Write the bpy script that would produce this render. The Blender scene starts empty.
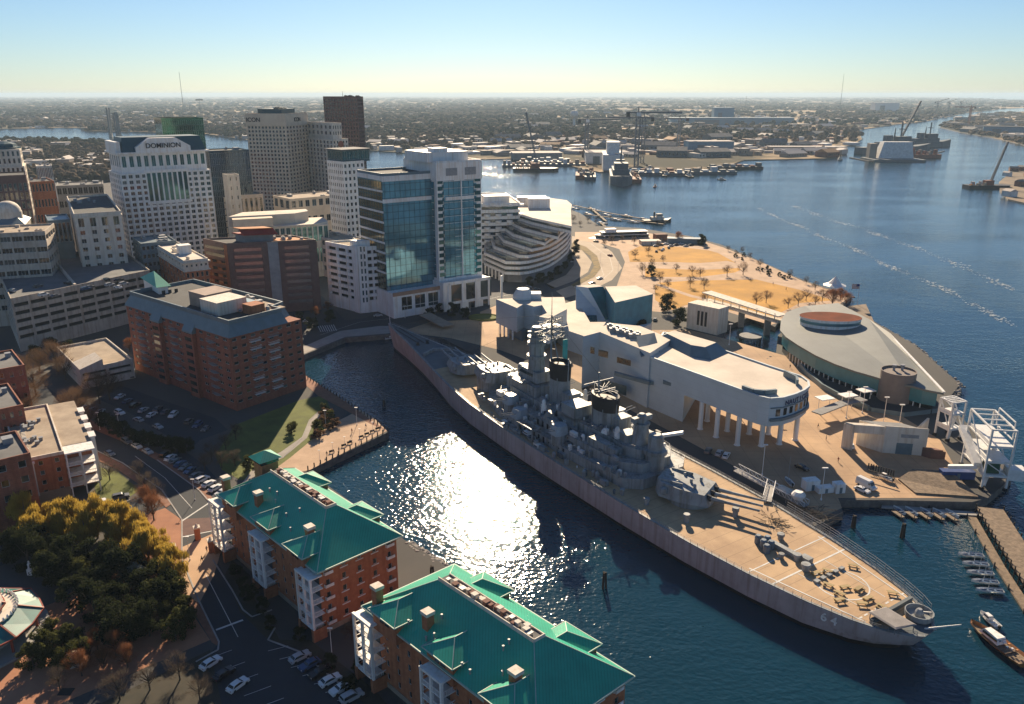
import bpy, bmesh, math, random
import numpy as np
from mathutils import Vector, Matrix
R = math.radians
rnd = random.Random(7)
scene = bpy.context.scene
col = scene.collection

# ------------------------------------------------------------------ camera, world, sun, exposure
F_PX, H = 800.0, 117.0
PITCH = math.atan2(258, F_PX); CP, SP = math.cos(PITCH), math.sin(PITCH)
cam = bpy.data.cameras.new('camera'); cam_o = bpy.data.objects.new('camera', cam); col.objects.link(cam_o)
cam.sensor_width = 36; cam.lens = F_PX / 1024 * 36; cam.clip_start = 1; cam.clip_end = 90000
cam_o.location = (0, 0, H); cam_o.rotation_euler = (math.pi / 2 - PITCH, 0, 0)
scene.camera = cam_o
SUN_EL, SUN_AZ = 26.0, -1.5          # azimuth in degrees to the right of +Y
world = bpy.data.worlds.new('World'); scene.world = world; world.use_nodes = True
nt = world.node_tree; nt.nodes.clear()
sky = nt.nodes.new('ShaderNodeTexSky'); sky.sky_type = 'NISHITA'; sky.sun_disc = False
sky.sun_elevation = R(SUN_EL); sky.sun_rotation = R(SUN_AZ); sky.altitude = 120
sky.air_density = 1.0; sky.dust_density = 0.15; sky.ozone_density = 3.5
bg = nt.nodes.new('ShaderNodeBackground'); bg.inputs[1].default_value = 0.055
wo = nt.nodes.new('ShaderNodeOutputWorld')
tint = nt.nodes.new('ShaderNodeMixRGB'); tint.blend_type = 'MULTIPLY'; tint.inputs[0].default_value = 1; tint.inputs[2].default_value = (.66, .75, .87, 1)
nt.links.new(sky.outputs[0], tint.inputs[1]); nt.links.new(tint.outputs[0], bg.inputs[0]); nt.links.new(bg.outputs[0], wo.inputs[0])
sun = bpy.data.lights.new('sun', 'SUN'); sun.energy = 5.0; sun.angle = R(0.5); sun.color = (1.0, 0.80, 0.56)
sun_o = bpy.data.objects.new('sun', sun); col.objects.link(sun_o)
sd = Vector((math.sin(R(SUN_AZ)) * math.cos(R(SUN_EL)), math.cos(R(SUN_AZ)) * math.cos(R(SUN_EL)), math.sin(R(SUN_EL))))
sun_o.rotation_euler = sd.to_track_quat('Z', 'Y').to_euler(); sun_o.location = (0, 0, 500)
scene.view_settings.view_transform = 'Standard'; scene.view_settings.look = 'None'
scene.view_settings.exposure = 1.0; scene.view_settings.gamma = 1.0
scene.cycles.volume_bounces = 1 if hasattr(scene.cycles, 'volume_bounces') else 0
G = 2.5                              # quay level; the water is at 0

HAZE_DENSITY = 0.00005
# ------------------------------------------------------------------ helpers
def P(px, py, z=G):
    u, v = px - 512, 352 - py
    dz = v * CP - F_PX * SP; dy = v * SP + F_PX * CP; t = (z - H) / dz
    return Vector((u * t, dy * t, z))
def PP(z, *pts): return [P(a, b, z).to_2d() for a, b in pts]
def at(px, py, Y):                   # a point seen at pixel, at ground distance Y
    u, v = px - 512, 352 - py
    t = Y / (v * SP + F_PX * CP)
    return Vector((u * t, Y, H + (v * CP - F_PX * SP) * t))
def solve_len(c, d, px, z):          # length along d from c until it shows at column px
    a = px - 512; h = H - z
    return (a * (c.y * CP + h * SP) - F_PX * c.x) / (F_PX * d.x - a * d.y * CP)
def dirv(a): return Vector((math.cos(R(a)), math.sin(R(a))))

def tag(o, label=None, cat=None, group=None, kind=None):
    if label: o['label'] = label
    if cat: o['category'] = cat
    if group: o['group'] = group
    if kind: o['kind'] = kind
    return o
def empty(name, loc, rz=0, label=None, cat=None, group=None):
    o = bpy.data.objects.new(name, None); o.empty_display_size = 1
    o.location = loc; o.rotation_euler = (0, 0, rz); col.objects.link(o)
    return tag(o, label, cat, group)
def children(o): return [c for c in bpy.data.objects if c.parent == o]
KIDS = {}
def kids(o):
    return KIDS.get(o.name, [])
def adopt(c, p):
    c.parent = p
    if p: KIDS.setdefault(p.name, []).append(c)
def copy_tree(o, parent=None):
    c = o.copy(); col.objects.link(c)
    if parent: adopt(c, parent)
    for ch in kids(o): copy_tree(ch, c)
    return c
ORD = ['nearest', 'second', 'third', 'fourth', 'fifth', 'sixth', 'seventh', 'eighth', 'ninth', 'tenth', 'eleventh', 'twelfth',
       'thirteenth', 'fourteenth', 'fifteenth', 'sixteenth', 'seventeenth', 'eighteenth', 'nineteenth', 'twentieth', 'twenty-first',
       'twenty-second', 'twenty-third', 'twenty-fourth', 'twenty-fifth', 'twenty-sixth', 'twenty-seventh', 'twenty-eighth', 'twenty-ninth', 'thirtieth']
ORL = ['first'] + ORD[1:]

class MB:
    def __init__(s, tf=None): s.v = []; s.f = []; s.m = []; s.tf = tf; s.cur = 0
    def add(s, vs, fs, m=None):
        b = len(s.v); s.v.extend(vs); m = s.cur if m is None else m
        for f in fs: s.f.append([i + b for i in f]); s.m.append(m)
        return s
    def box(s, x0, x1, y0, y1, z0, z1, m=None):
        if x1 < x0: x0, x1 = x1, x0
        if y1 < y0: y0, y1 = y1, y0
        return s.add([(x0, y0, z0), (x1, y0, z0), (x1, y1, z0), (x0, y1, z0), (x0, y0, z1), (x1, y0, z1), (x1, y1, z1), (x0, y1, z1)],
              [(0, 3, 2, 1), (4, 5, 6, 7), (0, 1, 5, 4), (1, 2, 6, 5), (2, 3, 7, 6), (3, 0, 4, 7)], m)
    def prism(s, poly, z0, z1, m=None, mtop=None, top=None):      # poly 2D; z1 may be list
        n = len(poly); a = sum(poly[i][0] * poly[(i + 1) % n][1] - poly[(i + 1) % n][0] * poly[i][1] for i in range(n))
        rev = a < 0
        if rev: poly = list(reversed(poly))
        zz = z1 if isinstance(z1, (list, tuple)) else [z1] * n
        if rev and isinstance(z1, (list, tuple)): zz = list(reversed(zz))
        z00 = z0 if isinstance(z0, (list, tuple)) else [z0] * n
        if rev and isinstance(z0, (list, tuple)): z00 = list(reversed(z00))
        tp = top or poly
        if rev and top: tp = list(reversed(top))
        vs = [(p[0], p[1], z00[i]) for i, p in enumerate(poly)] + [(p[0], p[1], zz[i]) for i, p in enumerate(tp)]
        s.add(vs, [tuple(reversed(range(n)))] + [(i, (i + 1) % n, n + (i + 1) % n, n + i) for i in range(n)], m)
        s.add(vs[n:], [tuple(range(n))], mtop if mtop is not None else m)
        return s
    def tube(s, p0, p1, r0, r1=None, n=8, m=None, caps=True):
        r1 = r0 if r1 is None else r1
        p0, p1 = Vector(p0), Vector(p1); d = (p1 - p0)
        if d.length < 1e-6: return s
        q = d.to_track_quat('Z', 'Y'); vs = []
        for p, r in ((p0, r0), (p1, r1)):
            for i in range(n):
                a = 2 * math.pi * i / n; vs.append(tuple(p + q @ Vector((math.cos(a) * r, math.sin(a) * r, 0))))
        fs = [(i, (i + 1) % n, n + (i + 1) % n, n + i) for i in range(n)]
        if caps: fs += [tuple(reversed(range(n))), tuple(range(n, 2 * n))]
        return s.add(vs, fs, m)
    def bar(s, p0, p1, w, h=None, m=None):
        h = h or w; p0, p1 = Vector(p0), Vector(p1); d = p1 - p0
        if d.length < 1e-6: return s
        up = Vector((0, 0, 1)) if abs(d.normalized().z) < .95 else Vector((1, 0, 0))
        sx = d.cross(up).normalized() * w / 2; sz = sx.cross(d).normalized() * h / 2
        vs = [tuple(p + a * sx + b * sz) for p in (p0, p1) for a, b in ((-1, -1), (1, -1), (1, 1), (-1, 1))]
        return s.add(vs, [(0, 3, 2, 1)[::-1], (4, 5, 6, 7)[::-1], (0, 1, 5, 4)[::-1], (1, 2, 6, 5)[::-1], (2, 3, 7, 6)[::-1], (3, 0, 4, 7)[::-1]], m)
    def lathe(s, c, prof, n=16, m=None, sx=1, sy=1, a0=0):        # prof [(r,z)]
        vs = []
        for r, z in prof:
            for i in range(n):
                a = 2 * math.pi * i / n + a0; vs.append((c[0] + math.cos(a) * r * sx, c[1] + math.sin(a) * r * sy, c[2] + z))
        fs = [(k * n + i, k * n + (i + 1) % n, (k + 1) * n + (i + 1) % n, (k + 1) * n + i) for k in range(len(prof) - 1) for i in range(n)]
        fs += [tuple(reversed(range(n))), tuple(range((len(prof) - 1) * n, len(prof) * n))]
        return s.add(vs, fs, m)
    def dome(s, c, r, h=None, n=14, m=None, k=5):
        h = r if h is None else h
        return s.lathe(c, [(r * math.cos(math.pi / 2 * i / k) + 1e-3, h * math.sin(math.pi / 2 * i / k)) for i in range(k + 1)], n, m)
    def strip(s, pts, w, z0, z1, m=None):                          # wall along a polyline
        for a, b in zip(pts, pts[1:]):
            a, b = Vector(a[:2]), Vector(b[:2]); d = (b - a)
            if d.length < 1e-4: continue
            nn = Vector((-d.y, d.x)).normalized() * w / 2
            s.prism([a + nn, a - nn, b - nn, b + nn], z0, z1, m)
        return s
    def build(s, name, mats, parent=None, smooth=False, loc=None):
        v = s.v
        if s.tf: v = [s.tf(*p) for p in v]
        me = bpy.data.meshes.new(name); me.from_pydata([tuple(p) for p in v], [], s.f)
        if not isinstance(mats, (list, tuple)): mats = [mats]
        for m in mats: me.materials.append(m)
        if len(mats) > 1: me.polygons.foreach_set('material_index', s.m)
        if smooth:
            try: me.shade_smooth(); me.set_sharp_from_angle(angle=R(35))
            except Exception: pass
        me.update()
        o = bpy.data.objects.new(name, me); col.objects.link(o)
        if loc is not None: o.location = loc
        if parent: adopt(o, parent)
        return o
def npmesh(name, V, Fq, mats, parent=None, mi=None):
    me = bpy.data.meshes.new(name); me.from_pydata(V.tolist(), [], Fq.tolist())
    if not isinstance(mats, (list, tuple)): mats = [mats]
    for m in mats: me.materials.append(m)
    if mi is not None: me.polygons.foreach_set('material_index', mi)
    o = bpy.data.objects.new(name, me); col.objects.link(o)
    if parent: adopt(o, parent)
    return o
def text_mesh(txt, size, depth, mat, parent, loc, rot, name='lettering', sx=1.0):
    cu = bpy.data.curves.new(name, 'FONT'); cu.body = txt; cu.size = size; cu.extrude = depth; cu.align_x = 'CENTER'; cu.align_y = 'CENTER'
    cu.offset = size * .015
    t = bpy.data.objects.new('t', cu); col.objects.link(t); dg = bpy.context.evaluated_depsgraph_get()
    me = bpy.data.meshes.new_from_object(t.evaluated_get(dg)); bpy.data.objects.remove(t)
    me.name = name; me.materials.clear(); me.materials.append(mat)
    o = bpy.data.objects.new(name, me); col.objects.link(o); o.location = loc; o.rotation_euler = rot; o.scale = (sx, 1, 1)
    if parent: adopt(o, parent)
    return o

# ------------------------------------------------------------------ materials
MATS = {}
def mat(name, c, rough=.8, c2=None, scale=.3, metal=0, bump=0, bscale=2, detail=6, spec=None, wave=None, contrast=(.35, .65), coords='Object'):
    if name in MATS: return MATS[name]
    m = bpy.data.materials.new(name); m.use_nodes = True; n = m.node_tree; b = n.nodes['Principled BSDF']
    b.inputs['Base Color'].default_value = (*c, 1); b.inputs['Roughness'].default_value = rough; b.inputs['Metallic'].default_value = metal
    if spec is not None: b.inputs['Specular IOR Level'].default_value = spec
    tc = n.nodes.new('ShaderNodeTexCoord'); src = tc.outputs[coords]
    if coords == 'World':
        pass
    if c2 is None: c2 = tuple(x * .72 for x in c)
    no = n.nodes.new('ShaderNodeTexNoise'); no.inputs['Scale'].default_value = scale; no.inputs['Detail'].default_value = detail
    no.inputs['Roughness'].default_value = .65
    n.links.new(src, no.inputs['Vector'])
    cr = n.nodes.new('ShaderNodeValToRGB'); cr.color_ramp.elements[0].position = contrast[0]; cr.color_ramp.elements[1].position = contrast[1]
    cr.color_ramp.elements[0].color = (*c2, 1); cr.color_ramp.elements[1].color = (*c, 1)
    n.links.new(no.outputs['Fac'], cr.inputs[0]); n.links.new(cr.outputs[0], b.inputs['Base Color'])
    if bump:
        n2 = n.nodes.new('ShaderNodeTexNoise'); n2.inputs['Scale'].default_value = bscale; n2.inputs['Detail'].default_value = 4
        bp = n.nodes.new('ShaderNodeBump'); bp.inputs['Strength'].default_value = bump; bp.inputs['Distance'].default_value = .3
        n.links.new(src, n2.inputs['Vector']); n.links.new(n2.outputs['Fac'], bp.inputs['Height']); n.links.new(bp.outputs[0], b.inputs['Normal'])
    MATS[name] = m; return m
def stripes(m, axis, period, width, dark, coords='Object'):
    """thin joints/seams across a material along one axis"""
    n = m.node_tree; b = n.nodes['Principled BSDF']; src = b.inputs['Base Color'].links[0].from_socket
    tc = n.nodes.new('ShaderNodeTexCoord'); sp = n.nodes.new('ShaderNodeSeparateXYZ'); n.links.new(tc.outputs[coords], sp.inputs[0])
    dv = n.nodes.new('ShaderNodeMath'); dv.operation = 'DIVIDE'; dv.inputs[1].default_value = period; n.links.new(sp.outputs[axis], dv.inputs[0])
    fr = n.nodes.new('ShaderNodeMath'); fr.operation = 'FRACT'; n.links.new(dv.outputs[0], fr.inputs[0])
    lt = n.nodes.new('ShaderNodeMath'); lt.operation = 'LESS_THAN'; lt.inputs[1].default_value = width / period; n.links.new(fr.outputs[0], lt.inputs[0])
    mx = n.nodes.new('ShaderNodeMixRGB'); mx.blend_type = 'MULTIPLY'; n.links.new(lt.outputs[0], mx.inputs[0]); n.links.new(src, mx.inputs[1])
    mx.inputs[2].default_value = (dark, dark, dark, 1); n.links.new(mx.outputs[0], b.inputs['Base Color']); return m
def glass(name, c, metal=.0, rough=.06, vary=.5):
    m = mat(name, c, rough, tuple(x * vary for x in c), .13, metal, detail=2)
    n = m.node_tree; b = n.nodes['Principled BSDF']; b.inputs['Specular IOR Level'].default_value = .8
    oi = n.nodes.new('ShaderNodeObjectInfo'); cr = n.nodes.new('ShaderNodeValToRGB'); e = cr.color_ramp.elements; e[0].color = (.6, .6, .6, 1); e[1].color = (4.5, 4.2, 3.6, 1); e[1].position = 1.0; x = e.new(.62); x.color = (1.1, 1.1, 1.1, 1); x = e.new(.85); x.color = (2.2, 2.1, 1.9, 1)
    if metal < .2:
        src = b.inputs['Base Color'].links[0].from_socket; mx = n.nodes.new('ShaderNodeMixRGB'); mx.blend_type = 'MULTIPLY'; mx.inputs[0].default_value = 1; n.links.new(oi.outputs['Random'], cr.inputs[0]); n.links.new(src, mx.inputs[1]); n.links.new(cr.outputs[0], mx.inputs[2]); n.links.new(mx.outputs[0], b.inputs['Base Color'])
    return m
M = {}
M['white'] = mat('white_paint', (.82, .81, .78), .55, (.70, .69, .66), .15)
M['offwhite'] = mat('cream_stone', (.68, .62, .53), .8, (.57, .52, .44), .2)
M['cream'] = mat('cream_concrete', (.68, .57, .43), .85, (.57, .47, .35), .2)
M['beige'] = mat('beige_concrete', (.54, .47, .39), .85, (.42, .36, .30), .25)
M['concrete'] = mat('concrete', (.36, .35, .33), .85, (.27, .26, .25), .3)
M['greyconc'] = mat('grey_concrete', (.24, .24, .24), .85, (.18, .18, .18), .3)
M['brick'] = stripes(mat('red_brick', (.33, .12, .07), .9, (.22, .078, .05), 1.2, bump=.2, bscale=6), 2, .6, .08, .75)
M['brick2'] = stripes(mat('brown_brick', (.20, .085, .06), .9, (.14, .058, .042), 1.0, bump=.2, bscale=6), 2, .6, .08, .78)
M['brick3'] = mat('orange_brick', (.42, .16, .072), .9, (.31, .11, .052), 1.0)
M['purple'] = mat('plum_granite', (.15, .085, .072), .6, (.11, .06, .054), .5)
M['tanstone'] = mat('tan_stone', (.34, .27, .20), .85)
M['glassdark'] = glass('dark_window_glass', (.018, .03, .038))
M['glassblue'] = stripes(glass('blue_curtain_glass', (.14, .34, .42), .45, .06, .7), 2, 3.6, .5, .6)
M['glassteal'] = glass('teal_glass', (.03, .12, .13), .6, .06)
M['glassgreen'] = stripes(glass('green_mirror_glass', (.02, .11, .07), .7, .08), 2, 3.7, .5, .6)
M['glassnavy'] = glass('navy_glass', (.015, .04, .075), .7, .08)
M['glassbrown'] = glass('brown_window_glass', (.035, .028, .026), .2)
M['frame'] = mat('window_frame_paint', (.62, .62, .60), .5)
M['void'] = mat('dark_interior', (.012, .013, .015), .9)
M['roofgrey'] = mat('grey_roof_membrane', (.17, .17, .17), .9, (.10, .10, .10), .12, bump=.1)
M['roofdark'] = mat('dark_roof_membrane', (.05, .055, .06), .9, (.03, .032, .035), .12)
M['rooftan'] = mat('tan_gravel_roof', (.42, .34, .25), .95, (.27, .21, .155), .15, bump=.15)
M['roofwhite'] = mat('pale_roof_membrane', (.68, .60, .50), .85, (.50, .43, .35), .06, detail=9)
M['teal'] = stripes(mat('green_seamed_metal', (.03, .40, .26), .42, (.022, .31, .20), .12, bump=.05, detail=9), 0, .55, .07, .66)
M['tealdark'] = mat('blue_green_roof_metal', (.03, .085, .10), .5, (.02, .07, .085), .3)
M['bluegrey'] = mat('blue_grey_metal', (.13, .19, .22), .45, (.10, .15, .175), .3)
M['steel'] = mat('grey_steel', (.30, .31, .32), .5, (.22, .23, .24), .8)
M['whitesteel'] = mat('white_steel', (.74, .74, .72), .45, (.62, .61, .58), .8)
M['black'] = mat('black_paint', (.016, .016, .018), .6)
M['redroof'] = mat('red_canvas', (.33, .03, .02), .7)
M['orangeroof'] = mat('orange_deck', (.55, .22, .07), .85)
M['timber'] = mat('weathered_timber', (.25, .185, .125), .9, (.13, .095, .065), .9, bump=.3)
M['pile'] = mat('dark_timber', (.045, .035, .028), .95)
M['asphalt'] = mat('asphalt', (.034, .040, .048), .9, (.024, .029, .036), .08, bump=.1, bscale=4)
M['paving'] = mat('tan_paving', (.50, .34, .22), .9, (.37, .245, .155), .12, bump=.1)
M['brickpave'] = mat('brick_paving', (.27, .125, .075), .9, (.19, .085, .05), .4)
M['plaza'] = mat('sandstone_plaza', (.54, .36, .22), .9, (.40, .255, .155), .07)
M['sidewalk'] = mat('pale_sidewalk', (.33, .30, .27), .9, (.25, .225, .20), .2)
M['kerb'] = mat('kerb_stone', (.38, .36, .34), .9)
M['line'] = mat('white_line_paint', (.65, .65, .62), .7)
M['yline'] = mat('yellow_line_paint', (.60, .42, .08), .7)
M['lawn_gold'] = mat('dormant_gold_lawn', (.56, .28, .03), .95, (.36, .18, .022), .035, detail=10, bump=.2, bscale=1.5)
M['lawn_green'] = mat('winter_lawn', (.13, .15, .025), .95, (.08, .095, .018), .15, bump=.3, bscale=2)
M['soil'] = mat('planting_soil', (.055, .045, .03), .95, (.03, .03, .02), .2)
M['navy'] = mat('haze_grey_paint', (.31, .335, .34), .5, (.20, .22, .23), .25, spec=.4)
M['hull'] = mat('haze_grey_hull', (.47, .40, .395), .55, (.32, .265, .25), .12, detail=12, contrast=(.25, .6))
M['hullblack'] = mat('black_boot_topping', (.012, .012, .013), .5)
def streak(m, k=.7):
    n = m.node_tree; b = n.nodes['Principled BSDF']; src = b.inputs['Base Color'].links[0].from_socket
    tc = n.nodes.new('ShaderNodeTexCoord'); mp = n.nodes.new('ShaderNodeMapping'); mp.inputs['Scale'].default_value = (1, 1, .06); no = n.nodes.new('ShaderNodeTexNoise'); no.inputs['Scale'].default_value = .9; no.inputs['Detail'].default_value = 5
    n.links.new(tc.outputs['Object'], mp.inputs[0]); n.links.new(mp.outputs[0], no.inputs['Vector']); cr = n.nodes.new('ShaderNodeValToRGB'); cr.color_ramp.elements[0].position = .36; cr.color_ramp.elements[1].position = .52; cr.color_ramp.elements[0].color = (k, k * .93, k * .86, 1)
    n.links.new(no.outputs['Fac'], cr.inputs[0]); mx = n.nodes.new('ShaderNodeMixRGB'); mx.blend_type = 'MULTIPLY'; mx.inputs[0].default_value = 1; n.links.new(src, mx.inputs[1]); n.links.new(cr.outputs[0], mx.inputs[2]); n.links.new(mx.outputs[0], b.inputs['Base Color']); return m
streak(M['hull'], .8); streak(M['navy'], .7); streak(M['white'], .88); streak(M['beige'], .78); streak(M['offwhite'], .85); streak(M['brick'], .82); streak(M['brick3'], .82)
M['teak'] = stripes(mat('teak_planks', (.54, .37, .21), .85, (.36, .235, .135), .1, detail=9), 0, 4.0, .18, .72)
M['deckgrey'] = mat('deck_grey_paint', (.12, .14, .15), .8, (.09, .105, .115), .2)
M['rock'] = mat('riprap_stone', (.30, .28, .26), .95, (.18, .165, .15), .6)
M['cargrey'] = mat('tyre_rubber', (.02, .02, .02), .9)
M['skin'] = mat('skin_tone', (.35, .2, .14), .7)
M['farroof'] = mat('far_pale_roof', (.50, .46, .42), .9, (.4, .36, .33), .02)
M['fartan'] = mat('far_tan_wall', (.34, .27, .21), .9, (.28, .22, .17), .02)
M['farblue'] = mat('blue_shed_cladding', (.10, .22, .32), .7)
M['farbrick'] = mat('far_brick_wall', (.22, .11, .08), .9)
M['farwhite'] = mat('white_sheeting', (.68, .68, .66), .7)
M['rust'] = mat('rusty_red_paint', (.28, .10, .06), .8)
M['crane'] = mat('crane_lattice_paint', (.17, .18, .19), .6)
# ------------------------------------------------------------------ setting: water, land, roads
def water_mat():
    m = bpy.data.materials.new('river_water'); m.use_nodes = True; n = m.node_tree; b = n.nodes['Principled BSDF']
    b.inputs['Base Color'].default_value = (.005, .032, .054, 1); b.inputs['Roughness'].default_value = .07; b.inputs['IOR'].default_value = 1.33
    tc = n.nodes.new('ShaderNodeTexCoord')
    def noise(sc, det, stretch=(1, 1, 1), rot=0):
        mp = n.nodes.new('ShaderNodeMapping'); mp.inputs['Scale'].default_value = stretch; mp.inputs['Rotation'].default_value = (0, 0, rot)
        no = n.nodes.new('ShaderNodeTexNoise'); no.inputs['Scale'].default_value = sc; no.inputs['Detail'].default_value = det; no.inputs['Roughness'].default_value = .55
        n.links.new(tc.outputs['Object'], mp.inputs[0]); n.links.new(mp.outputs[0], no.inputs['Vector']); return no.outputs['Fac']
    a = noise(.62, 1.4, (1, 1.35, 1), .4); c = noise(.10, 3, (1, 1.8, 1), -.3); big = noise(.006, 4, (1, 2.2, 1), .3)
    fine = noise(2.6, 2)
    cr = n.nodes.new('ShaderNodeValToRGB'); cr.color_ramp.elements[0].position = .38; cr.color_ramp.elements[1].position = .62
    cr.color_ramp.elements[0].color = (.5, .5, .5, 1)
    n.links.new(big, cr.inputs[0])
    def mul(x, k):
        q = n.nodes.new('ShaderNodeMath'); q.operation = 'MULTIPLY'; q.inputs[1].default_value = k; n.links.new(x, q.inputs[0]); return q.outputs[0]
    def add(x, y):
        q = n.nodes.new('ShaderNodeMath'); q.operation = 'ADD'; n.links.new(x, q.inputs[0]); n.links.new(y, q.inputs[1]); return q.outputs[0]
    h = add(add(mul(a, .75), mul(c, .9)), mul(fine, .07))
    q = n.nodes.new('ShaderNodeMath'); q.operation = 'MULTIPLY'; n.links.new(h, q.inputs[0]); n.links.new(cr.outputs[0], q.inputs[1])
    bp = n.nodes.new('ShaderNodeBump'); bp.inputs['Strength'].default_value = WATER_BUMP; bp.inputs['Distance'].default_value = 1.0
    n.links.new(q.outputs[0], bp.inputs['Height']); n.links.new(bp.outputs[0], b.inputs['Normal'])
    return m
WATER_BUMP = .37
def sheet(name, poly, z, m, holes=None):
    mb = MB(); poly = [Vector(p[:2]) for p in poly]
    a = sum(poly[i].x * poly[(i + 1) % len(poly)].y - poly[(i + 1) % len(poly)].x * poly[i].y for i in range(len(poly)))
    if a < 0: poly.reverse()
    mb.add([(p.x, p.y, z) for p in poly], [tuple(range(len(poly)))])
    o = mb.build(name, m); o['kind'] = 'structure'; return o
def land(name, poly, z0, z1, mats, tri=True):
    mb = MB(); mb.prism([tuple(p[:2]) for p in poly], z0, z1, 1, 0); o = mb.build(name, mats); o['kind'] = 'structure'; return o
W = MB(); W.add([(-34000, -2000, 0), (34000, -2000, 0), (34000, 46000, 0), (-34000, 46000, 0)], [(0, 1, 2, 3)])
W.build('water', water_mat())['kind'] = 'structure'

M['cityground'] = mat('city_ground', (.085, .08, .072), .95, (.050, .050, .050), .012, detail=10)
M['seawall'] = mat('seawall_concrete', (.17, .155, .14), .9, (.08, .075, .07), .5)
# near bank: city, promenade, Nauticus quay
def g(*pts): return PP(G, *pts)
city = [Vector((90, 40)), *g((640, 735)), *g((529, 628)), *g((437, 560)), *g((405, 540), (307, 471), (388.5, 432), (343, 400), (300, 372), (301, 356), (345, 338), (393, 334)),
        Vector((-52, 342)), *g((520, 390))]
# quay along the starboard side of the ship comes from ship frame (set below)
STERN = P(938, 627, 7.0); AX = Vector((-.5506, .8348)); PT = Vector((-.8348, -.5506))
SHIP0 = STERN.to_2d() + PT * 3.0
def SW(s, t): return SHIP0 + AX * s + PT * t
quay = [SW(s, -24) for s in (264, 240, 215, 180, 140, 100, 60, 46)]
city = city[:12] + [SW(272, -6)] + quay + g((815, 526), (843, 512), (838, 500), (886, 500), (972, 502), (988, 498), (1012, 478), (998, 455), (962, 418), (946, 402), (960, 384), (915, 345), (880, 325), (862, 314),
        (810, 305), (800, 318), (778, 335), (776, 353), (757, 366), (733, 358), (722, 340), (727, 326), (752, 316), (775, 327),
        (784, 312), (840, 308), (852, 296), (800, 279), (762, 262), (722, 245), (690, 236), (664, 232), (640, 228), (600, 226), (580, 213), (560, 206), (520, 203), (484, 207), (440, 204), (400, 190), (340, 170), (240, 158), (205, 155), (100, 143), (0, 140.5)) + [Vector((-3500, P(0, 139).y)), Vector((-3500, 40))]
# remove the tiny park/inlet inversion by construction: the polygon is simple
land('ground', city, -4, G, [M['cityground'], M['seawall']])

def farmat():
    m = bpy.data.materials.new('far_land_cover'); m.use_nodes = True; n = m.node_tree; b = n.nodes['Principled BSDF']; b.inputs['Roughness'].default_value = 1
    b.inputs['Specular IOR Level'].default_value = .1
    tc = n.nodes.new('ShaderNodeTexCoord'); mp = n.nodes.new('ShaderNodeMapping'); mp.inputs['Scale'].default_value = (1, .8, 1)
    n.links.new(tc.outputs['Object'], mp.inputs[0])
    a = n.nodes.new('ShaderNodeTexNoise'); a.inputs['Scale'].default_value = .0016; a.inputs['Detail'].default_value = 12; a.inputs['Roughness'].default_value = .72
    n.links.new(mp.outputs[0], a.inputs['Vector'])
    cr = n.nodes.new('ShaderNodeValToRGB'); e = cr.color_ramp.elements
    e[0].position = .36; e[0].color = (.030, .032, .020, 1); e[1].position = .57; e[1].color = (.46, .36, .24, 1)
    x = e.new(.47); x.color = (.045, .042, .026, 1); x = e.new(.51); x.color = (.20, .145, .085, 1)
    n.links.new(a.outputs['Fac'], cr.inputs[0]); n.links.new(cr.outputs[0], b.inputs['Base Color'])
    return m
FM = farmat()
def gf(*pts): return PP(1.5, *pts)
far_main = [Vector((-30000, 44000)), Vector((-30000, P(0, 131).y))] + gf((0, 129), (60, 127.5), (82, 128), (85, 131), (150, 132), (208, 134), (250, 140), (330, 147), (380, 151), (430, 155), (481, 159), (530, 158), (560, 162), (575, 167), (600, 172), (640, 166), (655, 172), (690, 170), (722, 168), (744, 160), (790, 159), (836, 158), (842, 152), (820, 148), (853, 145), (862, 139), (858, 130), (900, 124), (927, 121), (952, 116), (965, 113), (1000, 109)) + [P(1100, 104).to_2d(), Vector((22000, 44000))]
land('far_bank', far_main, -3, 1.5, [FM, M['seawall']])
far_r = gf((1010, 112), (985, 114.5), (958, 119), (944, 124), (940, 127), (960, 132), (990, 137), (1030, 146), (1100, 160)) + [Vector((9000, 2600)), Vector((25000, 30000)), P(1130, 107).to_2d()]
land('east_bank', far_r, -3, 1.5, [FM, M['seawall']])
yard_r = gf((1040, 163), (1016, 168), (999, 182), (1000, 191), (1008, 199), (1030, 204), (1080, 206), (1090, 165))
land('boatyard_ground', yard_r, -3, 1.5, [mat('yard_dirt', (.24, .17, .10), .95, (.10, .08, .06), .03), M['seawall']])

# roads and pavements (sheets a few mm to a few cm above the ground)
def road(name, pts, z, m): return sheet(name, g(*pts), z, m)
def kerbline(name, pts, h=.14, w=.35, m=None):
    mb = MB(); mb.strip(g(*pts), w, G - .1, G + h); o = mb.build(name, m or M['kerb']); o['kind'] = 'structure'; return o
road('park_ground', [(612, 300), (625, 262), (618, 246), (640, 236), (690, 237), (722, 247), (762, 264), (800, 281), (848, 298), (838, 306), (770, 325), (722, 310), (700, 305), (660, 312), (640, 310)], G + .008, M['paving'])
road('park_lawn', [(630, 262), (668, 262), (700, 263), (727, 261), (760, 268), (722, 252), (680, 247), (640, 246), (628, 252)], G + .03, M['lawn_gold'])
road('park_lawn', [(645, 277), (700, 277), (747, 272), (738, 268), (700, 270), (645, 268)], G + .034, M['lawn_gold'])
road('park_lawn', [(655, 300), (672, 310), (692, 303), (770, 318), (800, 303), (838, 300), (800, 287), (756, 279), (700, 280), (655, 283)], G + .03, M['lawn_gold'])
road('park_path', [(622, 281), (700, 280.5), (756, 279.5), (800, 290), (838, 302), (846, 296), (800, 280), (764, 263.5), (722, 247), (690, 238.5), (672, 240), (718, 253), (745, 268), (735, 272.5), (700, 277), (640, 277)], G + .05, M['paving'])
road('park_path', [(652, 284), (690, 297), (740, 308), (742, 306), (692, 295), (654, 282)], G + .055, M['paving'])
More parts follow.
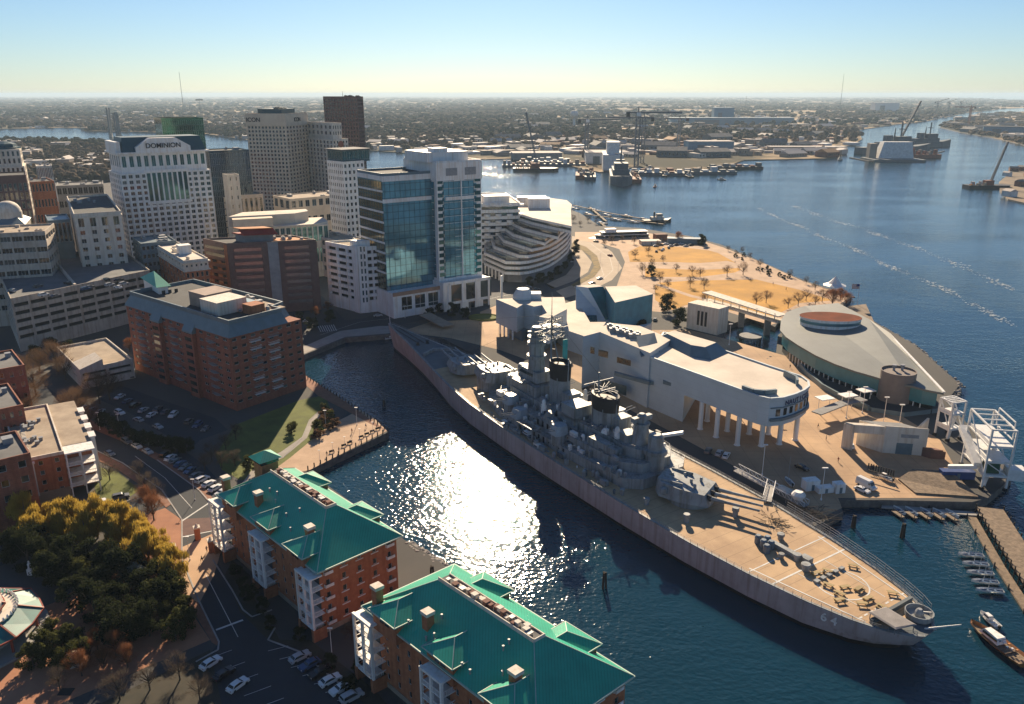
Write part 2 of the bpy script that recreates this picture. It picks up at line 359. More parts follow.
road('park_plaza', [(575, 232), (640, 232), (668, 236), (690, 240), (660, 247), (622, 250), (600, 243), (575, 240)], G + .02, M['plaza'])
bend1 = [(572, 236), (596, 240), (612, 252), (622, 268), (612, 280), (592, 290), (565, 298), (556, 291), (578, 283), (592, 274), (596, 262), (588, 250), (572, 243)]
road('riverside_road', bend1, G + .012, mat('tan_concrete_road', (.42, .33, .24), .9, (.32, .25, .18), .06))  # tan road surface mottled with a darker tan
road('riverside_road', [(572, 246), (582, 250), (592, 262), (588, 272), (574, 281), (552, 289), (546, 284), (566, 275), (574, 265), (572, 256)], G + .012, MATS['tan_concrete_road'])
road('median_strip', [(573, 242.5), (586, 247), (597, 256), (601, 268), (594, 277), (574, 287), (571, 285), (589, 275), (594, 266), (590, 256), (580, 249), (572, 246)], G + .16, mat('dry_grass_median', (.26, .17, .05), .95, (.10, .08, .03), .3))
road('road', [(300, 352), (345, 331), (395, 326), (440, 316), (500, 305), (560, 290), (545, 283), (480, 296), (420, 304), (395, 306), (365, 318), (330, 322), (290, 335)], G + .012, M['asphalt'])
road('road', [(285, 300), (322, 296), (345, 320), (300, 345), (270, 345)], G + .016, M['asphalt'])
road('promenade', [(301, 355), (345, 337), (393, 333), (400, 326), (380, 326), (340, 331), (300, 348)], G + .03, M['sidewalk'])
road('quay_paving', [(400, 332), (450, 338), (500, 350), (560, 372), (760, 480), (815, 520), (842, 508), (838, 498), (972, 498), (940, 440), (860, 390), (800, 360), (730, 340), (690, 330), (640, 330), (560, 322), (500, 318), (430, 322)], G + .02, stripes(stripes(mat('quay_paving', (.50, .33, .19), .9, (.32, .205, .12), .05, bump=.05, detail=12), 0, 6, .25, .8), 1, 6, .25, .8))
road('museum_forecourt', [(480, 312), (500, 304), (497, 345), (520, 352), (486, 342)], G + .03, M['plaza'])
# near-left streets
road('road', [(30, 395), (80, 443), (122.6, 463), (150, 482), (162, 490), (182, 520), (222, 518), (209.5, 502), (199, 490), (175, 472), (157, 460), (128, 443), (95, 427), (70, 405), (45, 385)], G + .012, M['asphalt'])
road('crossing_bricks', [(181, 519), (183, 536), (212, 530), (222, 517)], G + .02, mat('crossing_bricks', (.14, .075, .06), .9, (.10, .05, .045), .5))
road('road', [(182, 536), (182, 560), (199, 601), (219, 642), (200, 668), (225, 720), (400, 720), (352, 692), (300, 653), (268, 640), (250, 622), (232, 590), (213, 552), (210, 530)], G + .010, M['asphalt'])
road('parking_apron', [(180, 548), (174, 585), (199, 604), (214, 575), (222, 548), (212, 534)], G + .016, M['plaza'])
road('road', [(-20, 548), (0, 545), (80, 519), (130, 500), (160, 492), (176, 512), (128, 520), (60, 540), (-20, 575)], G + .012, M['asphalt'])
road('road', [(100, 400), (128, 412), (190, 450), (200, 440), (228, 430), (215, 418), (150, 396), (120, 385)], G + .013, M['asphalt'])
road('parking_bay', [(157, 459), (199, 489), (212, 502), (232, 496), (205, 465), (180, 448), (165, 452)], G + .014, M['asphalt'])
road('sidewalk', [(84, 426), (128, 444), (157, 461), (199, 491), (209, 503), (214, 500), (203, 486), (160, 455), (130, 438), (90, 420)], G + .13, M['brickpave'])
road('sidewalk', [(80, 444), (122, 464), (160, 491), (172, 504), (166, 508), (154, 495), (118, 470), (74, 450)], G + .13, M['brickpave'])
road('sidewalk', [(199, 604), (219, 640), (217, 646), (212, 643), (180, 590), (174, 585)], G + .13, M['brickpave'])
road('brick_plaza', [(130, 520), (165, 508), (182, 520), (183, 560), (174, 586), (210, 640), (140, 670), (60, 704), (0, 740), (-60, 740), (-40, 640), (60, 600), (120, 560)], G + .02, mat('terracotta_plaza', (.40, .185, .10), .9, (.28, .12, .065), .1))
road('lawn', [(90, 465), (118, 472), (140, 490), (125, 500), (98, 502)], G + .03, M['lawn_green'])
road('lawn', [(215, 455), (235, 425), (300, 400), (325, 395), (335, 420), (300, 455), (262, 478), (240, 480), (222, 470)], G + .02, M['lawn_green'])
road('garden_path', [(281, 452), (302, 437), (309, 420), (318, 412), (322, 416), (313, 424), (307, 438), (283, 458)], G + .05, M['sidewalk'])
road('garden_path', [(283, 458), (262, 466), (246, 490), (240, 486), (258, 462), (281, 452)], G + .05, M['sidewalk'])
road('boardwalk', [(310, 470), (387, 431), (376, 420), (360, 410), (330, 425), (290, 458), (268, 474), (268, 480)], G + .06, M['paving'])
road('boardwalk', [(340, 398), (387, 431), (370, 424), (345, 410), (318, 396), (300, 380), (300, 372)], G + .064, M['brickpave'])
road('garden_bed', [(255, 600), (280, 640), (268, 640), (240, 612), (225, 575), (232, 560), (250, 575)], G + .05, M['soil'])
road('garden_bed', [(270, 640), (310, 640), (375, 690), (400, 720), (380, 720), (345, 685), (300, 650)], G + .05, M['soil'])
road('garden_bed', [(100, 704), (210, 650), (225, 720), (90, 740)], G + .05, M['soil'])
kerbline('kerb', [(157, 460), (199, 490), (209.5, 502), (222, 517)])
kerbline('kerb', [(80, 443), (122.6, 463), (162, 490), (182, 520), (182, 560), (199, 601), (219, 642), (218, 650), (196, 662)])
kerbline('kerb', [(213, 560), (232, 590), (243, 610), (252, 617), (272, 610)])
kerbline('kerb', [(275, 628), (268, 640), (300, 652), (345, 688)])
kerbline('kerb', [(-20, 548), (80, 519), (130, 500)])
kerbline('kerb', [(283, 458), (302, 438), (309, 421), (318, 412)], w=.2)
def line(name, pts, w=.15, z=G + .022, m=None):
    mb = MB(); q = g(*pts)
    for a, b in zip(q, q[1:]):
        d = (b - a); nn = Vector((-d.y, d.x)).normalized() * w / 2
        mb.add([(*(a - nn), z), (*(b - nn), z), (*(b + nn), z), (*(a + nn), z)], [(0, 1, 2, 3)])
    o = mb.build(name, m or M['line']); o['kind'] = 'structure'; return o
line('road_marking', [(206, 575), (238, 637)], .16); line('road_marking', [(216, 630), (243, 620)], .6)
line('road_marking', [(182, 521), (209, 503)], .5); line('road_marking', [(182, 537), (212, 531)], .4)
line('road_marking', [(135, 456), (165, 478), (192, 508)], .13)
line('road_marking', [(600, 265), (604, 275), (585, 287)], .15, G + .03); line('road_marking', [(590, 243), (610, 258), (613, 270), (600, 282)], .15, G + .03)
for i in range(7): line('road_marking', [(268 + i * 11.5, 651 + i * 8.3), (296 + i * 11.5, 644 + i * 8.3)], .12)
for i in range(5): line('road_marking', [(205 + i * 13, 660 + i * 12), (232 + i * 13, 650 + i * 12)], .12)
for i in range(6): line('road_marking', [(188 + i * 6.5, 462 + i * 7), (177 + i * 6, 470 + i * 6)], .12)
line('road_marking', [(410, 313), (470, 303), (540, 288)], .2); line('road_marking', [(320, 335), (360, 322), (395, 318)], .2)
for k in range(8): line('road_marking', [(318 + k * 2.2, 326 - k * .2), (321 + k * 2.2, 332 - k * .2)], .35)
# riprap along the condos
def rocks(name, pts, n, w, label, seed):
    r = random.Random(seed); mb = MB(); q = g(*pts)
    for i in range(n):
        k = r.randrange(len(q) - 1); a, b = q[k], q[k + 1]; t = r.random(); p = a.lerp(b, t); d = (b - a).normalized(); nn = Vector((-d.y, d.x)); 
        off = r.uniform(-w, w); p = p + nn * off; s = r.uniform(.35, .95); z = G - .4 - abs(off) * .35 + r.uniform(-.3, .3)
        prof = [(s * .6, -s * .5), (s * r.uniform(.8, 1.1), r.uniform(-.1, .1)), (s * .5, s * r.uniform(.3, .6))]
        mb.lathe((p.x, p.y, z), prof, 5, a0=r.random() * 6, sx=r.uniform(.7, 1.3))
    o = mb.build(name, M['rock']); tag(o, kind='stuff'); return o
rocks('riprap', [(404, 542), (437, 562), (529, 630), (600, 690)], 900, 2.6, '', 3)
rocks('riprap', [(946, 402), (960, 384), (915, 345), (880, 325)], 300, 2, '', 4)
rocks('riprap', [(852, 296), (800, 279), (762, 262), (722, 245), (690, 236)], 700, 2, '', 5)
rocks('riprap', [(776, 353), (757, 366), (733, 358)], 120, 1.5, '', 6)
# wake foam
M['foam'] = mat('foam', (.45, .50, .53), .8)
def foam(pts, seed, w):
    r = random.Random(seed); mb = MB(); q = [P(a, b, 0) for a, b in pts]
    for a, b in zip(q, q[1:]):
        L = (b - a).length
        for _ in range(int(L * 2.2)):
            t = r.random(); env = .62 + .3 * math.sin((a.y + t * (b.y - a.y)) * .10 + seed)
            if r.random() > env: continue
            p = a.lerp(b, t) + Vector((r.gauss(0, w), r.gauss(0, w), 0)); n = 6; s = r.uniform(.15, .65) * (.6 + env)
            mb.add([(p.x + math.cos(6.283 * i / n) * s * r.uniform(.6, 1.6), p.y + math.sin(6.283 * i / n) * s * r.uniform(.4, .9), .05 + r.random() * .06) for i in range(n)], [tuple(range(n))])
    tag(mb.build('wake_foam', M['foam']), kind='stuff')
foam([(793, 206), (834, 221), (864, 229), (881, 236), (913, 247), (934, 255), (952, 262), (978, 274), (1024, 294)], 1, 2.4)
foam([(758, 208), (785, 221), (804, 228), (826, 239), (848, 246), (883, 264), (916, 277), (946, 290), (972, 304), (993, 316), (1024, 330)], 2, 1.8)
# ------------------------------------------------------------------ buildings
class Bld:
    """a parallelogram building: root at near corner C; local x runs to R, y to L"""
    def __init__(s, name, label, cat, C, Rv, Lv, z1, group=None, z0=G - .3):
        s.C = Vector(C[:2]); s.Rv = Vector(Rv[:2]); s.Lv = Vector(Lv[:2]); s.W = s.Rv.length; s.D = s.Lv.length
        s.rx = s.Rv.normalized(); s.ly = s.Lv.normalized(); s.z0 = z0; s.z1 = z1
        s.root = empty(name, (s.C.x, s.C.y, 0), 0, label, cat, group); s.wins = []; s.meshes = {}
        s.angF = math.atan2(s.rx.y, s.rx.x); s.angL = math.atan2(s.ly.y, s.ly.x)
    def tf(s, x, y, z): return (s.rx.x * x + s.ly.x * y, s.rx.y * x + s.ly.y * y, z)
    def wp(s, x, y, z=0): return Vector((s.C.x, s.C.y, 0)) + Vector(s.tf(x, y, z))
    def mb(s): return MB(s.tf)
    def part(s, name, mb, m, parent=None, smooth=False): return mb.build(name, m, parent or s.root, smooth)
    def facebox(s, mb, face, u0, u1, d0, d1, z0, z1, x0=0, x1=None, y0=0, y1=None, m=None):
        x1 = s.W if x1 is None else x1; y1 = s.D if y1 is None else y1
        if face == 'F': mb.box(u0, u1, y0 + d0, y0 + d1, z0, z1, m)
        elif face == 'B': mb.box(u0, u1, y1 - d1, y1 - d0, z0, z1, m)
        elif face == 'L': mb.box(x0 + d0, x0 + d1, u0, u1, z0, z1, m)
        else: mb.box(x1 - d1, x1 - d0, u0, u1, z0, z1, m)
    def shell(s, mw, mcore, z0, z1, faces, x0=0, x1=None, y0=0, y1=None, dep=.4, top=.8, base=0, wname='wall', glassm=None, frame=None, coreonly=False, wtype='window', cut=None):
        """faces: dict face -> (cols, floors, wfrac, hfrac)"""
        x1 = s.W if x1 is None else x1; y1 = s.D if y1 is None else y1
        wall = s.mb(); zt = z1 - top; zb = z0 + base
        if base: wall.box(x0, x1, y0, y1, z0, zb)
        wall.box(x0, x1, y0, y1, zt, z1)
        for face in 'FLBR':
            spec = faces.get(face) or faces.get({'B': 'F', 'R': 'L'}.get(face, 'F')) or (4, 4, .5, .5)
            nc, nf, wf, hf = spec
            if face in 'FB': ua, ub = x0, x1
            else: ua, ub = y0 + dep, y1 - dep
            L = ub - ua; fh = (zt - zb) / nf; cw = L / nc; wh = fh * hf; sp = fh - wh
            for k in range(nf):
                s.facebox(wall, face, ua, ub, 0, dep, zb + k * fh, zb + k * fh + sp, x0, x1, y0, y1)
                if wf < .995:
                    pw = cw * (1 - wf)
                    for c in range(nc + 1):
                        a = max(ua, ua + c * cw - pw / 2); b2 = min(ub, ua + c * cw + pw / 2)
                        s.facebox(wall, face, a, b2, 0, dep, zb + k * fh + sp, zb + (k + 1) * fh, x0, x1, y0, y1)
                if face in 'FL' and glassm and face in faces:
                    for c in range(nc):
                        uc = ua + (c + .5) * cw; zc = zb + k * fh + sp + wh / 2
                        if cut and cut(face, uc, zc): continue
                        p = s.tf(uc, y0 + dep * .75, zc) if face == 'F' else s.tf(x0 + dep * .75, uc, zc)
                        s.wins.append((face, p, cw * wf if wf < .995 else cw * .97, wh, glassm, frame or M['frame'], wtype))
        wo = s.part(wname, wall, mw)
        core = s.mb(); core.box(x0 + dep, x1 - dep, y0 + dep, y1 - dep, z0 + .1, zt - .02); s.part('inner_wall', core, mcore)
        return wo
    def flush(s, keep=100, mull=True, parent=None):
        """turn collected windows into individual parts (the ones that show largest) and one rest part"""
        cam = Vector((0, 0, H)); sc = []
        for w in s.wins:
            p = Vector(w[1]) + Vector((s.C.x, s.C.y, 0)); d = (p - cam)
            t = s.rx if w[0] == 'F' else s.ly
            nrm = Vector((t.y, -t.x)) if w[0] == 'F' else Vector((-t.y, t.x))
            cs = max(.02, -(d.to_2d().normalized().dot(nrm.normalized())))
            sc.append((w[2] * w[3] * cs / d.length_squared, w))
        sc.sort(key=lambda q: -q[0])
        rest = {}
        for i, (q, w) in enumerate(sc):
            face, p, ww, wh, gm, fm, wt = w; ang = s.angF if face == 'F' else s.angL
            key = (round(ww, 2), round(wh, 2), gm.name, fm.name, wt)
            if key not in s.meshes:
                mb = MB(); mb.box(-ww / 2, ww / 2, -.03, .03, -wh / 2, wh / 2, 0)
                if mull:
                    t = min(.09, ww * .07)
                    mb.box(-ww / 2, ww / 2, -.07, .07, -wh / 2, -wh / 2 + t, 1); mb.box(-ww / 2, ww / 2, -.07, .07, wh / 2 - t, wh / 2, 1)
                    nm = max(1, int(round(ww / 1.5)))
                    for j in range(nm + 1):
                        u = -ww / 2 + t / 2 + (ww - t) * j / nm; mb.box(u - t / 2, u + t / 2, -.065, .065, -wh / 2 + t, wh / 2 - t, 1)
                s.meshes[key] = mb
            if i < keep:
                kk = key + ('me',)
                if kk not in s.meshes:
                    o = s.meshes[key].build(wt, [gm, fm], s.root); s.meshes[kk] = o
                else:
                    o = s.meshes[kk].copy(); col.objects.link(o); KIDS.setdefault(s.root.name, []).append(o)
                o.location = p; o.rotation_euler = (0, 0, ang)
            else:
                r = rest.setdefault((gm.name, fm.name, wt), MB()); src = s.meshes[key]; ca, sa = math.cos(ang), math.sin(ang)
                b = len(r.v); r.v.extend([(p[0] + ca * x - sa * y, p[1] + sa * x + ca * y, p[2] + z) for x, y, z in src.v])
                r.f.extend([[i2 + b for i2 in f] for f in src.f]); r.m.extend(src.m)
        for (a, b, wt), mb in rest.items():
            mm = {x.name: x for x in MATS.values()}
            o = mb.build(wt, [mm[a], mm[b]], s.root); o['kind'] = 'stuff'
        s.wins = []
    def roof(s, m, z=None, par=.9, parm=None, x0=0, x1=None, y0=0, y1=None, pw=.4):
        x1 = s.W if x1 is None else x1; y1 = s.D if y1 is None else y1; z = s.z1 if z is None else z
        mb = s.mb(); mb.box(x0 + .01, x1 - .01, y0 + .01, y1 - .01, z - .05, z + .06); r = s.part('roof', mb, m)
        if par and parm:
            mb = s.mb(); e = .02
            mb.box(x0 - e, x1 + e, y0 - e, y0 + pw, z - .3, z + par); mb.box(x0 - e, x1 + e, y1 - pw, y1 + e, z - .3, z + par)
            mb.box(x0 - e, x0 + pw, y0 + pw, y1 - pw, z - .3, z + par); mb.box(x1 - pw, x1 + e, y0 + pw, y1 - pw, z - .3, z + par)
            s.part('parapet', mb, parm)
        return r
    def unit(s, x, y, w, d, h, m, z=None, name='roof_unit', fan=False):
        z = (s.z1 if z is None else z) + .05; mb = s.mb(); mb.box(x, x + w, y, y + d, z, z + h)
        mb.box(x - .12, x + w + .12, y - .12, y + d + .12, z + h, z + h + .15)
        if fan:
            for k in range(max(1, int(w / 1.6))): mb.lathe((x + (k + .5) * w / max(1, int(w / 1.6)), y + d / 2, z + h + .15), [(.55, 0), (.6, .3), (.5, .32)], 10)
        return s.part(name, mb, m)
    def clutter(s, n, seed, m, x0=1.5, x1=None, y0=1.5, y1=None, z=None, big=3):
        r = random.Random(seed); x1 = s.W - 1.5 if x1 is None else x1; y1 = s.D - 1.5 if y1 is None else y1
        for _ in range(n):
            w, d, h = r.uniform(.8, big), r.uniform(.8, big), r.uniform(.6, 1.8)
            if x1 - w <= x0 or y1 - d <= y0: continue
            s.unit(r.uniform(x0, x1 - w), r.uniform(y0, y1 - d), w, d, h, m, z, fan=r.random() < .5)

def bcorner(name, label, cat, C, Lx, Rx, ang, Y=None, z=None, W=None, D=None, group=None):
    """near roof corner at pixel C; left/right roof ends show at columns Lx, Rx; ang = heading of the right face"""
    c = at(C[0], C[1], Y) if Y else P(C[0], C[1], z); z = c.z
    r, l = dirv(ang), dirv(ang + 90)
    w = W or solve_len(c, r, Rx, z); d = D or solve_len(c, l, Lx, z)
    if not W and not 4 < w < 130: w = 30
    if not D and not 4 < d < 130: d = 28
    return Bld(name, label, cat, c, r * abs(w), l * abs(d), z, group)
def btri(name, label, cat, C, L, Rr, z, group=None, D=None):
    c, l, r = P(*C, z), P(*L, z), P(*Rr, z)
    rv, lv = (r - c).to_2d(), (l - c).to_2d()
    if D: lv = lv.normalized() * D
    return Bld(name, label, cat, c, rv, lv, z, group)

# --- tall white tower with blue mansard roof and lettering
b = bcorner('office_tower', 'white gridded office tower with blue mansard roof and DOMINION lettering', 'office tower', (117, 153), 103, 208, 37, Y=520, D=34)
z = b.z1
b.shell(M['white'], M['glassdark'], G, z - 13, {'F': (14, 17, .6, .62), 'L': (6, 17, .6, .62)}, glassm=M['glassdark'], top=1, base=4, dep=.6,
        cut=lambda f, u, zz: f == 'F' and b.W * .25 < u < b.W * .75 and zz > z - 32)
c2 = b.mb()
for k in range(9): c2.box(b.W * .27 + k * b.W * .46 / 8 - .5, b.W * .27 + k * b.W * .46 / 8 + .5, -.35, 0, z - 32, z - 13)
c2.box(b.W * .25, b.W * .75, -.5, -.0, z - 33.5, z - 32); c2.box(b.W * .25, b.W * .75, -.5, 0, z - 13, z - 11.5)
for k in range(15): c2.box(k * b.W / 14 - .35 if k else 0, min(b.W, k * b.W / 14 + .35), -.3, 0, G + 4, z - 13) if not (b.W * .25 < k * b.W / 14 < b.W * .75) else c2.box(k * b.W / 14 - .3, k * b.W / 14 + .3, -.3, 0, G + 4, z - 33.5)
b.part('pilaster', c2, M['white'])
g2 = b.mb()
for k in range(8): g2.box(b.W * .27 + (k + .5) * b.W * .46 / 8 - 1.2, b.W * .27 + (k + .5) * b.W * .46 / 8 + 1.2, -.12, -.02, z - 31.5, z - 13.5)
b.part('tall_window', g2, M['glassteal'])
b.shell(M['white'], M['glassdark'], z - 13, z - 1, {'F': (12, 1, .55, .72), 'L': (5, 1, .55, .72)}, x0=1.5, x1=b.W - 1.5, y0=1.5, y1=b.D - 1.5, glassm=M['glassteal'], top=1.5, base=1, wname='upper_wall')
cn = b.mb(); cn.box(-.6, b.W + .6, -.6, b.D + .6, z - 1, z); b.part('cornice', cn, M['white'])
rf = b.mb(); q = 5; x0, x1, y0, y1 = 3, b.W - 1, 1, b.D - 2
rf.prism([(x0, y0), (x1, y0), (x1, y1), (x0, y1)], z, z + 9, top=[(x0 + 2, y0 + q), (x1 - 2, y0 + q), (x1 - 2, y1 - q), (x0 + 2, y1 - q)]); b.part('mansard_roof', rf, M['tealdark'])
gb = b.mb()
xm = b.W / 2; gb.add([(xm - 17, -.3, z), (xm + 17, -.3, z), (xm + 17, -.3, z + 3), (xm + 8, -.3, z + 8.5), (xm - 8, -.3, z + 8.5), (xm - 17, -.3, z + 3),
        (xm - 17, 8, z), (xm + 17, 8, z), (xm + 17, 8, z + 3), (xm + 8, 8, z + 8.5), (xm - 8, 8, z + 8.5), (xm - 17, 8, z + 3)],
       [(0, 1, 2, 3, 4, 5), (11, 10, 9, 8, 7, 6), (0, 6, 7, 1), (1, 7, 8, 2), (2, 8, 9, 3), (3, 9, 10, 4), (4, 10, 11, 5), (5, 11, 6, 0)])
gb.box(-.2, 2.9, 3, b.D - 3, z, z + 6.5)
b.part('gable', gb, M['white'])
text_mesh('DOMINION', 4.2, .12, M['black'], b.root, b.tf(xm, -.55, z + 3.6), (math.pi / 2, 0, b.angF))
gl = b.mb()
for k in range(7): gl.box(xm - 15.5 + k * 4.7, xm - 12.5 + k * 4.7, -.14, -.02, z - 10.9, z - 7.9)
b.flush()
# --- cream bank building in front of it
b = bcorner('office_building', 'square cream office block with four big top windows before the white tower', 'office building', (74, 216), 67, 121, 30, Y=430)
b.shell(M['offwhite'], M['glassdark'], G, b.z1 - 7, {'F': (4, 9, .42, .5), 'L': (5, 9, .42, .5)}, glassm=M['glassdark'], top=1.2, base=3)
b.shell(M['offwhite'], M['glassdark'], b.z1 - 7, b.z1, {'F': (4, 1, .5, .9), 'L': (5, 1, .5, .9)}, glassm=M['glassdark'], top=1.6, base=.2, wname='attic_wall')
cn = b.mb(); cn.box(-.5, b.W + .5, -.5, b.D + .5, b.z1 - 1.2, b.z1 - .7); b.part('cornice', cn, M['offwhite'])
b.roof(M['roofdark'], par=1.2, parm=M['offwhite']); b.clutter(5, 3, M['steel'], z=b.z1); b.flush()
# --- beige banded office at the left edge
b = bcorner('office_building', 'beige office block with dark ribbon windows cut by the left edge', 'office building', (-38, 237), -60, 45, 20, Y=395)
b.shell(M['beige'], M['glassdark'], G, b.z1, {'F': (7, 7, .88, .45), 'L': (4, 7, .88, .45)}, glassm=M['glassdark'], top=1.2, base=5, dep=.6)
b.roof(M['rooftan'], par=1.0, parm=M['beige']); b.clutter(5, 31, M['beige'], big=6); b.flush()
# --- far left tower
b = bcorner('office_tower', 'grey stone tower with octagonal crown at the left edge', 'office tower', (-12, 150), -30, 21, 28, Y=540)
b.shell(M['offwhite'], M['glassdark'], G, b.z1 - 11, {'F': (7, 16, .55, .72), 'L': (5, 16, .55, .72)}, glassm=M['glassdark'], top=1, base=4, dep=.7)
b.shell(M['offwhite'], M['glassdark'], b.z1 - 11, b.z1, {'F': (6, 2, .5, .7), 'L': (4, 2, .5, .7)}, x0=1, x1=b.W - 1, y0=1, y1=b.D - 1, glassm=M['glassdark'], top=1.2, base=.4, wname='upper_wall')
cr = b.mb(); cr.lathe((b.W * .5, b.D * .4, b.z1), [(9, 0), (9, 1), (7, 1.2), (6.5, 3.2), (2, 4.5)], 8); b.part('crown', cr, M['tealdark']); b.flush()
# --- brown granite slab in front of that tower
b = bcorner('office_building', 'brown granite block with vertical fins below the octagonal crown tower', 'office building', (-20, 178), -40, 26, 30, Y=480)
b.shell(M['purple'], M['glassdark'], G, b.z1, {'F': (9, 11, .6, .8), 'L': (4, 11, .6, .8)}, glassm=M['glassdark'], top=4, base=3, dep=.8); b.roof(M['roofdark'], par=.8, parm=M['purple']); b.flush(60)
# --- domed church
b = bcorner('domed_hall', 'pale domed hall with blue green hip roof at the left edge', 'church', (-6, 226), -30, 24, 24, Y=440)
b.shell(M['offwhite'], M['glassdark'], G, b.z1, {'F': (5, 2, .35, .5), 'L': (5, 2, .35, .5)}, glassm=M['glassdark'], top=1.2, base=2)
r = b.mb(); r.prism([(-.6, -.6), (b.W + .6, -.6), (b.W + .6, b.D + .6), (-.6, b.D + .6)], b.z1, b.z1 + 5, top=[(b.W * .4, b.D * .4), (b.W * .6, b.D * .4), (b.W * .6, b.D * .6), (b.W * .4, b.D * .6)]); b.part('roof', r, M['bluegrey'])
r = b.mb(); r.lathe((b.W * .42, b.D * .45, b.z1 + 2), [(7, 0), (7, 4)], 16); r.dome((b.W * .42, b.D * .45, b.z1 + 6), 6.8, 6, 16); b.part('dome', r, M['offwhite'], smooth=True); b.flush()
# --- middle-distance blocks, upper left
def simple(name, label, C, Lx, Rx, ang, Y, wm, gm, F, L, rm, cat='office building', D=None, clut=4, top=1.0, base=2, par=.8, seed=5, flush=60, W=None, dep=.4, group=None):
    b = bcorner(name, label, cat, C, Lx, Rx, ang, Y=Y, D=D, W=W, group=group)
    b.shell(wm, gm, G, b.z1, {'F': F, 'L': L}, glassm=gm, top=top, base=base, dep=dep)
    b.roof(rm, par=par, parm=wm)
    if clut: b.clutter(clut, seed, M['steel'], big=min(6, b.W / 4))
    b.flush(flush); return b
simple('office_building', 'low brick and cream block with sunlit end beside the crown tower', (31, 183), 24, 54, 38, 620, M['brick3'], M['glassdark'], (7, 4, .55, .5), (4, 4, .5, .5), M['roofdark'])
simple('parking_garage', 'long pale grey parking deck left of the white tower', (56, 187), 52, 103, 26, 590, M['greyconc'], M['void'], (9, 5, .8, .5), (3, 5, .8, .5), M['roofgrey'], 'parking garage')
simple('office_building', 'pale finned block behind the low brick block at upper left', (36, 167), 28, 52, 30, 760, M['offwhite'], M['glassdark'], (10, 3, .5, .6), (4, 3, .5, .6), M['farroof'])
simple('office_building', 'low blue grey hall with sloping metal roof behind the cream block', (48, 222), 44, 70, 32, 450, M['bluegrey'], M['glassdark'], (5, 2, .7, .5), (3, 2, .7, .5), M['bluegrey'], D=26, clut=0)
simple('office_building', 'green mirror glass tower with stepped top behind the DOMINION tower', (161, 119), 159, 203, 33, 760, M['glassgreen'], M['glassgreen'], (10, 18, .9, .9), (5, 18, .9, .9), M['roofdark'], 'office tower', D=34, clut=0, flush=0)
bb = simple('hotel_tower', 'dark navy glass slab between the white tower and the tan tower', (209, 152), 203, 249, 36, 640, M['glassnavy'], M['glassnavy'], (11, 14, .9, .85), (5, 14, .9, .85), M['roofdark'], 'office tower', D=26, clut=2, flush=0)
bb = simple('office_building', 'slim cream stair block standing before the navy glass slab', (227, 176), 225, 239, 34, 600, M['offwhite'], M['glassdark'], (2, 8, .2, .4), (2, 8, .2, .4), M['rooftan'], D=12, clut=0)
# --- tan tower with lettering on two faces
b = bcorner('office_tower', 'tan gridded tower with two black ICON signs on its crown', 'office tower', (285, 114.5), 245, 307, 76, Y=760)
z = b.z1
b.shell(M['cream'], M['glassdark'], G, z - 10, {'F': (7, 23, .62, .6), 'L': (11, 23, .62, .6)}, glassm=M['glassdark'], top=.6, base=5, dep=.9)
cw = b.mb(); cw.box(-.4, b.W + .4, -.4, b.D + .4, z - 10, z); b.part('crown_band', cw, M['cream'])
b.roof(M['rooftan'], par=.8, parm=M['cream'])
b.unit(b.W * .2, b.D * .2, b.W * .6, b.D * .6, 4.5, M['tealdark'], name='penthouse'); b.clutter(5, 8, M['tealdark'], b.W * .25, b.W * .7, b.D * .25, b.D * .7, z + 4.6, 5)
text_mesh('ICON', 5.2, .15, M['black'], b.root, b.tf(-.6, b.D * .8, z - 5), (math.pi / 2, 0, b.angL + math.pi), sx=1.1)
text_mesh('ICON', 5.2, .15, M['black'], b.root, b.tf(b.W * .5 , -.6, z - 5), (math.pi / 2, 0, b.angF), sx=.9)
b.flush()
# --- dark tower at the horizon
b = bcorner('office_tower', 'tall dark brown office tower reaching the horizon', 'office tower', (357, 97), 323, 363, 52, Y=880)
b.shell(M['purple'], M['glassbrown'], G, b.z1, {'F': (5, 26, .6, .6), 'L': (12, 26, .6, .6)}, glassm=M['glassbrown'], top=2, base=3, dep=.5)
b.roof(M['roofdark'], par=.6, parm=M['purple']); b.clutter(6, 9, M['black'], big=5); 
an = b.mb(); an.tube((b.W * .5, b.D * .5, b.z1), (b.W * .5, b.D * .5, b.z1 + 6), .3, .1, 5); b.part('antenna', an, M['black']); b.flush(100, False)
# --- cream stepped hotel tower
b = bcorner('hotel_tower', 'cream stepped hotel tower between the tan tower and the dark tower', 'hotel', (333, 140), 302, 348, 42, Y=760)
b.shell(M['offwhite'], M['glassdark'], G, b.z1, {'F': (5, 18, .5, .62), 'L': (9, 18, .5, .7)}, glassm=M['glassdark'], top=1, base=4, dep=.5)
b.shell(M['offwhite'], M['glassdark'], b.z1, b.z1 + 14, {'F': (4, 2, .45, .6), 'L': (6, 2, .45, .6)}, x0=3, x1=b.W * .8, y0=5, y1=b.D * .9, glassm=M['glassdark'], top=1.5, base=2, wname='upper_wall')
mb = b.mb(); mb.lathe((0, 0, 0), [(2.2, -.1), (2.2, .1)], 16); 
em = MB(); em.tube((0, -.2, 0), (0, .05, 0), 3, 3, 20); e = em.build('round_emblem', M['brick'], b.root); e.location = b.tf(b.W * .5, -.1, b.z1 - 4); e.rotation_euler = (0, 0, b.angF)
b.roof(M['farroof'], z=b.z1, par=.8, parm=M['offwhite']); b.roof(M['farroof'], z=b.z1 + 14, par=.8, parm=M['offwhite'], x0=3, x1=b.W * .8, y0=5, y1=b.D * .9); b.flush()
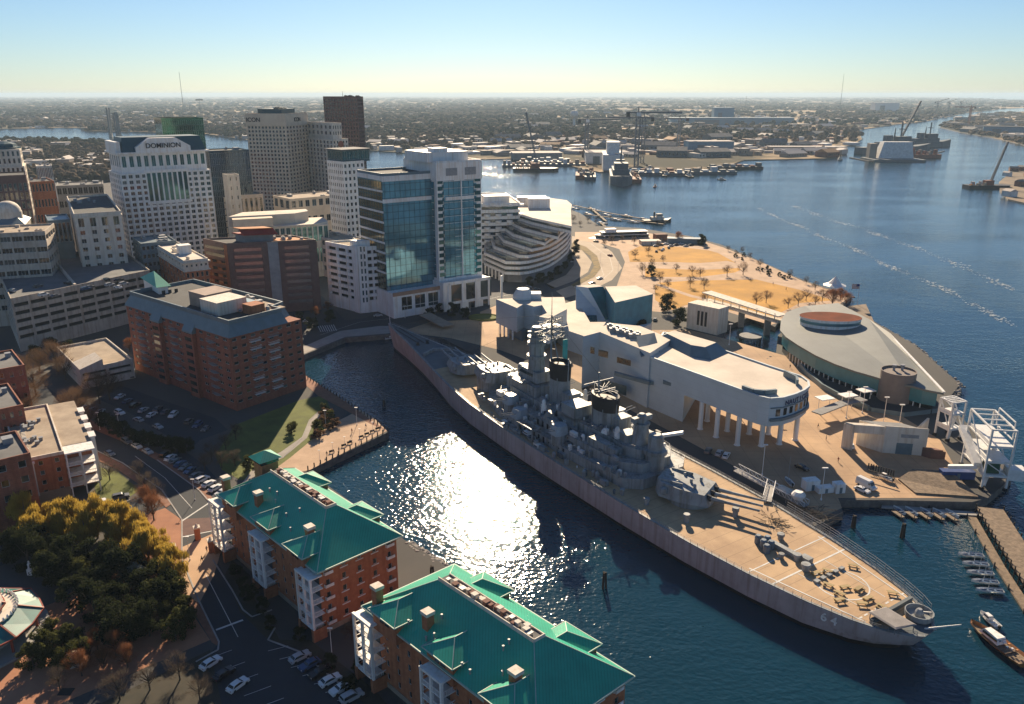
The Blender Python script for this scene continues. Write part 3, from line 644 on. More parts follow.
# --- white grid hotel with dark penthouse
b = bcorner('hotel_tower', 'white gridded hotel tower with dark glass penthouse left of the blue glass office', 'hotel', (343, 163), 327, 364, 44, Y=560)
b.shell(M['white'], M['glassdark'], G, b.z1, {'F': (5, 15, .5, .55), 'L': (8, 15, .5, .55)}, glassm=M['glassdark'], top=1, base=3)
b.roof(M['roofgrey'], par=.8, parm=M['white'])
b.shell(M['tealdark'], M['glassteal'], b.z1, b.z1 + 8, {'F': (6, 1, .9, .8), 'L': (6, 1, .9, .8)}, x0=2, x1=b.W * 1.4, y0=3, y1=b.D * 1.1, glassm=M['glassteal'], top=.8, base=.2, wname='penthouse_wall')
sl = b.mb(); sl.box(.5, b.W * 1.45, 1.5, b.D * 1.15, b.z1 + 8, b.z1 + 8.7); b.part('roof_slab', sl, M['roofgrey']); b.flush()
simple('hotel_wing', 'pale hotel wing stepping down below the white gridded hotel tower', (343, 243), 327, 366, 44, 500, M['offwhite'], M['glassdark'], (6, 4, .5, .6), (6, 4, .5, .6), M['rooftan'], D=40, clut=3)
simple('office_building', 'low cream block with tall slot windows left of the hotel tower', (213, 198), 205, 263, 34, 640, M['cream'], M['glassdark'], (10, 2, .5, .75), (3, 2, .5, .7), M['rooftan'], D=28, clut=4, top=2)
simple('office_building', 'low cream annex with white drum units behind the white roofed hall', (290, 200), 268, 350, 40, 600, M['cream'], M['glassdark'], (9, 3, .6, .4), (3, 3, .6, .5), M['rooftan'], D=30, clut=6)
# --- white-roofed hall with dark glass front
b = bcorner('conference_hall', 'wide hall with white flat roof and dark teal glass front', 'hall', (240, 226), 222, 328, 22, Y=500)
b.shell(M['offwhite'], M['glassteal'], G, b.z1 - 2, {'F': (16, 2, .72, .66), 'L': (6, 2, .6, .6)}, glassm=M['glassteal'], top=1, base=5, dep=.6)
sl = b.mb(); sl.prism([(-1, -1), (b.W - 8, -1), (b.W + 1, 6), (b.W + 1, b.D), (-1, b.D)], b.z1 - 2, b.z1 - 1.2); b.part('roof', sl, M['roofwhite'])
sl = b.mb(); sl.prism([(-6, 8), (b.W - 20, 8), (b.W - 10, 16), (b.W - 10, b.D - 2), (4, b.D - 2)], b.z1 - 1.2, b.z1 + 5); b.part('upper_hall', sl, M['roofwhite'])
b.unit(-4, -1, 24, 9, 6, M['cream'], z=b.z1 - 2); b.flush()
# --- brown ornate block
b = bcorner('office_building', 'ornate brown brick block with cream cornice and sunlit corner', 'office building', (184, 262), 155, 208, 36, Y=400)
b.shell(M['brick3'], M['glassdark'], G, b.z1 - 5, {'F': (5, 6, .5, .6), 'L': (9, 6, .5, .6)}, glassm=M['glassdark'], top=1, base=3)
b.shell(M['offwhite'], M['glassdark'], b.z1 - 5, b.z1, {'F': (5, 1, .4, .5), 'L': (9, 1, .4, .5)}, glassm=M['glassdark'], top=1.8, base=.8, wname='attic_wall')
cn = b.mb(); cn.box(-.9, b.W + .9, -.9, b.D + .9, b.z1 - 1, b.z1 - .4); cn.box(-.7, b.W + .7, -.7, b.D + .7, b.z1 - 5.2, b.z1 - 4.8); b.part('cornice', cn, M['offwhite'])
b.roof(M['roofwhite'], par=.7, parm=M['offwhite']); b.unit(b.W * .3, b.D * .35, 6, 6, 4.5, M['white'], name='stair_house'); b.clutter(5, 4, M['offwhite'], big=4); b.flush()
# dark block behind it
simple('office_building', 'dark glass block with blue grey roof left of the ornate brown block', (141, 245), 134, 176, 34, 440, M['bluegrey'], M['glassdark'], (8, 7, .7, .5), (4, 7, .7, .5), M['bluegrey'], D=26, clut=6)
# --- plum granite building with red canopy
b = btri('office_building', 'plum granite office block with grey stair strip and red rooftop canopy', 'office building', (227, 245), (203, 240), (316, 241), 41)
z = b.z1
b.shell(M['purple'], M['glassbrown'], G, z, {'F': (2, 9, .98, .5), 'L': (1, 9, .9, .5)}, dep=.5, top=2, base=3)
for k in range(9):
    fh = (z - 2 - G - 3) / 9
    for (u0, u1) in ((3, b.W * .44 - 3), (b.W * .56 + 3, b.W - 4)):
        w0 = b.mb(); w0.box(u0, u1, -.05, .1, G + 3 + (k + .5) * fh, G + 3 + (k + 1) * fh - .1); b.part('ribbon_window', w0, mat('bronze_glass', (.30, .27, .26), .2, metal=.5))
    w0 = b.mb(); w0.box(-.05, .1, 3, b.D - 1.5, G + 3 + (k + .5) * fh, G + 3 + (k + 1) * fh - .1); b.part('ribbon_window', w0, M['glassbrown'])
pl = b.mb(); pl.box(0, 2.6, -.5, 0, G, z); pl.box(b.W * .44 - 3, b.W * .44, -.5, 0, G, z); pl.box(b.W * .56, b.W * .56 + 3, -.5, 0, G, z); pl.box(b.W - 4, b.W, -.5, 0, G, z); b.part('pier', pl, M['purple'])
pl = b.mb(); pl.box(b.W * .44, b.W * .56, -.3, 0, G, z + .5); b.part('stair_strip', pl, mat('pale_tile', (.30, .31, .32), .5))
pl = b.mb(); pl.box(-.3, .0, .5, 3, G + 4, z); b.part('warm_light_corner', pl, M['brick3'])  # orange strip paints the warm light on the plum corner
b.roof(M['roofdark'], par=.9, parm=M['purple'])
m_ = b.mb(); m_.prism([(b.W * .24, 4), (b.W * .62, 4), (b.W * .62, 16), (b.W * .24, 16)], z + 4, z + 4.6, top=[(b.W * .24, 4.5), (b.W * .62, 4.5), (b.W * .62, 15), (b.W * .24, 15)])
m_.prism([(b.W * .24, 4), (b.W * .62, 4), (b.W * .62, 6), (b.W * .24, 6)], z + 4.6, z + 7, top=[(b.W * .24, 8), (b.W * .62, 8), (b.W * .62, 8.3), (b.W * .24, 8.3)])
b.part('red_canopy', m_, M['redroof'])
m_ = b.mb(); m_.box(b.W * .62, b.W * .95, 4, 15, z + .1, z + .5); m_.box(b.W * .25, b.W * .6, 7, 15, z + 6.9, z + 7.3); b.part('orange_deck', m_, M['orangeroof'])
b.unit(b.W * .26, 6, b.W * .33, 8, 4, M['greyconc'], name='penthouse'); b.clutter(6, 12, M['steel'], b.W * .65, b.W * .95, 5, 14, z + .5, 2)
# --- white parking garage
b = btri('parking_garage', 'white parking garage with eight dark level openings beside the blue glass office', 'parking garage', (357, 249), (325, 243), (388, 247), 38)
b.shell(M['white'], M['void'], G, b.z1, {'F': (2, 8, .94, .52), 'L': (3, 8, .9, .5)}, dep=1.2, top=1.2, base=5, glassm=None)
st = b.mb(); st.box(-.4, 5, -.6, 0, G, b.z1 + 1.5); st.box(-.6, 0, -.6, 4, G, b.z1 + 1.5); b.part('stair_tower', st, M['white'])
gl = b.mb()
for k in range(8): gl.box(1.2, 2.0, -.68, -.61, G + 6 + k * 4, G + 8.6 + k * 4); gl.box(3, 3.8, -.68, -.61, G + 6 + k * 4, G + 8.6 + k * 4)
b.part('stair_window', gl, M['glassdark']); b.roof(M['rooftan'], par=1.0, parm=M['white']); b.unit(2, 3, 7, 6, 3.5, M['white'], name='stair_house')
# --- blue glass office: low wing + tower
b = bcorner('office_tower', 'blue glass office block with mirror facade beside the taller blue tower', 'office tower', (382, 176), 357, 436, 36, Y=420)
z = b.z1
b.shell(M['bluegrey'], M['glassblue'], 16, z - 1.5, {'F': (2, 1, 1, .97), 'L': (2, 1, 1, .97)}, dep=.02, top=.5, base=.2, wname='trim')
def curtain(b, face, u0, u1, z0, z1, fh, cw, gm, parent=None):
    nf = max(1, int(round((z1 - z0) / fh))); fh = (z1 - z0) / nf
    for k in range(nf):
        mb = b.mb(); a, c = z0 + k * fh + .12, z0 + (k + 1) * fh - .12
        if face == 'F': mb.box(u0, u1, -.12, -.04, a, c)
        elif face == 'L': mb.box(-.12, -.04, u0, u1, a, c)
        b.part('window_band', mb, gm)
    mb = b.mb(); n = max(1, int((u1 - u0) / cw))
    for k in range(n + 1):
        u = u0 + (u1 - u0) * k / n
        if face == 'F': mb.box(u - .08, u + .08, -.22, -.13, z0, z1)
        else: mb.box(-.22, -.13, u - .08, u + .08, z0, z1)
    b.part('mullion', mb, M['tealdark'])
curtain(b, 'F', 2, b.W - 1, 16, z - 14, 3.6, 3, M['glassblue']); curtain(b, 'F', 1, b.W - 1, z - 12, z - 3, 3.0, 3, M['glassblue'])
curtain(b, 'L', 1, b.D - 1, 16, z - 3, 3.6, 3, mat('yellow_reflection_glass', (.36, .33, .22), .08, (.2, .17, .1), .15, metal=.75))  # left face glass tinted yellow, painting in its warm reflections
t = b.mb(); t.box(-.4, b.W, -.45, 0, z - 14, z - 12); t.box(-.4, b.W, -.45, 0, z - 3, z - .2); t.box(-.4, 0, 0, b.D, z - 2.5, z - .2)
for k in range(1, 12): t.box(-.45, -.2, 0, b.D, z - 3 - k * 5.4, z - 3 - k * 5.4 + 1.0) if z - 3 - k * 5.4 > 20 else None
b.part('white_band', t, M['white']); b.roof(M['roofdark'], par=1.2, parm=M['bluegrey'])
pd = b.mb(); pd.box(-1, b.W, -8, b.D, G, 16); b.part('podium', pd, M['white'])
for k in range(3):
    w0 = b.mb(); w0.box(4 + k * 8.2, 10 + k * 8.2, -8.15, -8.02, G + 4, 13.5); b.part('tall_window', w0, M['glassdark'])
    w0 = b.mb(); w0.box(4 + k * 8.2, 10 + k * 8.2, -8.25, -8.16, 8.2, 8.5); w0.box(6.9 + k * 8.2, 7.1 + k * 8.2, -8.24, -8.16, G + 4, 13.5); b.part('window_frame', w0, M['frame'])
w0 = b.mb(); w0.box(-1.2, b.W, -8.4, -8, 14.6, 16.6); b.part('cornice', w0, mat('pinkish_stone', (.40, .24, .16), .8))
LOWC = b
b = bcorner('office_tower', 'tall blue glass tower with white crown and white corner windows by the harbour road', 'office tower', (436, 163), 404, 481, 34, Y=432)
z = b.z1; 
b.shell(M['white'], M['glassblue'], 18, z, {'F': (2, 18, .55, .5), 'L': (2, 18, .5, .5)}, dep=.25, top=1, base=0)
curtain(b, 'F', 4, b.W - 5, 20, z - 10, 3.7, 3, M['glassblue']); curtain(b, 'L', 3, b.D - 3, 20, z - 10, 3.7, 3, M['glassblue'])
for k in range(17):
    for u0, u1 in ((.5, 3.6), (b.W - 4.4, b.W - .6)):
        w0 = b.mb(); w0.box(u0, u1, -.1, -.02, 21 + k * 3.6, 23.2 + k * 3.6); b.part('corner_window', w0, M['glassteal'])
t = b.mb(); t.box(-.3, b.W + .3, -.35, b.D + .3, z - 9.5, z); t.box(b.W * .53 - .3, b.W * .53 + .3, -.7, -.2, 20, z - 9.5); t.box(5, b.W - 5, -.5, -.22, z - 20, z - 18.2); b.part('white_crown', t, M['white'])
gl = b.mb()
for u in (b.W * .2, b.W * .62): gl.box(u, u + 7, -.42, -.36, z - 7, z - 3)
b.part('louvre', gl, M['steel'])
b.roof(M['roofwhite'], par=.8, parm=M['white']); b.unit(-3, 4, b.W * .9, b.D * .7, 5, M['white'], name='penthouse'); b.unit(2, 5, 8, 8, 7, M['white'])
pd = b.mb(); pd.box(-1, b.W + 1, -6, b.D, G, 18.5); b.part('podium', pd, M['white'])
for k in range(3):
    w0 = b.mb(); w0.box(4 + k * 9.5, 11 + k * 9.5, -6.15, -6.02, G + 5.2, 17); b.part('tall_window', w0, M['glassdark'])
    w0 = b.mb(); w0.box(5.5 + k * 9.5, 9.5 + k * 9.5, -6.15, -6.02, G + .1, G + 3.8); b.part('entrance_glass', w0, M['glassdark'])
t = b.mb()
for k in range(5): t.box(1.8 + k * 8.6, 3 + k * 8.6, -6.6, -6.0, G, 18.5)
t.box(-1.2, b.W + 1.2, -6.6, -6, 17.4, 19); t.box(0, b.W, -7, -6.6, G + 3.9, G + 4.3); b.part('white_frame', t, M['white'])
# ---- terraced curved office beside the river bend
root = empty('terraced_office', (*P(505, 283).to_2d(), 0), 0, 'white terraced office block with curved ribbon storeys at the river bend', 'office building')
o0 = P(505, 283)
zt = [P(505, 283), P(521, 284), P(545, 277), P(563, 265), P(572, 248), P(572, 232)]
def loc2(p): return (p.x - o0.x, p.y - o0.y)
def px2(pts, z): return [loc2(P(a, b_, z)) for a, b_ in pts]
lv = [ # front-left terrace corner recedes with each level: footprint at roof height of each level
 (483, 266, 7), (483, 255, 8.5)]
outer = px2([(520, 283.5), (528, 282.5), (534, 281), (542, 278.5), (549, 275.5), (556, 271), (562, 266), (567, 261), (570, 255), (571, 249), (566, 243)], G)
back = px2([(545, 239), (512, 240), (486, 246)], G)
def terr(k): # front-left edge moved back as it rises
    f = [(484, 273), (505, 283)]
    A = Vector(px2([f[0]], G)[0]); B = Vector(px2([f[1]], G)[0]); d = (Vector(outer[0]) - B)
    nb = Vector((.55, .83))
    return [tuple(A), tuple(B), tuple(outer[0])]
fl = 3.4; z = G + 5.5
colm = MB()
base = MB(); base.prism([(p[0] * .93 + 2, p[1] * .93 + 3) for p in terr(0)[:2] + outer + back], G, z); base.build('ground_storey', M['greyconc'], root)
for i in range(6):
    t_ = (i + .4) / 6; a, c = Vector(terr(0)[0]), Vector(terr(0)[1]); p = a.lerp(c, t_); colm = MB(); colm.box(p.x - .5, p.x + .5, p.y - .5, p.y + .5, G, z); colm.build('column', M['white'], root)
for k in range(8):
    kk = max(0, k - 2)
    A, B, Cc = [Vector(q) for q in terr(kk)]
    A += Vector((6.5, 4)) * kk; B += Vector((8.5, 2.6)) * kk
    fp = [A, B] + [Vector(q) for q in outer if q[0] > B.x + 2] + [Vector(q) for q in back]
    cen = sum(fp, Vector((0, 0))) / len(fp)
    gl_ = [cen + (p - cen) * .965 for p in fp]
    m_ = MB(); m_.prism([tuple(p) for p in fp], z, z + 1.7, 0, 1); m_.build('storey_band', [M['white'], M['roofwhite']], root)
    m_ = MB(); m_.prism([tuple(p) for p in gl_], z + 1.7, z + fl); m_.build('ribbon_window', M['glassdark'], root); z += fl
m_ = MB(); m_.prism([tuple(p) for p in fp], z, z + 1.5, 0, 1); m_.build('roof', [M['white'], M['roofwhite']], root)
cen = sum(fp, Vector((0, 0))) / len(fp)
m_ = MB(); m_.box(cen.x - 12, cen.x + 4, cen.y - 12, cen.y - 2, z + 1.5, z + 8.5); m_.build('penthouse', M['white'], root)
m_ = MB(); m_.box(cen.x - 20, cen.x + 2, cen.y + 4, cen.y + 16, z + 1.5, z + 7.5); m_.build('penthouse', M['white'], root)
tag(root)
# back wing
b = bcorner('office_building', 'white scalloped office wing behind the terraced office', 'office building', (470, 205), 460, 520, 10, Y=560)
b.shell(M['white'], M['glassdark'], G, b.z1, {'F': (1, 8, 1, .5), 'L': (1, 8, 1, .5)}, dep=1.0, top=1.5, base=4)
for k in range(5):
    m_ = b.mb(); 
    for j in range(8): m_.lathe((4 + k * 8, 0, b.z1 - 1.5 - j * ((b.z1 - 5.5 - G) / 8) - 2.4 if j else b.z1 - 1.5), [(2.2, 0), (2.2, 1.6)], 10)
    b.part('bay', m_, M['white'])
b.roof(M['roofwhite'], par=1, parm=M['white']); b.unit(b.W * .3, 5, 18, 12, 5, M['white'], name='penthouse')
b.flush()
# ---- large beige parking deck at left with rooftop cars
b = btri('parking_garage', 'large beige five level parking garage with cars on its roof', 'parking garage', (11, 301), (-4, 268), (150, 272), 27)
b.shell(M['beige'], M['void'], G, b.z1, {'F': (9, 5, .86, .46), 'L': (6, 5, .86, .46)}, dep=1.0, top=1.6, base=4)
b.roof(mat('asphalt_deck', (.15, .155, .16), .9, (.10, .105, .11), .15), par=1.2, parm=M['beige'])
d = b.mb(); d.box(b.W * .42, b.W * .42 + 1.2, .6, b.D - .6, b.z1, b.z1 + 1.6); b.part('deck_divider', d, M['beige'])
DECK = b
b2 = bcorner('stair_tower', 'small white stair tower with green pyramid roof on the garage corner', 'tower', (158, 287), 143, 168, 38, Y=330)
w = b2.mb(); w.box(0, b2.W, 0, b2.D, G, b2.z1); b2.part('wall', w, M['white'])
w = b2.mb(); w.prism([(-1, -1), (b2.W + 1, -1), (b2.W + 1, b2.D + 1), (-1, b2.D + 1)], b2.z1, b2.z1 + 4.6, top=[(b2.W / 2 - .1, b2.D / 2 - .1), (b2.W / 2 + .1, b2.D / 2 - .1), (b2.W / 2 + .1, b2.D / 2 + .1), (b2.W / 2 - .1, b2.D / 2 + .1)]); b2.part('pyramid_roof', w, M['teal'])
for k in range(3):
    w = b2.mb(); w.box(1.2 + k * 2.6, 2.6 + k * 2.6, -.1, -.02, b2.z1 - 4, b2.z1 - 1.8); b2.part('window', w, M['glassdark'])
# small ramp garage
b = btri('parking_garage', 'low pale ramp garage between the brick tower and the big garage', 'parking garage', (80, 372), (57, 349), (133, 361), 10)
b.shell(M['offwhite'], M['void'], G, b.z1, {'F': (2, 2, .9, .45), 'L': (2, 2, .3, .3)}, dep=1, top=1, base=1.5)
b.roof(M['rooftan'], par=1.0, parm=M['offwhite'])
w = b.mb(); w.add([(0, 0, b.z1), (9, 0, b.z1), (0, 12, b.z1), (9, 12, b.z1), (0, 0, b.z1 + 1), (9, 0, b.z1 + 3.5), (0, 12, b.z1 + 1), (9, 12, b.z1 + 3.5)], [(0, 1, 5, 4), (1, 3, 7, 5), (3, 2, 6, 7), (2, 0, 4, 6), (4, 5, 7, 6), (0, 2, 3, 1)]); b.part('ramp_wall', w, M['offwhite'])
# ---- brick apartment tower, ten storeys
zr = 36.5
b = btri('apartment_tower', 'ten storey red brick apartment tower with grey metal mansard on the quay', 'apartment building', (229, 338), (126, 305), (301, 319), zr - 5)
z = b.z1
win = {'F': (8, 9, .5, .42), 'L': (14, 9, .5, .42)}
b.shell(M['brick'], M['glassdark'], G, z, win, glassm=M['glassdark'], top=.6, base=1.2, dep=.35)
ms = b.mb(); e = .5
ms.prism([(-e, -e), (b.W * .8, -e), (b.W * .8, 6), (b.W + e, 8), (b.W + e, b.D + e), (-e, b.D + e)], z, z + 4.6, top=[(1.8, 1.8), (b.W * .8 - 1.5, 1.8), (b.W * .8 - 1.5, 7.5), (b.W - 1.5, 9.5), (b.W - 1.5, b.D - 1.8), (1.8, b.D - 1.8)]); b.part('mansard_roof', ms, M['bluegrey'])
r_ = b.mb(); r_.box(3.2, b.W - 3, 10, b.D - 3.2, z + 4.62, z + 4.7); r_.box(3.2, b.W * .8 - 3, 3.2, 10, z + 4.62, z + 4.7); b.part('roof', r_, M['roofdark'])
pr = b.mb(); T = [(1.8, 1.8), (b.W * .8 - 1.5, 1.8), (b.W * .8 - 1.5, 7.5), (b.W - 1.5, 9.5), (b.W - 1.5, b.D - 1.8), (1.8, b.D - 1.8), (1.8, 1.8)]
for p_, q_ in zip(T, T[1:]):
    p_, q_ = Vector(p_), Vector(q_); dd = (q_ - p_).normalized(); nn = Vector((-dd.y, dd.x)) * .3; pr.prism([p_ + nn - dd * .28, p_ - nn - dd * .28, q_ - nn - dd * .32, q_ + nn - dd * .32], z + 4.4, z + 6.0)
b.part('parapet', pr, M['bluegrey'])
bands = b.mb()
for k in range(1, 10): bands.box(-.06, b.W + .06, -.06, b.D + .06, G + 1.2 + k * (z - .6 - G - 1.2) / 9 - .12, G + 1.2 + k * (z - .6 - G - 1.2) / 9 + .06)
b.part('string_course', bands, M['brick2'])
fh = (z - .6 - G - 1.2) / 9
bays = b.mb()
for y in (b.D * .3, b.D * .62): bays.box(-1.6, 0, y, y + 6.5, G, z - 2.5)
b.part('bay', bays, M['brick'])
for y in (b.D * .3, b.D * .62):
    bt = b.mb(); bt.prism([(-1.9, y - .3), (-1.9, y + 6.8), (0, y + 6.8), (0, y - .3)], z - 2.5, [z - 1.9, z - 1.9, z + 1.2, z + 1.2]); b.part('bay_roof', bt, M['bluegrey'])
    for k in range(9):
        w = b.mb(); w.box(-1.72, -1.6, y + 1, y + 5.5, G + 2 + k * fh, G + 3.5 + k * fh) if k < 8 else w.box(-1.72, -1.6, y + 1, y + 5.5, G + 2 + k * fh, G + 3.2 + k * fh); b.part('window', w, M['glassdark'])
rb = random.Random(4)
def balcony(b, face, u, w, dpt, z, m, rail):
    mb = b.mb()
    def bx(u0, u1, d0, d1, z0, z1): (mb.box(u0, u1, -d1, -d0, z0, z1) if face == 'F' else mb.box(-d1, -d0, u0, u1, z0, z1))
    bx(u, u + w, 0, dpt, z - .15, z)
    bx(u, u + w, dpt - .06, dpt, z + .95, z + 1.05); bx(u, u + .06, 0, dpt - .07, z + .95, z + 1.05); bx(u + w - .06, u + w, 0, dpt - .07, z + .95, z + 1.05)
    n = int(w / .45)
    for i in range(n + 1): bx(u + i * (w - .05) / n, u + i * (w - .05) / n + .05, dpt - .05, dpt - .01, z, z + .95)
    return b.part('balcony', mb, rail)
for k in range(1, 9):
    zz = G + 1.2 + k * fh
    for u in (b.W * .25, b.W * .50): balcony(b, 'F', u, b.W * .14, 1.3, zz + .1, None, M['whitesteel'] if rb.random() < .35 else M['steel'])
    for u in (b.D * .12, b.D * .47, b.D * .82): balcony(b, 'L', u, 5, 1.3, zz + .1, None, M['steel'])
z5 = z + 4.7
b.unit(5, 14, 13, 12, 5, M['offwhite'], z=z5, name='penthouse'); b.unit(8, 27, 12, 12, 5.5, mat('pinkish_render', (.36, .27, .22), .85), z=z5, name='penthouse')
b.unit(14, 5, 6, 6, 3.5, M['brick3'], z=z5, name='stair_house'); w = b.mb(); w.box(18.5, 22, 12.5, 20, z5, z5 + 3); b.part('blue_shed', w, M['farblue'])
w = b.mb(); w.box(17, b.W - 4, 4, 28, z5 + .02, z5 + .5); b.part('terrace', w, M['rooftan']); b.clutter(8, 5, M['steel'], 12, b.W - 5, 4, 30, z5 + .5, 2)
b.flush(100)
# ---- apartment block at lower left
za = 16.5
b = btri('apartment_building', 'brick apartment block with tan gravel roof and white balconies at the left street', 'apartment building', (15, 463), (5, 413), (64, 453), za)
b.shell(M['brick3'], M['glassdark'], G, b.z1, {'F': (3, 4, .28, .45), 'L': (7, 4, .35, .45)}, glassm=M['glassdark'], top=1.0, base=.6, dep=.3)
b.roof(M['rooftan'], par=.7, parm=M['offwhite'])
w = b.mb(); w.box(1.5, 4.4, -1.2, 0, G + 2.8, b.z1 - 1); w.box(1.2, 4.7, -1.3, -.0, b.z1 - 1, b.z1 - .6); b.part('bay', w, M['white'])
for k in range(3):
    w = b.mb(); w.box(2.1, 3.8, -1.3, -1.21, G + 3.5 + k * 3.2, G + 5 + k * 3.2); b.part('bay_window', w, M['glassdark'])
w = b.mb(); w.box(-.15, b.W + .1, -.12, 0, G, G + 3.2); b.part('stone_base', w, M['tanstone'])
bw = b.mb()
for u in (b.W + .2, b.W + 4, b.W + 7.6): bw.box(u, u + .35, -1, -.65, G, b.z1 - .4); bw.box(u, u + .35, 5, 5.35, G, b.z1 - .4)
bw.box(b.W, b.W + 8, -1, 5.4, b.z1 - .4, b.z1); b.part('balcony_frame', bw, M['white'])
for k in range(1, 4):
    w = b.mb(); zz = G + k * 3.3; w.box(b.W, b.W + 7.9, -.9, 5.3, zz - .2, zz); w.box(b.W, b.W + 7.9, -1, -.9, zz + .85, zz + 1)
    for i in range(18): w.box(b.W + i * .45, b.W + i * .45 + .07, -.98, -.92, zz, zz + .85)
    b.part('balcony', w, M['white'])
ib = b.mb(); ib.box(b.W, b.W + 7.9, 5.4, b.D, G, b.z1 - .1); b.part('side_wing', ib, M['brick3']); ib = b.mb(); ib.box(b.W, b.W + 7.95, 5.4, b.D, b.z1 - .1, b.z1 + .1); b.part('side_roof', ib, M['rooftan'])
for i in range(4):
    w = b.mb(); w.box(b.W + 7.9, b.W + 9.2, 7 + i * 8, 11 + i * 8, G, b.z1 + .6); w.box(b.W + 7.6, b.W + 9.5, 6.7 + i * 8, 11.3 + i * 8, b.z1 + .6, b.z1 + .9); b.part('bay', w, M['white'])
r9 = random.Random(11)
for cx, cy in ((b.W * .45, b.D * .3), (b.W * .5, b.D * .62)):
    for i in range(8): b.unit(cx + r9.uniform(-3, 2), cy + r9.uniform(-3, 3), 1, 1, .9, M['steel'], fan=False)
w = b.mb()
for i in range(20): w.box(3, 4.2, 6 + i * 1.2, 6.6 + i * 1.2, b.z1 + .06, b.z1 + .25)
b.part('roof_walk', w, M['offwhite']); b.flush()
for i in range(3):
    bx_ = simple('apartment_building', ['narrow brick block with flat roof at the far left edge', 'brick block with stepped gables behind the left street trees', 'low dark roofed brick block under the left apartment roof'][i],
      [(-2, 412), (-4, 372), (-30, 470)][i], [-30, -20, -60][i], [5, 8, -8][i], 40, [232, 268, 190][i], M['brick'], M['glassdark'], (3, 4, .4, .45), (5, 4, .4, .45), M['roofgrey'], 'apartment building', D=[26, 24, 20][i], clut=1, W=[7, 9, 14][i])

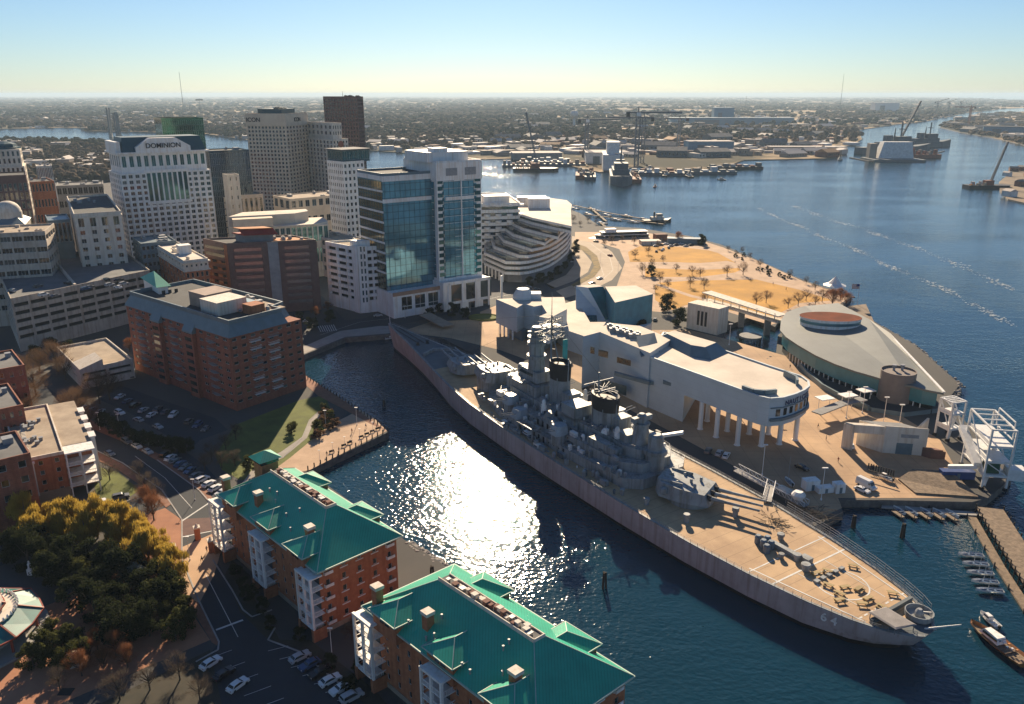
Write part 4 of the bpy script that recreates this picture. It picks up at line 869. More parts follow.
# ---- waterfront condominiums with green hip roofs
def condo(C, Rr, L, label, seed):
    zc = 19.0
    c = P(*C, zc).to_2d() if len(C) == 2 else Vector(C[:2]); r = P(*Rr, zc).to_2d(); l = P(*L, zc).to_2d()
    b = Bld('condominium', label, 'apartment building', c, r - c, l - c, zc, 'green roofed waterfront condominiums')
    W, D = b.W, b.D; z = zc; e = .9
    x0, x1, y0, y1 = 1.0, W - 1, 1.0, D - 1
    b.shell(M['brick3'], M['glassdark'], G, z, {'F': (5, 5, .24, .46), 'L': (13, 5, .24, .46)}, x0=x0, x1=x1, y0=y0, y1=y1, glassm=M['glassdark'], top=.3, base=.4, dep=.25)
    tr = b.mb(); tr.box(x0 - .12, x1 + .12, y0 - .12, y1 + .12, G, G + 1.2); b.part('stone_base', tr, M['tanstone'])
    zr = z + 7.2; xm = W / 2; xs0, xs1 = xm - 1.3, xm + 1.3; ys0, ys1 = 11.5, D - 11.5
    rf = b.mb(); E0 = [(-e * .2, 0), (W, 0), (W, D), (0, D)]
    rf.add([(0, 0, z), (W, 0, z), (W, D, z), (0, D, z), (xs0, ys0, zr), (xs1, ys0, zr), (xs1, ys1, zr), (xs0, ys1, zr), (0, 0, z - .35), (W, 0, z - .35), (W, D, z - .35), (0, D, z - .35)],
           [(0, 1, 5, 4), (1, 2, 6, 5), (2, 3, 7, 6), (3, 0, 4, 7), (8, 9, 1, 0), (9, 10, 2, 1), (10, 11, 3, 2), (11, 8, 0, 3), (11, 10, 9, 8), (4, 5, 6, 7)])
    b.part('roof', rf, M['teal'])
    gut = b.mb(); 
    for a_, c_ in (((-.1, -.1), (W + .1, -.1)), ((W + .1, -.1), (W + .1, D + .1)), ((W + .1, D + .1), (-.1, D + .1)), ((-.1, D + .1), (-.1, -.1))):
        gut.bar((*a_, z - .12), (*c_, z - .12), .22, .3)
    for a_, c_ in (((0, 0, z), (xs0, ys0, zr)), ((W, 0, z), (xs1, ys0, zr)), ((W, D, z), (xs1, ys1, zr)), ((0, D, z), (xs0, ys1, zr))): gut.bar(Vector(a_) + Vector((0, 0, .06)), Vector(c_) + Vector((0, 0, .06)), .16, .12)
    b.part('gutter_and_ridge_trim', gut, mat('pale_green_trim', (.42, .55, .45), .6))
    wl = b.mb(); wl.box(xs0, xs1, ys0, ys1, zr + .01, zr + .06); b.part('roof_well', wl, M['roofgrey'])
    wl = b.mb(); wl.box(xs0 - .15, xs0 + .05, ys0, ys1, zr - .4, zr + .7); wl.box(xs1 - .05, xs1 + .15, ys0, ys1, zr - .4, zr + .35); wl.box(xs0 + .05, xs1 - .05, ys0 - .1, ys0 + .1, zr - .4, zr + .6); b.part('well_parapet', wl, M['offwhite'])
    rr = random.Random(seed)
    for i in range(22):
        y = ys0 + 1 + (ys1 - ys0 - 2.5) * i / 22 + rr.uniform(0, .6); s_ = rr.uniform(.5, 1.0)
        b.unit(rr.uniform(xs0 + .2, xs1 - 1.2), y, s_, s_, rr.uniform(.4, .9), rr.choice([M['steel'], M['farbrick'], M['offwhite']]), z=zr + .05)
    for i in range(9):
        u = rr.uniform(.15, .8); y = rr.uniform(ys0, ys1); x = xs0 * u; m_ = b.mb(); m_.lathe((x, y, z + 7.2 * u - .2), [(.16, 0), (.16, 1.0), (.24, 1.05), (.24, 1.2)], 7); b.part('vent_pipe', m_, M['steel'])
    # projecting dormer wings with their own hip roofs
    def wing(side, yc, hw, out, zb, h, depth, brick=True):
        m_ = b.mb(); w_ = b.mb()
        sx = (lambda x: x) if side == 'L' else (lambda x: W - x)
        xo = -out; xi = depth
        pts = [(sx(xo), yc - hw, zb), (sx(xo), yc + hw, zb), (sx(xi), yc + hw, zb), (sx(xi), yc - hw, zb), (sx(xo + hw * .95), yc, zb + h), (sx(xi + 2), yc, zb + h),
               (sx(xo), yc - hw, zb - .25), (sx(xo), yc + hw, zb - .25), (sx(xi), yc + hw, zb - .25), (sx(xi), yc - hw, zb - .25)]
        fs = [(0, 1, 4), (1, 2, 5, 4), (3, 0, 4, 5), (2, 3, 5), (6, 7, 1, 0), (7, 8, 2, 1), (9, 6, 0, 3), (6, 9, 8, 7)]
        m_.add(pts, fs); q = b.part('dormer_roof', m_, M['teal'])
        w_.box(sx(xo + .7), sx(xi), yc - hw + .7, yc + hw - .7, z - 2.5, zb - .25)
        wo = b.part('dormer_wall', w_, M['brick3'], parent=q)
        for i in range(2):
            v = b.mb(); v.box(sx(xo + .62), sx(xo + .70), yc - 1.5 + i * 1.7, yc - .3 + i * 1.7, zb - 1.7, zb - .5); b.part('dormer_window', v, M['glassdark'], parent=q)
        tr2 = b.mb(); 
        for p_, q_ in ((0, 1), (0, 3), (1, 2), (0, 4), (1, 4), (4, 5)): tr2.bar(Vector(pts[p_]), Vector(pts[q_]), .16, .2)
        b.part('trim', tr2, MATS['pale_green_trim'], parent=q)
    for yc in (D * .17, D * .5, D * .83): wing('L', yc, 4.4, .6 if abs(yc - D * .5) < 1 else 1.2, z + 2.0, 2.4, 8)
    for yc in (D * .25, D * .72): wing('R', yc, 4.6, .4, z + 2.2, 2.4, 7)
    # chimneys
    for x, y in ((4.2, 9.5), (3.6, D * .66), (1.5, D * .93)):
        m_ = b.mb(); m_.box(x - .8, x + .8, y - .8, y + .8, z - 1, z + 5.2); ch = b.part('chimney', m_, M['brick3']); m_ = b.mb(); m_.box(x - 1, x + 1, y - 1, y + 1, z + 5.2, z + 5.9); b.part('chimney_cap', m_, M['offwhite'], parent=ch)
    # white balcony stacks
    for yc in (2.8, D * .5, D - 2.8):
        fr = b.mb(); bx0 = -1.9; hw = 2.9
        for yy in (yc - hw, yc, yc + hw): fr.box(bx0 - .25, bx0 + .25, yy - .25, yy + .25, G + 3, z - 1.2)
        fr.box(bx0 - .3, bx0 + .3, yc - hw - .3, yc + hw + .3, z - 1.2, z - .7); fr.box(bx0 + .3, x0, yc - hw - .2, yc + hw + .2, z - 1.15, z - .85); st = b.part('balcony_frame', fr, M['white'])
        pr_ = b.mb(); pr_.box(bx0 - .4, x0, yc - hw - .4, yc - hw + .5, G, G + 3); pr_.box(bx0 - .4, x0, yc + hw - .5, yc + hw + .4, G, G + 3); b.part('balcony_pier', pr_, M['brick3'], parent=st)
        for k in range(4):
            zz = G + 3 + k * 3.15; m_ = b.mb(); m_.box(bx0 - .2, x0, yc - hw - .2, yc + hw + .2, zz - .2, zz)
            m_.box(bx0 - .15, bx0 - .05, yc - hw, yc + hw, zz + .9, zz + 1.02); m_.box(bx0 - .05, x0, yc - hw - .1, yc - hw, zz + .9, zz + 1.02); m_.box(bx0 - .05, x0, yc + hw, yc + hw + .1, zz + .9, zz + 1.02)
            for i in range(16): m_.box(bx0 - .13, bx0 - .07, yc - hw + i * .38, yc - hw + i * .38 + .08, zz, zz + .9)
            for i in range(6): m_.box(bx0 + .1 + i * .42, bx0 + .18 + i * .42, yc - hw - .08, yc - hw - .02, zz, zz + .9)
            b.part('balcony', m_, M['white'], parent=st)
            m_ = b.mb(); m_.box(x0 - .06, x0 - .01, yc - 1.5, yc + 1.5, zz + .05, zz + 2.2); b.part('balcony_door', m_, M['glassdark'], parent=st)
    # F-face window trims with sills
    for k in range(5):
        fh = (z - .3 - G - .4) / 5
        for cidx in range(5):
            tr = b.mb(); u = x0 + (cidx + .5) * (x1 - x0) / 5; zb2 = G + .4 + k * fh + fh * .54
            tr.box(u - 1.0, u + 1.0, y0 - .14, y0 - .01, zb2 - .28, zb2 - .08); 
            if cidx in (0, 4): tr.box(u - 1.05, u - .95, y0 - .7, y0 - .02, zb2 - .05, zb2 + .6); tr.box(u - 1.05, u + 1.05, y0 - .7, y0 - .6, zb2 - .1, zb2 + .6)
            b.part('window_sill', tr, M['white'])
    b.flush(); return b
c1 = condo((317, 573), (402, 535.5), (216, 494.5), 'brick condominium with green roof and square cupola, the farther of the two', 1)
D1 = c1
# cupola pavilion on the far end of the farther condo
m_ = c1.mb(); m_.box(9.5, 14, c1.D - 7.5, c1.D - 3, 19, 26.5); cu = c1.part('cupola', m_, M['brick3'])
m_ = c1.mb(); m_.box(9.3, 14.2, c1.D - 7.7, c1.D - 2.8, 26.5, 27.6); c1.part('cupola_window', m_, M['glassdark'], parent=cu)
m_ = c1.mb(); m_.prism([(8.6, c1.D - 8.4), (14.9, c1.D - 8.4), (14.9, c1.D - 2.1), (8.6, c1.D - 2.1)], 27.6, 29.4, top=[(11.6, c1.D - 5.4), (11.9, c1.D - 5.4), (11.9, c1.D - 5.1), (11.6, c1.D - 5.1)]); c1.part('cupola_roof', m_, M['teal'], parent=cu)
pR = P(634, 676, 19); pL = P(362, 606, 19); dl = (c1.ly) ; rl = c1.rx
# same building turned the same way: corner found from its left end and length
l2 = Vector((pL.x, pL.y)); cc = l2 - dl * c1.D; rr2 = pR.to_2d()
w2 = (rr2 - cc)
condo((cc.x, cc.y, 0), (634, 676), (362, 606), 'brick condominium with green roof nearest the camera at the bottom edge', 2)
# ------------------------------------------------------------------ battleship (local x = forward from the stern, y = port, z = up from the water)
SHIPROT = math.atan2(AX.y, AX.x)
ship = empty('battleship', (SHIP0.x, SHIP0.y, 0), SHIPROT, 'huge grey museum battleship with teak deck and three triple gun turrets moored at the quay', 'battleship')
def part(name, mb, m, parent=None, smooth=False): return mb.build(name, m, parent or ship, smooth)
ST = [(0, 2.2, 6.6), (2, 4.6, 6.6), (6, 7.6, 6.6), (12, 10.2, 6.6), (22, 13.0, 6.7), (36, 15.6, 6.9), (55, 17.6, 7.1), (80, 18.6, 7.4), (110, 18.8, 7.7), (140, 18.6, 8.1), (165, 17.4, 8.5), (185, 15.0, 8.9), (205, 11.6, 9.4), (225, 8.0, 10.0), (242, 5.2, 10.6), (256, 3.2, 11.1), (266, 1.5, 11.5), (271, .35, 11.7)]
def hb(s):
    for a, b_ in zip(ST, ST[1:]):
        if a[0] <= s <= b_[0]:
            t = (s - a[0]) / (b_[0] - a[0]); return a[1] + t * (b_[1] - a[1]), a[2] + t * (b_[2] - a[2])
    return ST[-1][1:]
def hullrows():
    mb = MB(); n = len(ST); rows = []
    for s, w, z in ST:
        k = min(1, s / 18); bow = max(0, (s - 180) / 91)
        wl = w * (1 - .55 * bow) * (1 - .35 * (1 - k)); off = (1 - k) * 5.5 * (1 - s / 18 if s < 18 else 0); ob = -max(0, (s - 240)) * .14
        rows.append([(s, w, z), (s + off * .35 + ob * .5, w * (1 - .2 * bow), z * .5), (s + off + ob, wl, 1.0), (s + off + ob, wl * .98, -1.5)])
    for side in (1, -1):
        v = []; 
        for r_ in rows: v += [(x, y * side, z) for x, y, z in r_]
        f = [];
        for i in range(n - 1):
            for j in range(3):
                q = (i * 4 + j, i * 4 + j + 1, (i + 1) * 4 + j + 1, (i + 1) * 4 + j); f.append((q if side < 0 else q[::-1], 1 if j == 2 else 0))
        b0 = len(mb.v); mb.v += v
        for q, m in f: mb.f.append([k + b0 for k in q]); mb.m.append(m)
    r0 = rows[0]
    for j in range(3):
        a, b_ = r0[j], r0[j + 1]; mb.add([(a[0], a[1], a[2]), (a[0], -a[1], a[2]), (b_[0], -b_[1], b_[2]), (b_[0], b_[1], b_[2])], [(0, 1, 2, 3)], 1 if j == 2 else 0)
    return mb
part('hull', hullrows(), [M['hull'], M['hullblack']], smooth=True)
dk = MB(); n = len(ST)
dk.v = [(s, w - .1, z) for s, w, z in ST] + [(s, -w + .1, z) for s, w, z in ST]
for i in range(n - 1): dk.f.append([i, n + i, n + i + 1, i + 1]); dk.m.append(1 if (ST[i][0] < 6 or ST[i][0] >= 205) else 0)
part('deck', dk, [M['teak'], M['deckgrey']])
# waterway edge and bulwark strake
ed = MB()
for side in (1, -1):
    for (s0, w0, z0), (s1, w1, z1) in zip(ST, ST[1:]): ed.bar((s0, side * (w0 - .35), z0 + .1), (s1, side * (w1 - .35), z1 + .1), .7, .2)
part('deck_edge', ed, M['navy'])
rl = MB()
s = 1.0
while s < 268:
    w, z = hb(s); w2, z2 = hb(min(270, s + 2.2))
    for side in (1, -1):
        rl.bar((s, side * (w - .25), z), (s, side * (w - .25), z + 1.1), .07)
        for h in (.4, .75, 1.1): rl.bar((s, side * (w - .25), z + h), (s + 2.2, side * (w2 - .25), z2 + h), .05)
    s += 2.2
part('guard_rail', rl, M['steel'])
# screens of lifelines on the starboard quarter
sc = MB()
for i in range(16):
    s = 4 + i * 3; w, z = hb(s); w2, z2 = hb(s + 3); sc.bar((s, -(w + .9), z), (s, -(w + .9), z + 2.2), .1)
    for h in (.8, 1.5, 2.2): sc.bar((s, -(w + .9), z + h), (s + 3, -(w2 + .9), z2 + h), .07)
part('safety_net_frame', sc, M['steel'])
# flight deck markings
mk = MB(); zz = 6.78
def mline(a, b_, w=.45):
    a, b_ = Vector(a), Vector(b_); d = (b_ - a).normalized(); nn = Vector((-d.y, d.x)) * w / 2
    mk.add([(*(a + nn), hb(a.x)[1] + .03), (*(b_ + nn), hb(b_.x)[1] + .03), (*(b_ - nn), hb(b_.x)[1] + .03), (*(a - nn), hb(a.x)[1] + .03)], [(0, 1, 2, 3)][::-1])
for i in range(28):
    a0, a1 = 2 * math.pi * i / 28, 2 * math.pi * (i + 1) / 28; mline((21.5 + 6 * math.cos(a0), 6 * math.sin(a0)), (21.5 + 6 * math.cos(a1), 6 * math.sin(a1)), .35)
for s in (11.5, 30.5, 37): 
    w = hb(s)[0]
    if s == 30.5: mline((s, -w + .8), (s, w - .8), .5)
    elif s == 37: mline((s, -w + .8), (s, w - .8), .35)
    else:
        for k in range(9): mline((s, -w + 1 + k * (2 * w - 2) / 9), (s, -w + 1 + (k + .62) * (2 * w - 2) / 9), .4)
mline((10, 8.0), (38, 13.3), .35); mline((8, -7.4), (38, -13.3), .35)
for y in (-4, 4): mline((13, y), (30, y * 1.3), .2)
part('flight_deck_marking', mk, M['line'])
# hull number near the stern, port side
w, z = hb(14)
for ch, s in (('6', 17.6), ('4', 15.4)): text_mesh(ch, 2.9, .05, M['white'], ship, (s, hb(s)[0] + .12, 4.7), (math.pi / 2, 0, math.pi + math.atan2(hb(s + 1)[0] - hb(s - 1)[0], 2)), 'hull_number')
# stern gear
m_ = MB(); m_.lathe((4.6, -3.4, 6.6), [(2.7, 0), (3.0, .3), (3.0, 1.5), (2.8, 1.5), (2.6, .5)], 18); part('stern_gun_tub', m_, M['navy'])
m_ = MB(); m_.lathe((4.6, -3.4, 7.0), [(1.1, 0), (.9, 1.0), (.5, 1.7)], 10); m_.bar((4.6, -3.4, 8), (2.2, -3.8, 9.0), .25); part('tub_winch', m_, M['steel'])
m_ = MB(); m_.prism([(2.0, 2.0), (9.5, 1.6), (10.5, 6.8), (3.6, 7.2)], 8.3, 8.5, top=[(2.4, 2.4), (9.2, 2.0), (10.1, 6.4), (4.0, 6.8)]); 
for x, y in ((2.4, 2.4), (9.2, 2.0), (10.1, 6.4), (4.0, 6.8)): m_.bar((x, y, 6.6), (x, y, 8.4), .15)
part('stern_awning', m_, mat('grey_canvas', (.30, .28, .27), .9))
m_ = MB(); m_.tube((1.5, -.6, 6.6), (-5.0, -1.8, 11.2), .22, .1, 6); part('stern_boom', m_, M['whitesteel'])
m_ = MB()
for s in (8.6,): m_.box(s, s + .8, -7.6, 7.6, 6.62, 7.7)
part('deck_breakwater', m_, M['deckgrey'])
def bench(x, y, a, w=2.4, m=None):
    m_ = MB(); ca, sa = math.cos(a), math.sin(a)
    f = lambda u, v, z: (x + ca * u - sa * v, y + sa * u + ca * v, hb(max(1, x))[1] + z)
    mb = MB(f); mb.box(-w / 2, w / 2, -.35, .35, .7, .8); mb.box(-w / 2, w / 2, -.95, -.6, .42, .5); mb.box(-w / 2, w / 2, .6, .95, .42, .5)
    for u in (-w / 2 + .3, w / 2 - .4): mb.box(u, u + .1, -.9, .9, 0, .42); mb.box(u, u + .1, -.08, .08, .5, .7)
    o = mb.build('picnic_table', m or mat('yellow_wood', (.40, .30, .14), .8)); return o
tb = []
pos = [(22.8, 3.6, .3), (20.0, 1.0, 1.2), (17.8, -1.2, 1.6), (19.2, 4.3, .2), (14.4, .4, 1.45), (14.0, 3.4, .9), (26.5, -1.2, .4), (27.2, 1.9, 1.3), (24.5, -8.4, .6), (12.6, -6.2, .7), (17.6, 6.4, 1.2), (11.0, .6, .1)]
wh = ['inside the painted circle on the port side', 'at the centre of the painted circle', 'inside the painted circle toward the stern', 'at the port edge of the painted circle', 'aft of the painted circle on the centreline',
      'aft of the circle near the port awning', 'forward of the painted circle on the centreline', 'forward of the painted circle toward port', 'beside the starboard rail', 'near the starboard stern rail', 'beside the port rail aft', 'against the deck breakwater']
SM = Matrix.Translation((SHIP0.x, SHIP0.y, 0)) @ Matrix.Rotation(SHIPROT, 4, 'Z')
for (x, y, a), wl_ in zip(pos, wh):
    o = bench(x, y, a); o.matrix_world = SM; tag(o, 'yellow bench table on the teak deck ' + wl_, 'table', 'bench tables on the flight deck')
# ventilators, hatches, deck fittings
def vent(x, y, r, h, m='navy'):
    z = hb(x)[1]; m_ = MB(); m_.lathe((x, y, z), [(r * .75, 0), (r * .75, h * .6), (r, h * .65), (r, h), (r * .9, h + .1)], 14); part('ventilator', m_, M[m], smooth=True)
for x, y, r, h in ((57, -3, 1.0, 2.6), (62, 10.5, .95, 2.4), (34, .5, 1.1, 1.6), (36.6, 3.2, .8, 1.3), (30.0, 2.4, 1.2, 1.7), (42.6, -4.0, 1.0, 1.5), (75, 13, .9, 2.0), (83, 15, .8, 1.8), (206, 3, .9, 1.8), (214, -2, .9, 1.8), (204, -4, .8, 1.5)): vent(x, y, r, h)
for i, (x, y) in enumerate(((43.0, .8), (42.4, 3.0), (44.6, 2.4), (41.0, 1.8), (40.4, 4.2))):
    m_ = MB(); z = hb(x)[1]; m_.lathe((x, y, z), [(.9, 0), (.9, 1.9), (.6, 2.3)], 12); part('deck_locker_drum', m_, mat('blue_grey_paint', (.14, .19, .24), .5), smooth=True)
m_ = MB(); m_.box(34, 42, -.8, .6, 7.0, 8.0); m_.box(31, 33.6, -1.8, .2, 6.9, 8.2); part('deck_house', m_, M['navy'])
m_ = MB()
for k in range(5): m_.box(25 - k * .05, 25.9, -6 + k * 2.4, -4.6 + k * 2.4, 6.8, 7.3)
part('cleat', m_, M['navy'])
# net-like rigging pile starboard aft
m_ = MB(); rr = random.Random(2)
for i in range(46):
    a = rr.random() * 6.28; r0 = rr.uniform(0, 4.5); x, y = 49 + math.cos(a) * r0, -9.5 + math.sin(a) * r0 * .7; a2 = rr.random() * 6.28; l = rr.uniform(1, 3.5)
    m_.bar((x, y, 7.2 + rr.random() * .8), (x + math.cos(a2) * l, y + math.sin(a2) * l, 7.2 + rr.random() * 1.2), .09)
part('rigging_pile', m_, M['pile'])
# --- main gun turrets
def turret(x, y, zd, yaw, rise, elev, baseh):
    tf = lambda u, v, z: (x + math.cos(yaw) * u - math.sin(yaw) * v, y + math.sin(yaw) * u + math.cos(yaw) * v, zd + z)
    nb = MB(tf); nb.lathe((0, 0, 0), [(6.6, 0), (6.6, baseh + .3)], 28); br = part('barbette', nb, M['navy'], smooth=True)
    z = baseh + .3; hs = MB(tf)
    plan = [(7.2, -5.6), (7.2, 5.6), (-1, 7.0), (-7.0, 6.4), (-9.2, 3.6), (-9.2, -3.6), (-7.0, -6.4), (-1, -7.0)]
    tp = [(5.6, -4.8), (5.6, 4.8), (-1, 6.0), (-6.6, 5.6), (-8.8, 3.3), (-8.8, -3.3), (-6.6, -5.6), (-1, -6.0)]
    zt = [3.0, 3.0, 3.6, 4.0, 4.1, 4.1, 4.0, 3.6]
    hs.prism(plan, z, [z + q for q in zt], top=tp); th = part('turret_house', hs, M['navy'])
    fx = MB(tf)
    for v in (-6.6, 6.6): fx.lathe((-5.6, v, z + 1.4), [(1.0, 0), (1.2, .4), (1.0, 1.6), (.5, 1.9)], 10)
    for u, v in ((-3, -3), (-3, 3), (0, 0), (-6, 1), (2, 2.5), (2, -2.5)): fx.lathe((u, v, z + 3.4), [(.45, 0), (.45, .9), (.25, 1.1)], 8)
    fx.box(-7.5, -1, -4.2, -4.0, z + 3.6, z + 4.5); fx.box(-7.5, -1, 4.0, 4.2, z + 3.6, z + 4.5)
    part('rangefinder_hood', fx, M['navy'], parent=th)
    for i, v in enumerate((-3.1, 0, 3.1)):
        g_ = MB(tf); e = R(elev); p0 = Vector((5.6, v, z + 1.7)); p1 = p0 + Vector((math.cos(e), 0, math.sin(e))) * 14.8
        g_.tube(p0 + Vector((.8, 0, .1)), p0 + Vector((5, 0, math.tan(e) * 5)), .62, .52, 12); g_.tube(p0 + Vector((4.8, 0, math.tan(e) * 4.8)), p1, .46, .30, 12); g_.tube(p1 - (p1 - p0).normalized() * .6, p1, .36, .36, 12)
        part('gun_barrel', g_, M['navy'], parent=th, smooth=True)
        s_ = MB(tf); s_.tube(p0 + Vector((-.2, 0, 0)), p0 + Vector((1.5, 0, math.tan(e) * 1.3)), 1.15, .78, 12); part('blast_bag', s_, M['black'], parent=th, smooth=True)
turret(71, 0, 7.2, math.pi + .42, 0, 1, 1.3)
turret(176, 0, 8.6, -.16, 0, 2, 4.6)
turret(198, 0, 9.1, -.16, 0, 2, .9)
# --- superstructure decks
def deckhouse(name, poly, z0, z1, m=None, edge=True):
    mb = MB(); mb.prism(poly, z0, z1); o = part(name, mb, m or M['navy'])
    if edge:
        r_ = MB(); P_ = poly + [poly[0]]
        for a, b_ in zip(P_, P_[1:]):
            a, b_ = Vector(a), Vector(b_); r_.bar((*a, z1 + 1.0), (*b_, z1 + 1.0), .07); r_.bar((*a, z1 + .5), (*b_, z1 + .5), .05); n_ = max(1, int((b_ - a).length / 2))
            for i in range(n_): q = a.lerp(b_, i / n_); r_.bar((*q, z1), (*q, z1 + 1.0), .06)
        part('deck_rail', r_, M['steel'], parent=o)
    return o
deckhouse('first_level', [(82, -8), (86, -12.5), (110, -14), (150, -14), (162, -11), (169, -6), (169, 6), (162, 11), (150, 14), (110, 14), (86, 12.5), (82, 8)], 7.2, 10.7)
deckhouse('second_level', [(85, -5.5), (90, -9.8), (112, -11), (148, -11), (158, -8.5), (164, -4), (164, 4), (158, 8.5), (148, 11), (112, 11), (90, 9.8), (85, 5.5)], 10.7, 13.6)
deckhouse('third_level', [(88, -4), (94, -6), (102, -5), (112, -6), (124, -6), (140, -6.5), (156, -5.5), (160, 0), (156, 5.5), (140, 6.5), (124, 6), (112, 6), (102, 5), (94, 6), (88, 4)], 13.6, 16.6)
deckhouse('bridge_level', [(140, -5.5), (157, -5), (159, 0), (157, 5), (140, 5.5)], 16.6, 20.2)
deckhouse('bridge_wing', [(146, -7.5), (152, -7.5), (155, 0), (152, 7.5), (146, 7.5)], 20.2, 20.8)
m_ = MB(); m_.prism([(142, -3.6), (153, -3.4), (155.5, 0), (153, 3.4), (142, 3.6)], 20.8, 24.5, top=[(142.5, -3.2), (152.5, -3), (154.5, 0), (152.5, 3), (142.5, 3.2)]); part('bridge_house', m_, M['navy'])
m_ = MB()
for k in range(7): m_.box(145 + k * 1.2, 145.8 + k * 1.2, 3.45 - k * .02, 3.62, 22.6, 23.6)
for k in range(5): m_.box(154.2, 154.9, -2 + k * .9, -1.4 + k * .9, 22.6, 23.6)
part('bridge_window', m_, M['glassdark'])
m_ = MB(); m_.lathe((147.5, 0, 24.5), [(3.1, 0), (2.7, 6), (2.4, 11), (3.3, 11.2), (3.3, 12), (2.0, 12.1)], 16); part('fire_control_tower', m_, M['navy'], smooth=True)
for zz, rr_ in ((28.5, 3.5), (33.2, 3.3)):
    m_ = MB(); m_.lathe((147.5, 0, zz), [(rr_, 0), (rr_, .25)], 16); m_.lathe((147.5, 0, zz + .25), [(rr_ - .02, 0), (rr_, .9)], 16); part('tower_platform', m_, M['navy'])
m_ = MB(); m_.lathe((147.5, 0, 36.6), [(2.0, 0), (2.2, .6), (2.2, 2.4), (1.6, 3.2)], 12); m_.bar((147.5, -3.6, 38.2), (147.5, 3.6, 38.2), 1.1, .9); part('main_battery_director', m_, M['navy'], smooth=True)
m_ = MB(); m_.lathe((161.5, 0, 13.6), [(3.0, 0), (3.0, 3.6), (2.4, 4.4)], 14); m_.lathe((156.5, 0, 20.2), [(1.6, 0), (1.6, 3), (1.1, 3.5)], 12); part('conning_tower', m_, M['navy'], smooth=True)
# funnels
def funnel(x, z0, z1, cap0, lx, ly, nm='funnel'):
    m_ = MB(); m_.lathe((x, 0, 0), [(1.05, z0), (1.0, cap0), (1.0, cap0 + .01)], 24, sx=lx, sy=ly); f_ = part(nm, m_, M['navy'], smooth=True)
    m_ = MB(); m_.lathe((x, 0, 0), [(1.03, cap0), (1.1, z1 - .6), (1.06, z1), (.9, z1 + .1), (.85, z1 - .8)], 24, sx=lx, sy=ly); part('funnel_cap', m_, M['black'], parent=f_, smooth=True)
    m_ = MB()
    for k in range(4): m_.tube((x + lx * .5 - k * lx * .33, ly * .9, z0), (x + lx * .5 - k * lx * .33, ly * .9, cap0 + 1), .18, .18, 6)
    m_.tube((x - lx, 0, z0), (x - lx - .3, 0, z1 + 2), .25, .2, 6); part('steam_pipe', m_, M['navy'], parent=f_)
    return f_
funnel(133.5, 13.6, 31.0, 25.0, 4.2, 3.0); funnel(109.5, 13.6, 26.8, 22.0, 5.2, 3.4)
# foremast and radars
m_ = MB(); top = Vector((138.8, 0, 46)); m_.tube((138.8, 0, 20), top, .45, .3, 8)
m_.tube((134.0, 3.4, 16), (138.6, .3, 40), .28, .22, 6); m_.tube((134.0, -3.4, 16), (138.6, -.3, 40), .28, .22, 6)
for zz in (24, 29, 34): m_.bar((138.8, 0, zz), (138.8 - (40 - zz) * .19, 3.1 * (40 - zz) / 24, zz), .15); m_.bar((138.8, 0, zz), (138.8 - (40 - zz) * .19, -3.1 * (40 - zz) / 24, zz), .15)
m_.bar((138.8, -7, 41), (138.8, 7, 41), .25); m_.bar((138.8, -5, 37.5), (138.8, 5, 37.5), .22); m_.bar((135, 0, 41), (143, 0, 41), .22); m_.tube(top, (138.8, 0, 54), .16, .05, 5)
rr = random.Random(6)
for i in range(70): a = rr.random() * 6.28; l = rr.uniform(1.0, 3.6); zz = rr.choice([37.6, 39.5, 41.1, 43]); m_.bar((138.8 + rr.uniform(-2, 2), rr.uniform(-5, 5), zz), (138.8 + math.cos(a) * l, math.sin(a) * l * 1.6, zz + rr.uniform(0, 1.4)), .12)
part('foremast', m_, M['navy'])
m_ = MB(); m_.lathe((138.8, 0, 42), [(3.2, 0), (3.2, .3)], 12); part('mast_platform', m_, M['navy'])
m_ = MB()
for k in range(9): m_.bar((137.6, -3.6 + k * .9, 43.2), (137.9, -3.6 + k * .9, 45.4), .08)
for k in range(5): m_.bar((137.6 + k * .07, -3.8, 43.2 + k * .55), (137.6 + k * .07, 3.8, 43.2 + k * .55), .08)
part('radar_antenna', m_, M['black'])
m_ = MB()
for k in range(8): m_.box(137.8, 138.9, -1.2, -1.1, 28 + k * 1.5, 28.4 + k * 1.5) if False else None
m_.box(138.0, 138.2, -6.4, -4.4, 28.6, 36.6); part('signal_flag_rack', m_, mat('teal_paint', (.05, .42, .38), .6))
hl = MB()
for yy in (-6.5, -4.5, 4.5, 6.5): hl.bar((138.8, yy, 41), (136 + abs(yy) * .3, yy * 1.2, 17), .04)
hl.bar((138.8, 0, 45.8), (109, 0, 30), .05); hl.bar((138.8, 0, 46), (200, 0, 15), .05); hl.bar((138.8, 0, 46), (262, 0, 13), .05)
part('rigging', hl, M['black'])
# aft mast on the second funnel
m_ = MB(); m_.tube((113.0, 0, 16), (113.0, 0, 33), .4, .25, 8); m_.bar((113, -6, 30), (113, 6, 30), .25); m_.bar((109, -3.5, 28.4), (109, 3.5, 28.4), .3); m_.bar((104.5, 0, 27.6), (116, 0, 29), .25)
for i in range(12): a = rr.random() * 6.28; m_.bar((110 + rr.uniform(-3, 3), rr.uniform(-4, 4), 27.8), (110 + math.cos(a) * 5, math.sin(a) * 5, 28 + rr.random() * 2), .14)
part('aft_mast', m_, M['navy'])
m_ = MB(); m_.dome((104.0, 4.4, 16.6), 1.2, 1.5); part('radome', m_, M['white'], smooth=True)
